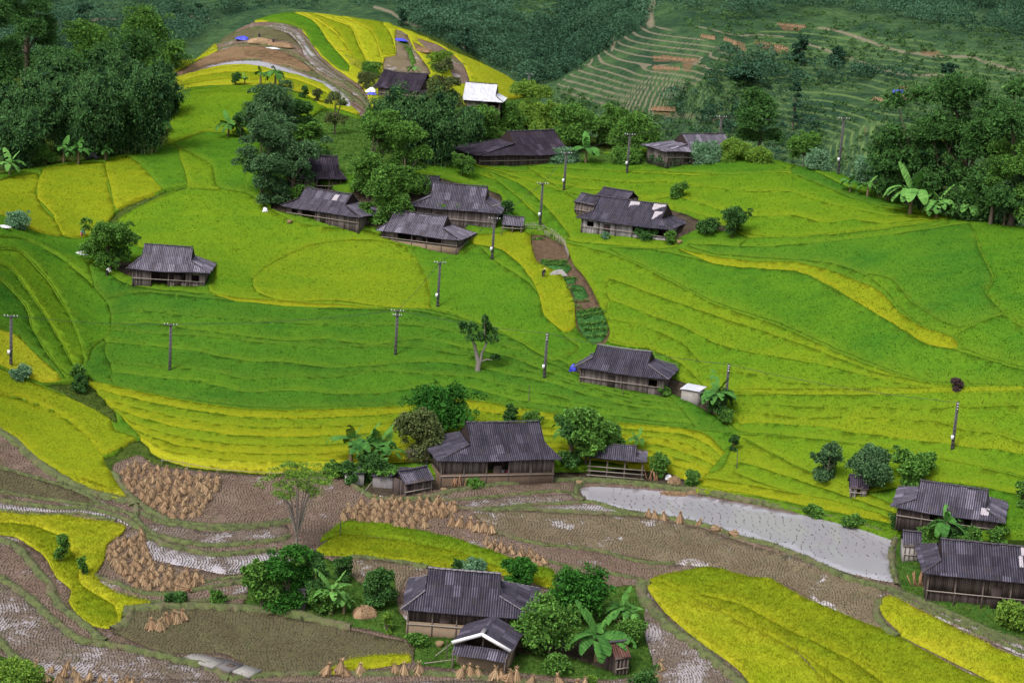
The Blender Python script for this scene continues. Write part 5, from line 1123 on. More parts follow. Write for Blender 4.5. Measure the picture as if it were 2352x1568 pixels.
        for i in range(nb+1):
            p = MB(); xx = x0+i*bw; p.box((xx, y0-.12, (He+base)/2), (.16,.16,He-base+.2)); p.build('post', TIMB, tr)
        if name == 'farmhouse':
            di = 1 if pat[1 % len(pat)] == 'p' else 2; dx = x0+(di+.5)*bw; db = MB(); db.box((dx, y0-.075, He*.36), (1.0,.05,He*.78)); dr = db.build('door', WOODD, tr, attrs={'rnd': [.15]*8}); hb = MB(); hb.box((dx+.36, y0-.13, He*.36), (.06,.05,.2)); hb.build('handle', CAP, dr)
        r_ = MB(); r_.beam((x0-.3,y0-.22,He*.97),(x1+.3,y0-.22,He*.97),.12); r_.build('eave_beam', TIMB, tr)
        r_ = MB(); r_.beam((x0-.1,y0-.24,He*.42),(x1+.1,y0-.24,He*.42),.10); r_.build('rail', TIMBP, tr)
    else:
        nb = max(2, int(round((x1-x0)/2.2)))
        for i in range(nb+1):
            for yy_ in (y0, y1): p = MB(); p.box((x0+(x1-x0)*i/nb, yy_, (He+base)/2), (.18,.18,He-base+.2)); p.build('post', TIMB, tr)
        for zz in (.5, 1.05, 1.6):
            if zz < He-.2: r_ = MB(); r_.beam((x0-.3,y0-.12,zz),(x1+.3,y0-.12,zz+.05),.1); r_.build('rail', TIMBP, tr)
        ib = MB(); rn2 = []; boards(ib, rn2, x0, x1, y1, base, top, w=.3, g=g); ib.build('wall', WOODD, tr, attrs={'rnd': rn2})
    return tr
house('lowest farmhouse, dark slate roof with white studded hips, half hidden by the small clay barn', (919,1400),(1236,1424),(983,1303),(1152,1315), 1050,1458, D=9, t=.5, roof='slate', low=CLAY, lowh=1.0, seed=11, cap=CAPL, wmat=WOODD)
house('large grey farmhouse with open black doorway beside the stable', (1003,1060),(1291,1055),(1070,968),(1240,966), 1140,1104, D=9.5, t=.55, roof='slate', bays='phOhp', low=CLAYD, lowh=.95, seed=12)
house('slate roofed house with broken whitish hip beside the white roofed shed', (1318,843),(1536,872),(1370,790),(1500,804), 1430,893, D=8, t=.5, roof='slate', seed=13, cap=CAPL, bays='pppwp')
house('farmhouse with pale replacement sheets near its ridge on the right', (1322,500),(1540,529),(1381,447),(1533,468), 1430,543, D=8.5, t=.6, roof='slate', wmat=WOODP, bays='wppoo', patches=[(.46,.60,.02,.28),(.80,.98,.02,.3),(.86,.98,.3,.62)], seed=14)
house('light grey ridged farmhouse nearest the green field of the four clustered roofs', (863,528),(1058,552),(899,482),(1034,493), 963,566, D=7, t=.55, roof='light', bays='pOoop', low=CLAY, lowh=.5, seed=15)
house('grey farmhouse behind the bean trellis, its ridge rising left of the utility pole', (938,473),(1150,491),(998,415),(1120,428), 1050,510, D=8, t=.55, roof='grey', seed=16)
house('leftmost farmhouse of the cluster with one pale sheet on its roof', (644,472),(830,500),(692,429),(820,441), 728,509, D=7.5, t=.55, roof='grey', patches=[(.66,.76,.1,.36)], seed=17, bays='wOppp')
house('lone farmhouse with pale grey roof at the left side of the green slope', (290,617),(481,629),(329,561),(446,564), 380,657, D=7.5, t=.5, roof='light', bays='pOoww', seed=18)
house('long dark roofed house below the trees at the top of the fields', (1098,358),(1312,354),(1168,297),(1280,299), 1205,373, D=10, t=.5, roof='dark', seed=19, wmat=WOODD)
house('low striped grey roof behind the reeds and the grass hummock', (1530,349),(1692,349),(1566,306),(1671,306), 1610,362, D=8, t=.55, roof='light', seed=20)
house('highest dark roofed house at the foot of the yellow hill', (858,200),(962,211),(893,158),(978,172), 905,221, D=8, t=.7, roof='dark', hips=(1,0), seed=21)
house('white roofed wooden house behind the bamboo', (1062,229),(1155,236),(1048,185),(1142,194), 1105,262, D=8.5, t=.6, roof='white', hips=(0,1), bays='pwoO', seed=22, wmat=WOOD)
house('small nearly black roof half hidden behind the blue green trees', (690,410),(798,413),(698,355),(776,357), 755,431, D=8, t=.6, roof='dark', bays='pOO', seed=23, wmat=WOODD)
house('patched brownish grey roof behind the banana plant near the right picture edge', (2045,1164),(2308,1203),(2112,1104),(2273,1120), 2200,1210, D=8.5, t=.6, roof='grey', wmat=WOODD, patches=[(.93,1.05,.55,.8)], seed=24, bays='pwo')
house('large grey farmhouse on posts cut by the right picture edge below the flooded paddy', (2118,1316),(2410,1345),(2161,1237),(2390,1256), 2240,1387, D=9.5, t=.55, roof='slate', bays='hhhhh', wmat=WOODD, patches=[(.80,.84,.02,.24),(.77,.81,.26,.55)], seed=25)
house('open stable of dark rails right of the large farmhouse', (1350,1050),(1486,1062),(1352,1016),(1462,1022), 1415,1092, D=5, t=.8, roof='grey', wall='open', hips=(0,1), name='stable', cat='stable', seed=26, ov=.5)
house('small lean black shed with a ribbed roof before the large farmhouse', (930,1112),(998,1100),(920,1080),(985,1072), 968,1126, D=3, t=.9, roof='grey', hips=(0,0), name='shed', cat='shed', seed=27, ov=.3, wmat=WOODD)
house('small striped grey shed behind the farmhouse roofs', (958,424),(1006,428),(962,402),(1010,405), 985,440, D=3.5, t=.9, roof='light', hips=(0,0), name='shed', cat='shed', seed=28, ov=.4)
house('small gabled outbuilding at the far left corner of the roof with pale sheets', (1316,463),(1365,472),(1336,441),(1372,457), 1345,486, D=4, t=.9, roof='slate', hips=(0,0), name='shed', cat='shed', seed=29, ov=.4)
house('gabled outbuilding peaking behind the roof with pale sheets', (1366,451),(1436,462),(1395,426),(1436,444), 1400,484, D=5, t=.9, roof='slate', hips=(0,0), name='shed', cat='shed', seed=30, ov=.4)
house('small open poultry shed of sticks right of the clustered farmhouses', (1152,516),(1202,520),(1150,507),(1200,511), 1175,528, D=2.5, t=.9, roof='light', wall='open', hips=(0,0), name='shed', cat='shed', seed=31, ov=.2)
house('broken grey hut under the spreading tree near the patched roof', (1950,1119),(1996,1123),(1952,1111),(1998,1115), 1974,1134, D=2.5, t=.9, roof='dark', bays='pOp', hips=(0,0), name='shed', cat='shed', seed=32, ov=.2, wmat=WOODP)
house('low concrete shed with weedy roof left of the farmhouse on posts', (2074,1252),(2118,1256),(2080,1240),(2122,1244), 2098,1280, D=3, t=.9, roof='grey', hips=(0,0), name='shed', cat='shed', seed=33, ov=.2, low=CONC, lowh=1.9)
house('little hen house with red brown roof under the big banana plant', (1412,1512),(1450,1507),(1410,1485),(1446,1481), 1430,1541, D=2.4, t=.9, roof='brown', hips=(0,0), name='hen_house', cat='hen house', seed=34, ov=.2, wmat=WOODD)
# small clay barn whose gable faces the valley
def frame_at(px, py, rz): q = place(px, py); return q
q = place(1105,1530); s = mpp(q); t_ = thing('barn','small clay barn with white gable boards in front of the lowest farmhouse','barn',(q.x, q.y+.2, q.z),R(-12))
W2, DP, He = 2.55, 4.6, 2.75; pk = 1.15
def panel(A, B, C, D_, mat, name, parent, amp=.03, along=True):
    A,B,C,D_ = map(np.array,(A,B,C,D_)); L = np.linalg.norm(B-A); S = np.linalg.norm(D_-A); us = np.arange(0, L+.01, .05)
    fn = lambda u, v: (A+(B-A)*u/L)*(1-v/S)+(D_+(C-D_)*u/L)*(v/S)
    v,f,u = roof_face(fn, us, np.zeros(len(us)), np.full(len(us), S), 4, amp); return link(name, mesh_np(name, v, f, mat, uv=u), parent)
panel((0,DP,He+pk),(0,-.5,He+pk),(-W2-.3,-.5,He-.1),(-W2-.3,DP,He-.1), RM['slate'],'roof',t_); panel((0,-.5,He+pk),(0,DP,He+pk),(W2+.5,DP,He-.25),(W2+.5,-.5,He-.25), RM['slate'],'roof',t_)
panel((-W2-.2,.05,He-.35),(W2+.1,.05,He-.35),(W2+.1,-1.15,He-1.15),(-W2-.2,-1.15,He-1.15), RM['grey'],'skirt_roof',t_)
WHITE = simple('whitewash',(.62,.62,.66),.7,.12,3)
for sgn in (-1,1): b_ = MB(); b_.beam((0,-.56,He+pk+.03),(sgn*(W2+.35),-.56,He-.1),.1,.34); b_.build('barge_board', WHITE, t_)
b_ = MB(); b_.beam((0,-.6,He+pk+.1),(0,.9,He+pk+.1),.4,.1); b_.build('ridge_cap', CAPL, t_)
b_ = MB(); b_.box((0,.15,(He-.6-1)/2),(2*W2-.3,.3,He-.6+1)); b_.box((W2-.15,2.3,(He-1)/2),(.3,4.0,He+1)); b_.box((-W2+.15,2.3,(He-1)/2),(.3,4.0,He+1)); b_.box((0,4.4,(He-1)/2),(2*W2-.3,.3,He+1)); b_.build('clay_wall', CLAY, t_)
for x in (-W2-.05, W2-.0): b_ = MB(); b_.box((x,-1.05,.5),(.14,.14,3.1)); b_.build('post', TIMB, t_)
b_ = MB(); b_.box((0,.2,He+.1),(.15,.15,1.5)); b_.build('king_post', TIMB, t_)
# shed roofed with vines
def slab_shed(label, px, py, w, d, h, rz, roofm, wallm, vines=None, name='shed', tilt=.1):
    q = place(px, py); t_ = thing(name, label, 'shed', (q.x, q.y+d/2, q.z), R(rz))
    b_ = MB(); b_.box((0,0,(h-1)/2),(w-.4,d-.4,h+1)); b_.build('wall', wallm, t_)
    panel((-w/2,d/2,h+.1+tilt*d),(w/2,d/2,h+.1+tilt*d),(w/2,-d/2,h+.08),(-w/2,-d/2,h+.08), roofm, 'roof', t_, .015)
    if vines:
        cr = Crown(); g = np.random.default_rng(3)
        for i in range(int(w*d*1.3)): cr.add(blob((g.uniform(-w/2,w/2), g.uniform(-d/2,d/2), h+.25+tilt*d*.5), (.55,.55,.22), 50, .3, .8, .0, g, .3))
        link('vines', cr.mesh(LM[vines],'vines'), t_)
    return t_
slab_shed('low shed overgrown with vines left of the large farmhouse', 905,1112, 5.6,3.0,1.5, 6, RM['grey'], WOODP, 'mid')
slab_shed('smaller grey shed with weedy roof beside the broad leaved plants', 812,1106, 2.6,2.4,1.3, 4, RM['grey'], CONC, 'mid')
slab_shed('white flat roofed shed between the slate house and the banana clump', 1592,925, 2.7,2.6,1.5, -28, RM['white'], CONC, None)
slab_shed('grey concrete tank under the large dense dark tree', 675,1392, 2.6,2.2,2.1, 0, CONCD, CONCD, None, 'tank', 0)
slab_shed('tiny white roofed hut in the weeds left of the grassy mound', 1778,346, 2.6,2.0,.9, -15, RM['white'], CONCD, None)
# bean trellis
q = place(1045,503); cr = Crown(); g = np.random.default_rng(4); t_ = thing('bean_trellis','bean trellis covered in bright leaves between two farmhouse roofs','trellis',(q.x,q.y,q.z))
b_ = MB()
for x in np.linspace(-3.6,3.6,5): b_.box((x,0,.9),(.1,.1,3.0)); b_.box((x,2,.9),(.1,.1,3.0))
b_.beam((-3.8,0,2.3),(3.8,0,2.2),.08); b_.beam((3.2,0,2.2),(6.4,-.5,3.4),.12); b_.build('poles', TIMBP, t_)
for i in range(46): cr.add(blob((g.uniform(-3.9,3.9), g.uniform(-.4,2.3), 2.45+g.normal(0,.12)), (.6,.6,.28), 70, .26, .8, .0, g, .3))
link('vines', cr.mesh(LM['mid'],'vines'), t_)
# concrete slabs by the bottom paddy
for (px,py,w,d,rz,lb) in [(468,1512,3.6,1.9,-30,'pale concrete slab at the left of the two sluice slabs'),(512,1522,3.2,2.2,-30,'dark brown sluice slab with two square holes'),(560,1535,2.8,2.0,-30,'whitish tilted concrete slab beside the sluice slab')]:
    q = place(px,py); t_ = thing('concrete_slab', lb, 'concrete slab', (q.x,q.y,q.z), R(rz)); b_ = MB(); b_.box((0,0,.1),(w,d,.3)); b_.build('slab', CONCD if 'brown' in lb else CONC, t_)
    if 'brown' in lb:
        for x in (-.6,.9): b_ = MB(); b_.box((x,.1,.28),(.7,.55,.08)); b_.build('hole_rim', DIRT, t_)
# roof sheets, planks, fences
q = place(893,1137); t_ = thing('roof_sheet','loose whitish corrugated sheet lying in front of the small black shed','roof sheet',(q.x,q.y,q.z+.1),R(-4)); panel((-1.1,.6,.25),(1.1,.6,.25),(1.1,-.6,.05),(-1.1,-.6,.05), RM['white'],'sheet',t_,.04)
def fence(label, pts, h=1.1, step=.22, mat=None, thick=.05):
    Q = [place(*p) for p in pts]; t_ = thing('fence', label, 'fence', Q[0]); b_ = MB(); r_ = MB()
    for a, b in zip(Q[:-1], Q[1:]):
        n = max(1,int((b-a).length/step))
        for i in range(n):
            p = a.lerp(b, i/n)-Q[0]; zz = top_at(p.x+Q[0].x, p.y+Q[0].y)-Q[0].z; b_.box((p.x+random.uniform(-.04,.04),p.y,zz+h*.4),(thick,thick,h*random.uniform(1.0,1.35)))
        za = top_at(a.x,a.y)-Q[0].z; zb = top_at(b.x,b.y)-Q[0].z; r_.beam((a.x-Q[0].x,a.y-Q[0].y,za+h*.7),(b.x-Q[0].x,b.y-Q[0].y,zb+h*.7),.05)
    b_.build('pickets', mat or TIMBP, t_); r_.build('rail', mat or TIMBP, t_)
fence('grey stick fence running from the poultry shed round the garden strip', [(1196,528),(1222,530),(1246,532),(1275,545),(1296,562),(1306,592)])
fence('thin wire fence on stakes along the bank above the largest shocks patch', [(372,1062),(420,1068),(500,1086),(620,1094),(780,1092)], 1.0, 3.2)
fence('stake fence in front of the striped grey roof and trees', [(430,1074),(436,1074)], .8, .5)
fence('brushwood fence behind the vine shed', [(930,1060),(985,1068)], 1.9, .14, WOODD if False else TIMB)
for px,py,hp,lb in [(1214,922,38,'thin bare stake standing in the yellow band behind the large roof'),(1430,905,22,'short leaning stake in the dark green rice below the slate house'),(781,1226,36,'dark post at the left end of the yellow green strip'),(1150+2,540,0.1+14,'short stake by the garden fence'),(1691,1075,40,'wooden post on the terrace edge above the flooded paddy'),(1025,1514-8,44,'thin stake before the small clay barn')]:
    q = place(px,py); s = mpp(q); b_ = MB(); b_.tube([(0,0,-.6),(.03,0,hp*s*.5),(0,0,hp*s)],[.06,.05,.04],6); tag(b_.build('stake', TIMB, None, q), lb, 'stake')
def plank(label, A, B, r=.06, z=.15):
    a, b = place(*A), place(*B); b_ = MB(); b_.tube([(0,0,z),tuple((b-a)+Vector((0,0,z+.5)))],[r,r*.8],6); tag(b_.build('bamboo_pole', TIMBP, None, a), label, 'bamboo pole')
plank('long pale bamboo pole leaning before the vine covered shed', (829,1135),(862,1098)); plank('bamboo pole lying on the yard edge by the large farmhouse', (1058,1098),(1083,1082)); plank('pale pole lying in the grass left of the small clay barn', (975,1517),(1050,1520),.05); plank('dark pole leaning against the small clay barn', (1000,1502),(1045,1478),.05)
# ---------------------------------------------------------------- bunds between the paddies
BL = [(z1([(0,20),(120,110),(240,220),(340,290),(470,360),(560,400),(690,430),(800,450),(830,480)]),1.0),(z1([(-80,238),(0,245),(150,290),(330,340),(450,380),(540,420),(610,465)]),.45),(z1([(-80,385),(0,390),(150,420),(330,445),(500,470),(620,470),(700,500),(780,520),(830,560),(860,600)]),.45),
 (z1([(-80,435),(0,440),(150,470),(350,490),(520,490),(620,510),(720,540),(800,580),(850,620)]),.55),(z1([(-80,500),(0,505),(120,520),(300,535),(480,525),(620,550),(700,570)]),.4),
 (z1([(690,280),(740,360),(800,430),(860,470),(920,510),(1000,560),(1100,585),(1200,595),(1350,605),(1500,600),(1640,590),(1760,570)]),.7),(z1([(860,520),(930,560),(1020,590),(1100,590),(1180,610),(1300,625),(1420,620),(1560,605),(1640,595)]),.5),
 (z1([(830,480),(830,560),(870,610),(960,660),(1080,690),(1180,705),(1260,720),(1400,715),(1550,700),(1700,685),(1760,660)]),.6),(z1([(820,590),(900,660),(1000,710),(1120,740),(1230,765),(1320,775),(1430,768),(1550,755),(1680,740)]),.6),
 (z1([(580,900),(640,930),(720,950),(800,990),(900,1010),(1000,1015),(1100,1000),(1200,985),(1300,970),(1420,950),(1520,920)]),.55),(z1([(1230,945),(1400,915),(1520,905)]),.35),(z1([(600,960),(680,1000),(780,1035),(900,1060),(1000,1065),(1150,1060),(1300,1050),(1500,1030)]),.45),
 (z1([(750,1105),(900,1095),(1000,1085),(1150,1085),(1300,1090),(1500,1100),(1700,1120),(1850,1140),(1950,1175),(2129,1215)]),.95),(z1([(750,1110),(790,1150),(740,1200),(680,1230)]),.9),
 (z1([(-80,672),(0,680),(60,700),(140,760),(200,840),(260,910),(310,950),(320,1020),(370,1090),(450,1150),(520,1200),(590,1260),(640,1300)]),.7),(z1([(-80,870),(0,910),(60,950),(130,1000),(200,1050),(260,1110),(310,1160),(380,1210),(430,1260),(510,1300),(650,1320),(780,1340),(900,1370),(1000,1390),(1100,1420),(1230,1440),(1310,1470),(1370,1510),(1400,1530)]),.7),
 (z1([(-80,1240),(0,1290),(40,1350),(100,1400),(180,1440),(210,1480)]),.7),(z1([(1400,1530),(1500,1515),(1700,1500),(2129,1490)])+z2([(250,1490),(600,1480),(900,1495),(1100,1515),(1400,1545),(1700,1580),(2000,1600)]),.6),
 (z2([(180,220),(330,310),(520,320),(700,300),(850,260),(1000,240),(1200,210),(1400,190),(1560,185),(1750,185),(1900,190),(2080,205),(2250,225),(2352,245)])+[(1600,1118),(1700,1138),(1800,1160),(1900,1182),(2000,1208),(2065,1228)],.6),
 (z2([(700,320),(890,320),(1100,305),(1250,285),(1400,275),(1540,262),(1640,270),(1690,300)]),.4),(z2([(890,370),(1000,385),(1180,378),(1300,360),(1450,350),(1600,345),(1700,340),(1800,335),(1870,350),(1950,380),(2050,405),(2150,420),(2300,440)]),.45),
 (z2([(1030,390),(1200,385),(1340,378),(1500,395),(1680,400),(1800,410),(2000,415),(2200,425),(2352,450)])+[(1640,1207),(1700,1230),(1764,1243),(1850,1275),(1900,1300),(1960,1325),(2040,1345),(2110,1370),(2200,1410),(2290,1450),(2400,1485)],.6),
 (z2([(1740,190),(1690,240),(1680,290),(1740,330)]),.6),(z2([(1140,530),(1280,580),(1500,630),(1620,635),(1780,655),(1900,675),(2050,720),(2200,745),(2352,750)]),.4),(z2([(1500,730),(1600,760),(1780,790),(1950,820),(2100,850),(2190,880)]),.4),
 (z2([(180,700),(400,710),(550,745),(690,775)]),.6),(z2([(2130,880),(2130,960),(2200,1050),(2300,1160),(2352,1200)])+[(1600,1475),(1700,1560),(1740,1590)],.9),([(2060,1232),(2047,1260),(2052,1300),(2062,1340)],.55),([(2020,1375),(2013,1405),(2032,1435),(2065,1457)],.7),
 ([(385,145),(430,112),(500,84),(560,66),(620,62),(670,72),(690,98),(712,130),(760,165),(820,205),(850,245)],.45),([(400,160),(470,120),(540,101),(600,100),(660,115),(720,150),(790,190),(840,225)],.4),([(470,149),(540,133),(620,137),(700,164),(780,198),(812,232)],.4),
 ([(400,122),(440,98),(500,76),(560,54),(600,47),(650,49),(690,60),(716,92),(750,136),(800,172),(826,190)],.35),([(660,145),(720,165),(790,205),(835,240)],.35),([(908,66),(940,84),(1000,98),(1040,122),(1070,152)],.4),([(950,96),(985,130),(1010,165)],.4),([(500,100),(560,84),(620,82),(650,90)],.3),
 ([(2040,1352),(2110,1385),(2200,1425),(2352,1492)],.35)]
m, nt, bs = new_mat('bund_turf'); p = wpos(nt)
c = mixc(nt, ramp(nt, noise(nt, 1.3, 5, .7, p), [(.36,0.0),(.62,1.0)]), (.050,.062,.022), (.095,.120,.032)); c = mixc(nt, ramp(nt, noise(nt, .35, 3, .6, p), [(.52,0.0),(.66,.7)]), c, (.12,.095,.055))
c = mixc(nt, 1.0, c, ramp(nt, attr(nt,'rnd'), [(0,.55),(1,1.1)]), 'MULTIPLY')
nt.links.new(c, bs.inputs["Base Color"]); bs.inputs["Roughness"].default_value = .95; bump(nt, bs, noise(nt, 5, 4, .7, p), .8, .1); TURF = m
V=[];Fq=[];RN=[];n=0
for L, w in BL:
    P = np.array(L, float); D_ = [];  
    for a, b in zip(P[:-1], P[1:]):
        k = max(1, int(np.hypot(*(b-a))/5)); D_ += [a+(b-a)*i/k for i in range(k)]
    D_.append(P[-1]); D_ = np.array(D_); 
    if len(D_) > 5: D_[1:-1] = (D_[:-2]+D_[1:-1]*2+D_[2:])/4
    Wd = SURF.hit(D_, 130, 420)[:,:2]; Wd = Wd+rng.normal(0,.04,Wd.shape); t = np.gradient(Wd, axis=0); t /= np.linalg.norm(t,axis=1,keepdims=True)+1e-9; nr = np.stack([-t[:,1], t[:,0]],1)
    z = SURF(Wd[:,0], Wd[:,1]); a = np.linspace(-1,1,7); wj = w*.85*(1+.22*np.sin(np.arange(len(Wd))*.9)+rng.normal(0,.08,len(Wd)))
    for i in range(len(Wd)):
        for q in a: V.append((Wd[i,0]+nr[i,0]*q*wj[i], Wd[i,1]+nr[i,1]*q*wj[i], z[i]-.75+(.62+.28*w+rng.normal(0,.03))*math.sqrt(max(0,1-q*q*.96)))); RN.append(.5)
    idx = n+np.arange(len(Wd)*7).reshape(len(Wd),7); Fq.append(np.stack([idx[:-1,:-1], idx[1:,:-1], idx[1:,1:], idx[:-1,1:]],-1).reshape(-1,4)); n += len(Wd)*7
    seg = np.hypot(*np.diff(Wd,axis=0).T).sum(); k = int(seg*w*26); ii = rng.integers(0, len(Wd)-1, k); ff = rng.uniform(0,1,(k,1)); pp = Wd[ii]*(1-ff)+Wd[ii+1]*ff; o = rng.normal(0,.42,k)*w; pp = pp+nr[ii]*o[:,None]
    zz = SURF(pp[:,0],pp[:,1])-.05-.35*np.minimum(1,(np.abs(o)/w)**2)+.12*w; v, f, r_, h_ = clumps(pp, zz, 3, .34, .05, .2); V += list(map(tuple, v)); Fq.append(f+n); RN += list(r_); n += len(v)
tag(link('earth_bund', mesh_np('earth_bund', V, np.concatenate(Fq), TURF, {'rnd': RN})), kind='structure')
# ---------------------------------------------------------------- stubble rows in the cut paddies
m, nt, bs = new_mat('stubble'); r = attr(nt,'rnd'); c = mixc(nt, r, (.050,.038,.030), (.20,.15,.10)); nt.links.new(c, bs.inputs["Base Color"]); bs.inputs["Roughness"].default_value = 1; STUB = m
V=[];n=0
sx, sy = .32, .17; gxx, gyy = np.meshgrid(np.arange(-75,75,sx), np.arange(148,262,sy)); P = np.stack([gxx.ravel(), gyy.ravel()],1)
COL = (P[:,0]/sx).round().astype(int); P = P+np.stack([.5*np.sin(P[:,1]*.33+P[:,0]*.10)+.35*np.sin(P[:,1]*.9), .6*np.sin(P[:,0]*.22)],1)+rng.normal(0,.035,P.shape); ok_ = np.abs(P[:,0]) < P[:,1]*.29+3; P = P[ok_]; COL = COL[ok_]
ia = np.clip(((P[:,0]-rx[0])/rs).round().astype(int),0,RL.shape[1]-1); ib = np.clip(((P[:,1]-ry[0])/rs).round().astype(int),0,RL.shape[0]-1); lb = RL[ib,ia]
mk = np.array([FD[i][1] if i>=0 else '' for i in lb]); nz = 0.5+.25*np.sin(P[:,0]*.31+2*np.sin(P[:,1]*.21))+.25*np.sin(P[:,1]*.37+1.5*np.sin(P[:,0]*.17+1))
keep = np.isin(mk, ['mu','wm','wt','mt','mg'])|((mk=='wa')&(nz>.18)&(rng.uniform(0,1,len(P))<.26)&(COL%3==0)); keep &= rng.uniform(0,1,len(P)) < np.where(np.sin(P[:,0]*.9+2*np.sin(P[:,1]*.4))*np.sin(P[:,1]*.7+1.3*np.sin(P[:,0]*.5)) > .72, .3, .93); P = P[keep]; lb = lb[keep]
z = np.zeros(len(P))
for l in np.unique(lb): s_ = lb==l; z[s_] = bed_z(l, P[s_,0], P[s_,1])
g = rng; k = len(P); h = g.uniform(.05,.13,k); w = g.uniform(.03,.06,k); V=[]; 
for ang in (0.3,1.9):
    dx, dy = np.cos(ang)*w, np.sin(ang)*w
    V.append(np.stack([np.stack([P[:,0]-dx,P[:,1]-dy,z-.03],1),np.stack([P[:,0]+dx,P[:,1]+dy,z-.03],1),np.stack([P[:,0]+dx*1.2,P[:,1]+dy*1.2,z+h],1),np.stack([P[:,0]-dx*1.2,P[:,1]-dy*1.2,z+h],1)],1).reshape(-1,3))
rn = np.tile(np.repeat(g.uniform(0,1,k)**1.5,4),2); V = np.concatenate(V)
tag(link('stubble', mesh_np('stubble', V, np.arange(len(V)).reshape(-1,4), STUB, {'rnd': rn})), 'rows of cut rice stubble standing in the muddy paddies', 'stubble', kind='stuff')
# ---------------------------------------------------------------- straw shocks
m, nt, bs = new_mat('straw'); r = attr(nt,'rnd'); c = mixc(nt, ramp(nt, r, [(0,0.0),(1,1.0)]), (.110,.073,.044), (.39,.275,.165)); oi = N(nt,'ShaderNodeObjectInfo').outputs['Random']; c = mixc(nt, mth(nt,'MULTIPLY',oi,.45), c, (.20,.115,.065)); nt.links.new(c, bs.inputs["Base Color"]); bs.inputs["Roughness"].default_value = .9; bs.inputs["Specular IOR Level"].default_value = .1; STRAW = m
def shock_mesh(seed):
    g = np.random.default_rng(seed); V=[];Rn=[]; H = g.uniform(1.0,1.25); nk = H*.8; br = g.uniform(.38,.5)
    lean = g.normal(0,.06,2)
    # solid core
    core = MB(); core.tube([(0,0,-.15),(0,0,.35),(lean[0]*.6,lean[1]*.6,nk*.95)], [br*.85,br*.55,.06], 9)
    for i in range(120):
        a = g.uniform(0,6.283); r0 = br*g.uniform(.7,1.35); r1 = g.uniform(.02,.09); p0 = np.array([math.cos(a)*r0, math.sin(a)*r0, g.uniform(-.05,.25)]); p1 = np.array([math.cos(a)*r1+lean[0], math.sin(a)*r1+lean[1], nk])
        s = np.array([-math.sin(a), math.cos(a), 0]); w = g.uniform(.02,.05); V += [p0-s*w, p0+s*w, p1+s*w*.4, p1-s*w*.4]; Rn += [g.uniform(0,1)]*4
    for i in range(34):
        a = g.uniform(0,6.283); p0 = np.array([math.cos(a)*.04+lean[0], math.sin(a)*.04+lean[1], nk-.03]); p1 = p0+np.array([math.cos(a)*g.uniform(.04,.26), math.sin(a)*g.uniform(.04,.26), g.uniform(-.05,.25)]); s = np.array([-math.sin(a), math.cos(a), 0])*g.uniform(.015,.03)
        V += [p0-s, p0+s, p1+s, p1-s]; Rn += [g.uniform(.2,1)]*4
    nV = len(V); Vc = np.concatenate([np.array(V)]+core.V); Fs = [np.concatenate([np.arange(nV).reshape(-1,4)]+[f+nV for f in core.F4])]+([np.concatenate([f+nV for f in core.F3])] if core.F3 else [])
    return mesh_np('straw_shock', Vc, Fs, STRAW, {'rnd': np.concatenate([Rn, np.full(len(Vc)-nV,.12)])})
SHM = [shock_mesh(400+i) for i in range(8)]; SHN = [0]
def shock(w, label, group, s=1.0):
    o = link('straw_shock', SHM[SHN[0]%8], None, w, random.uniform(0,6)); SHN[0] += 1; k = s*random.uniform(.88,1.12); o.scale = (k,k,k*random.uniform(.92,1.08)); o.rotation_euler = (random.gauss(0,.13), random.gauss(0,.13), o.rotation_euler[2]); tag(o, label, 'straw shock', group)
def shock_patch(poly, n, label, group, dist=.82):
    W_ = SURF.hit(smooth_poly(poly, 20)); pw = W_[:,:2]; g = np.random.default_rng(len(poly)*17+n); b0, b1 = pw.min(0), pw.max(0); out = []
    for _ in range(n*60):
        c = g.uniform(b0, b1)
        if inside(pw, c[None])[0] and all((c[0]-o[0])**2+(c[1]-o[1])**2 > dist*dist for o in out): out.append(c)
        if len(out) >= n: break
    for c in out: shock((c[0], c[1], top_at(*c)-.02), label, group, random.uniform(.78,1.02))
    return pw
PW = []
PW.append(shock_patch([(275,1085),(292,1065),(330,1062),(400,1082),(510,1098),(500,1118),(482,1140),(470,1172),(440,1182),(395,1188),(345,1160),(300,1125)], 84, 'straw shock in the largest crowded patch at the left of the muddy paddies', 'straw shocks in the large left patch'))
PW.append(shock_patch(z2([(110,430),(240,350),(500,325),(700,325),(880,390),(830,425),(720,450),(700,510),(620,520),(560,515),(400,480),(130,465)]), 78, 'straw shock in the crowded central patch above the yellow green strip', 'straw shocks in the central patch'))
PW.append(shock_patch(z1([(730,680),(860,660),(890,760),(935,850),(1100,885),(1230,915),(1260,945),(1200,985),(1140,1000),(1030,1010),(880,995),(790,950),(700,880),(650,760)]), 70, 'straw shock in the curving patch right of the curled yellow rice', 'straw shocks in the lower left patch'))
PW.append(shock_patch(z2([(1060,610),(1180,625),(1300,680),(1400,690),(1490,740),(1480,780),(1400,775),(1280,715),(1100,655)]), 20, 'straw shock in the narrow row at the right end of the yellow green strip', 'straw shocks beside the strip end',.8))
PW.append(shock_patch(z1([(190,1465),(420,1465),(480,1535),(850,1540),(900,1590),(700,1600),(250,1530)]), 20, 'straw shock in the line along the bottom left picture edge', 'straw shocks at the bottom left'))
for x, y in z2([(790,430),(850,490),(910,495),(980,505),(1020,525),(1065,530),(1120,545),(745,360),(795,375),(860,385)]): shock(place(x,y), 'straw shock in the single row trailing right from the central patch', 'straw shocks trailing from the central patch',1.15)
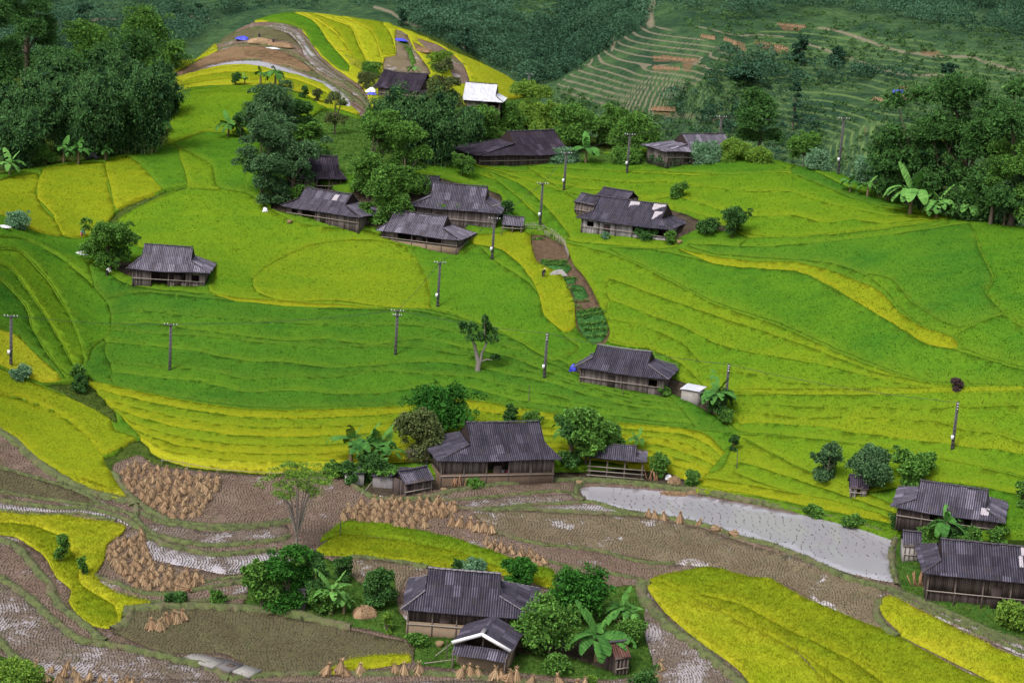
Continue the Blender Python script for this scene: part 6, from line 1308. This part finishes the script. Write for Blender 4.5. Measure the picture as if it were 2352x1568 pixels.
for x, y in z2([(5,1490),(97,1490),(137,1490),(238,1480),(470,1480),(535,1485),(632,1485),(905,1500),(975,1490),(1035,1500),(1137,1520),(1187,1520),(1245,1530),(1285,1530),(1380,1548),(1580,1562),(1690,1580),(1740,1585)]): shock(place(x,y), 'straw shock in the spaced row along the bottom bund below the small clay barn', 'straw shocks on the bottom bund',1.15)
shock(place(1516,1530), 'single straw shock standing right of the hen house', None, 1.2)
for x, y in z1([(925,1220),(980,1225),(1020,1190),(1050,1175),(1078,1185),(1112,1170)]): shock(place(x,y), 'straw shock in the small group on the olive paddy', 'straw shocks on the olive paddy',1.2)
for x, y in z2([(2170,430),(2215,440),(2278,450)])+[(1526,1188),(1562,1194),(1606,1200)]: shock(place(x,y), 'straw shock on the bund beside the flooded paddy', 'straw shocks beside the flooded paddy',1.05)
for px, py, lb, grp in [(1165,1558,'pale straw bundle lying flat left of the bottom row',None),(1640,1213,'collapsed straw bundle on the bund of the flooded paddy',None),(1690,1225,'flattened straw bundle further right on the bund of the flooded paddy',None),(420,1352,'collapsed straw bundle at the left end of the lower left patch',None)]:
    q = place(px,py); o = link('straw_bundle', SHM[px%8], None, q+Vector((0,0,.25)), random.uniform(0,6)); o.rotation_euler = (1.35, .1, random.uniform(0,6)); tag(o, lb, 'straw bundle')
# loose straw under the shocks
V=[];Rn=[];g = np.random.default_rng(8)
SP = PW[:4]+[SURF.hit(smooth_poly(p,20))[:,:2] for p in (z2([(640,510),(780,530),(900,570),(1060,600),(1060,640),(880,590),(700,555)]), [(560,118),(640,112),(690,130),(650,140),(560,128)],[(590,85),(650,88),(690,108),(680,115),(640,100),(600,98)],[(950,96),(985,112),(990,122),(965,118)],[(790,122),(830,140),(832,158),(805,150)])]
for pw in SP:
    b0,b1 = pw.min(0), pw.max(0); c = g.uniform(b0,b1,(int(np.prod(b1-b0)*9),2)); c = c[inside(pw,c)]; zz = np.array([top_at(*q) for q in c])+.05; a = g.uniform(0,6.283,len(c)); l = g.uniform(.12,.4,len(c)); w = .035
    d = np.stack([np.cos(a)*l,np.sin(a)*l,g.normal(0,.04,len(c))],1); s_ = np.stack([-np.sin(a)*w,np.cos(a)*w,np.zeros(len(c))],1); C3 = np.c_[c,zz]
    V.append(np.stack([C3-d-s_,C3+d-s_,C3+d+s_,C3-d+s_],1).reshape(-1,3)); Rn.append(np.repeat(g.uniform(0,1,len(c)),4))
V = np.concatenate(V); tag(link('loose_straw', mesh_np('loose_straw', V, np.arange(len(V)).reshape(-1,4), STRAW, {'rnd': np.concatenate(Rn)})), 'loose threshed straw lying around the shocks', 'straw', kind='stuff')
def heap(label, px, py, w, d, h):
    q = place(px,py); g = np.random.default_rng(int(px)); V=[];F=[];Rn=[]
    bm = MB(); nr_, ns = 7, 16; P=[]
    for i in range(nr_+1):
        for j in range(ns):
            a = j*2*np.pi/ns; r_ = math.cos(i/nr_*math.pi/2)*(1+.14*math.sin(3*a+px)); P.append((math.cos(a)*r_*w/2, math.sin(a)*r_*d/2, math.sin(i/nr_*math.pi/2)*h*(1+.1*math.sin(2*a)) -.1))
    idx = np.arange((nr_+1)*ns).reshape(-1,ns); f = np.stack([idx[:-1], np.roll(idx[:-1],-1,1), np.roll(idx[1:],-1,1), idx[1:]],-1).reshape(-1,4); P = np.array(P); nC = len(P)
    u = g.normal(0,1,(700,3)); u[:,2] = abs(u[:,2]); u /= np.linalg.norm(u,axis=1,keepdims=True); C = u*np.array([w/2,d/2,h]); v, ff = leaves(C, g.normal(0,1,(700,3)), .35, .18, .3, g)
    tag(link('straw_heap', mesh_np('straw_heap', np.concatenate([P,v]), np.concatenate([f, ff+nC]), STRAW, {'rnd': np.concatenate([np.full(nC,.55), np.repeat(g.uniform(.3,1,700),4)])}), None, q), label, 'straw heap')
heap('rounded straw heap between the banana plant and the lowest farmhouse', 838,1405, 2.4,1.9,.95); heap('low orange straw heap right of the hen house', 1492,1548, 2.4,1.4,.35); heap('straw heap at the edge of the yard right of the stable', 1548,1128, 3.4,1.4,.25)
heap('low straw heap next to the dark post at the strip end', 1580-30,1104-8, 1.6,1.2,.8); heap('straw heap on the hilltop beside the left blue tarpaulin', 600,96, 5.5,3,1.1); heap('second straw heap on the hilltop under the standing worker', 645,104, 5.5,2.4,.9); heap('straw heap on the hill beside the right blue tarpaulin', 972,118, 3.5,2.5,.8); heap('brown straw heap at the end of the gully bank', 1592,1130-8, 2.0,1.2,.3)
# ---------------------------------------------------------------- utility poles
PCON = simple('pole_concrete',(.065,.062,.065),.85,.3,3); STEEL = simple('dark_steel',(.05,.05,.06),.5,.2,3,.5); PORC = simple('porcelain',(.5,.5,.52),.3,.05,3,.5); BOXW = simple('meter_box_white',(.55,.56,.6),.5,.08,3)
TOPS = {}
def pole(key, px, py, hp, label, arms=1, box=False, ang=0):
    q = place(px,py)
    while px > 1600 and 325 < py < 560 and q.length > 322: py += 3; hp += 3; q = place(px, py)
    h = hp*mpp(q)*1.01; t_ = thing('utility_pole', label, 'utility pole', q, R(ang)); TOPS[key] = q+Vector((0,0,h-.25))
    b_ = MB(); n_ = 9
    for sx_ in (-1,1): b_.beam((sx_*.10,0,-1.2),(sx_*.065,0,h),.07,.2)
    for i in range(int(h/.55)): z = .3+i*.55; b_.box((0,0,z),(.18-.05*z/h,.10,.22))
    b_.build('post', PCON, t_)
    for k in range(arms):
        z = h-.15-k*.6; a = MB(); a.beam((-.85+.25*k,-.14,z),(.85-.25*k,-.14,z),.09); ca = a.build('crossarm', STEEL, t_)
        for x in (-.78,-.4,.4,.78): i_ = MB(); x = x*(1-.3*k); i_.tube([(x,-.14,z+.04),(x,-.14,z+.12),(x,-.14,z+.22)],[.04,.075,.045],6); i_.build('insulator', PORC, ca)
    if not arms:
        for k in range(3): i_ = MB(); i_.box((0,-.2,h-.2-k*.32),(.14,.16,.12)); i_.build('insulator', PORC, t_)
    if box: b_ = MB(); b_.box((-.2,-.22,h*.27),(.32,.2,.5)); b_.build('meter_box', BOXW, t_)
for a in [('a',25,840,113,'leftmost utility pole, rising from pale grass beside the yellow spur bed',1,True),('b',390,850,108,'utility pole alone in the dark green rice below the lone farmhouse',1),('c',908,815,105,'utility pole with double crossarm left of the twisted tree',2),('d',1005,705,105,'utility pole with white box at the dark field joint below the clustered farmhouses',1,True),
          ('e',1130,596,97,'utility pole with white box in front of the grey farmhouse end',1,True),('f',1240,518,98,'utility pole with white box at the top of the garden strip',1,True),('g',1295,437,87,'utility pole with white box below the banana by the long dark roof',1,True),('h',1440,398,90,'utility pole with white box before the tree with the leaning trunk',1,True),
          ('i',1650,345,82,'utility pole rising in front of the striped grey roof',1),('j',1925,362,88,'utility pole on the grassy mound against the far hillside',1,True),('k',1250,868,106,'utility pole with white box left of the slate roofed house',0,True),('l',1665,936,103,'utility pole half hidden by the banana clump',0),
          ('m',2187,1032,110,'rightmost utility pole standing alone in the lime green rice',0,True),('n',1213,212,42,'distant utility pole at the end of the yellow hill',1)]: pole(*a)
CAB = simple('cable',(.03,.03,.035),.6,.1,1)
for a, b in [('a','b'),('b','c'),('c','k'),('k','l'),('l','m'),('c','d'),('d','e'),('e','f'),('f','g'),('g','h'),('h','i'),('i','j')]:
    A, B = TOPS[a], TOPS[b]; pts = []
    nm = {'a':'leftmost','b':'lone farmhouse','c':'double arm','d':'field joint','e':'grey farmhouse','f':'garden','g':'banana','h':'leaning tree','i':'striped roof','j':'mound','k':'slate house','l':'banana clump','m':'rightmost'}
    for i in range(17): t = i/16; p = A.lerp(B,t)-A; pts.append((p.x, p.y, p.z+.2-((B-A).length*.018)*4*t*(1-t)))
    b_ = MB(); b_.tube(pts, .03, 4, False); tag(b_.build('cable', CAB, None, A), 'thin black cable from the %s pole to the %s pole' % (nm[a], nm[b]), 'cable', 'cables between the utility poles')
# ---------------------------------------------------------------- tarpaulins, cloths, people
BLUE = simple('blue_tarp',(.03,.04,.42),.5,.35,2,.4); GREYT = simple('pale_cloth',(.42,.42,.44),.8,.12,2); DARKC = simple('dark_cloth',(.025,.022,.035),.9,.3,3); SKIN = simple('skin',(.22,.13,.09),.7,.1,4); REDC = simple('pink_cloth',(.40,.06,.14),.8,.2,3)
WHC = simple('white_cloth',(.6,.6,.64),.8,.08,3); TEAL = simple('teal_cloth',(.03,.16,.13),.8,.2,3); HATM = simple('straw_hat',(.35,.26,.14),.8,.15,5)
def tarp(name, label, px, py, w, d, h, mat, rz=0):
    q = place(px,py); nx_, ny_ = 14, 10; g = np.random.default_rng(int(px+py)); V=[]
    for j in range(ny_):
        for i in range(nx_):
            x = (i/(nx_-1)-.5)*w; y = (j/(ny_-1)-.5)*d; e = max(abs(x)/(w/2), abs(y)/(d/2)); V.append((x+g.normal(0,.06), y+g.normal(0,.06), h*(1-e**2.2)+.07+.10*math.sin(x*2.3+y*1.7)*h+g.normal(0,.03)*h))
    idx = np.arange(nx_*ny_).reshape(ny_,nx_); F = np.stack([idx[:-1,:-1],idx[:-1,1:],idx[1:,1:],idx[1:,:-1]],-1).reshape(-1,4)
    tag(link(name, mesh_np(name, V, F, mat, smooth=True), None, q, R(rz)), label, name.replace('_',' '))
tarp('tarpaulin','blue tarpaulin over straw left on the hilltop',557,88,3.0,2.0,.7,BLUE); tarp('tarpaulin','blue tarpaulin on the right flank of the yellow hill',918,90,3.6,1.8,.5,BLUE,-35); tarp('tarpaulin','blue tarpaulin hanging at the left end of the slate roofed house',1316,852,1.0,.6,.9,BLUE)
tarp('cloth_sheet','pale cloth spread on the hilltop straw',626,110,3.4,1.4,.3,GREYT,-12); tarp('cloth_sheet','white bundle beside the highest dark roofed house',852,212,2.2,1.2,.9,WHC); tarp('tarpaulin','bright blue sheet below the white bundle by the highest dark roof',853,218,2.2,1.0,.5,BLUE)
tarp('cloth_sheet','pale slab like sheet beside the round tree of the lone farmhouse',188,583,2.2,1.6,.35,GREYT,-10); tarp('cloth_sheet','white sheet on the grass at the left picture edge',6,522,2.4,1.0,.3,GREYT,-15); tarp('cloth_sheet','white bag beside the leftmost clustered farmhouse',609,484,.8,.6,.6,WHC)
tarp('stone','grey boulder in the middle of the garden strip',1283,624,2.6,1.4,.8,CONC); tarp('cloth_sheet','white basin among the sticks right of the stable',1536,1088,.9,.7,.5,WHC)
q = far_at(2062,218); V_ = MB()
V_.tube([(-1.2,0,.1),(-1.0,0,.5),(1.0,0,.6),(1.2,0,.1)],[.3,.6,.6,.3],8); tag(V_.build('tarpaulin', BLUE, None, q), 'small bright blue tarpaulin tent on the far hillside','tarpaulin')
def person(label, px, py, top, leg, pose='bend', hat=None, rz=0, h=1.58):
    q = place(px,py); t_ = thing('person', label, 'person', q, R(rz)); bend = {'bend':.9,'stand':.05,'stoop':.5}[pose]
    hip = Vector((0,0,h*.50)); d = Vector((0,-math.sin(bend),math.cos(bend))); ch = hip+d*h*.22; nk = hip+d*h*.33; hd = nk+(d*.6+Vector((0,-.3,.5)))*h*.10
    V = [hip, hip+d*h*.11, ch, nk, hd, hd+d*h*.06]; E = [(0,1),(1,2),(2,3),(3,4),(4,5)]; Rr = [.13,.12,.15,.055,.09,.07]
    for s in (-1,1):
        k = len(V); V += [hip+Vector((s*.09,0,-.03)), Vector((s*.11,-.05,h*.27)), Vector((s*.12,.02,.05)), Vector((s*.12,-.12,.02))]; E += [(0,k),(k,k+1),(k+1,k+2),(k+2,k+3)]; Rr += [.10,.065,.045,.04]
        k = len(V); V += [ch+d*.06+Vector((s*.17,0,0)), ch+Vector((s*.22,-.10,-.22)), ch+Vector((s*.16,-.30,-.38)), ch+Vector((s*.15,-.36,-.44))]; E += [(2,k),(k,k+1),(k+1,k+2),(k+2,k+3)]; Rr += [.06,.045,.035,.03]
    me = bpy.data.meshes.new('body'); me.from_pydata([tuple(v) for v in V], E, []); me.materials.append(SKIN); o = link('body', me, t_)
    sk = o.modifiers.new('skin','SKIN'); sv = me.skin_vertices if hasattr(me,'skin_vertices') else None
    for i, r_ in enumerate(Rr): me.skin_vertices[0].data[i].radius = (r_, r_)
    me.skin_vertices[0].data[0].use_root = True; o.modifiers.new('sub','SUBSURF').levels = 1; o.modifiers['sub'].render_levels = 1
    b_ = MB(); b_.tube([hip-d*.05, hip+d*h*.11, ch, hip+d*h*.30],[.175,.16,.19,.09],10); b_.build('jacket', top, t_)
    for s in (-1,1): b_.__init__(); b_.tube([ch+d*.06+Vector((s*.15,0,0)), ch+Vector((s*.22,-.10,-.22)), ch+Vector((s*.17,-.27,-.35))],[.085,.065,.055],8); b_.build('sleeve', top, t_)
    for s in (-1,1): b_ = MB(); b_.tube([hip+Vector((s*.08,0,.06)), Vector((s*.11,-.05,h*.27)), Vector((s*.12,.02,.1))],[.135,.09,.07],8); b_.build('trouser_leg', leg, t_)
    b_ = MB(); c = hd+Vector((0,0,.05)); b_.tube([c+Vector((0,0,.16)), c+Vector((0,0,.05)), c+Vector((0,0,.02))],[.02,.15,.25] if hat else [.04,.10,.105],10); b_.build('hat' if hat else 'hair', hat or DARKC, t_)
person('person in dark clothes standing among the hilltop straw',628,100,DARKC,DARKC,'stand'); person('person in dark blue clothes at the left end of the hilltop straw heap',596,88,DARKC,DARKC,'stoop')
person('person with pale top bending in the grass left of the lone farmhouse',246,632,WHC,DARKC,'bend',None,70); person('person in teal and pink clothes bent at the edge of the yellow beds',187,542,TEAL,REDC,'bend',None,80)
person('person in black working beside the garden strip',1247,664-28,DARKC,DARKC,'bend',HATM,20)
q = place(212,368); b_ = MB(); b_.tube([(-.9,0,.2),(-.4,0,.75),(.3,0,.8),(.9,0,.3)],[.35,.55,.5,.25],8); tag(b_.build('dark_bundle', DARKC, None, q), 'dark bundle lying on the bank under the left grove', 'bundle')
for px,py,lb in [(1080,1100,'reddish firewood leaning before the large farmhouse wall'),(1052,1106,'upright bundle of pale boards by the doorway of the large farmhouse'),(1500,1092,'split logs leaning at the right end of the stable'),(2110,1335,'pale driftwood pile beside the farmhouse on posts')]:
    q = place(px,py); b_ = MB(); g = np.random.default_rng(px)
    for i in range(9): x = g.uniform(-.8,.8); b_.beam((x,-.4,0),(x+g.uniform(-.5,.5),.1,g.uniform(.9,1.7)),.1,.08)
    tag(b_.build('firewood_stack', simple('split_wood',(.22,.12,.07),.9,.4,5), None, q), lb, 'firewood')
# far straw shocks in rows
cr_v=[];rr_=[];g=np.random.default_rng(5)
for (x0_,y0_,x1_,y1_,n_) in [(1500,134,1600,140,26),(1502,156,1560,160,16),(1612,84,1640,88,8),(1735,97,1808,115,14),(1500,250,1550,252,14),(1786,58,1848,62,14),(2005,228,2060,236,12),(2065,226,2115,216,12),(1665,90,1690,100,8)]:
    for i in range(n_):
        t=i/(n_-1); q=far_at(x0_+(x1_-x0_)*t, y0_+(y1_-y0_)*t+2)
        for k in range(6): a=k*math.pi/3; b=a+math.pi/3; cr_v += [(q.x+math.cos(a)*.55,q.y+math.sin(a)*.4,q.z-.2),(q.x+math.cos(b)*.55,q.y+math.sin(b)*.4,q.z-.2),(q.x,q.y,q.z+1.0)]; rr_ += [g.uniform(0,.4)]*3
tag(link('straw_shock_rows', mesh_np('straw_shock_rows', np.array(cr_v), np.arange(len(cr_v)).reshape(-1,3), STRAW, {'rnd': rr_})), 'rows of tiny straw shocks on the far hillside terraces', 'straw shocks', kind='stuff')

# laundry and yard clutter
for px,py,dx,dz,n_,lb,ms_ in [(322,652,2.2,1.5,4,'dark laundry hanging on the front of the lone farmhouse',[DARKC,DARKC,BLUE,DARKC]),(1090,246,1.6,2.0,2,'pale laundry on the rail of the white roofed house',[GREYT,BLUE]),(1165,1090,2.0,1.3,3,'laundry on a line by the right wall of the large farmhouse',[WHC,REDC,DARKC])]:
    q = place(px,py); t_ = thing('laundry', lb, 'laundry', (q.x,q.y-.35,q.z)); b_ = MB(); b_.tube([(-dx/2-.2,0,dz),(dx/2+.2,0,dz+.05)],[.02,.02],5); b_.build('line', STEEL, t_)
    for i in range(n_): b_ = MB(); x = -dx/2+dx*(i+.5)/n_; b_.box((x,0,dz-.36),(.42,.05,.7)); b_.box((x,.0,dz-.12),(.62,.06,.2)); b_.build('garment', ms_[i], t_)
BSK = simple('basket_weave',(.19,.13,.07),.9,.3,8)
for px,py,lb in [(1020,1118,'round basket on the yard edge left of the large farmhouse'),(1330,1108,'round basket between the large farmhouse and the stable'),(1010,1476,'basket beside the small clay barn'),(2130,1350,'basket by the posts of the farmhouse at the right edge'),(665,512,'basket in front of the leftmost clustered farmhouse'),(1560,560,'basket by the corner of the house with pale sheets')]:
    q = place(px,py); b_ = MB(); b_.tube([(0,0,0),(0,0,.15),(0,0,.45),(0,0,.5)],[.25,.36,.42,.38],12); tag(b_.build('basket', BSK, None, q), lb, 'basket')
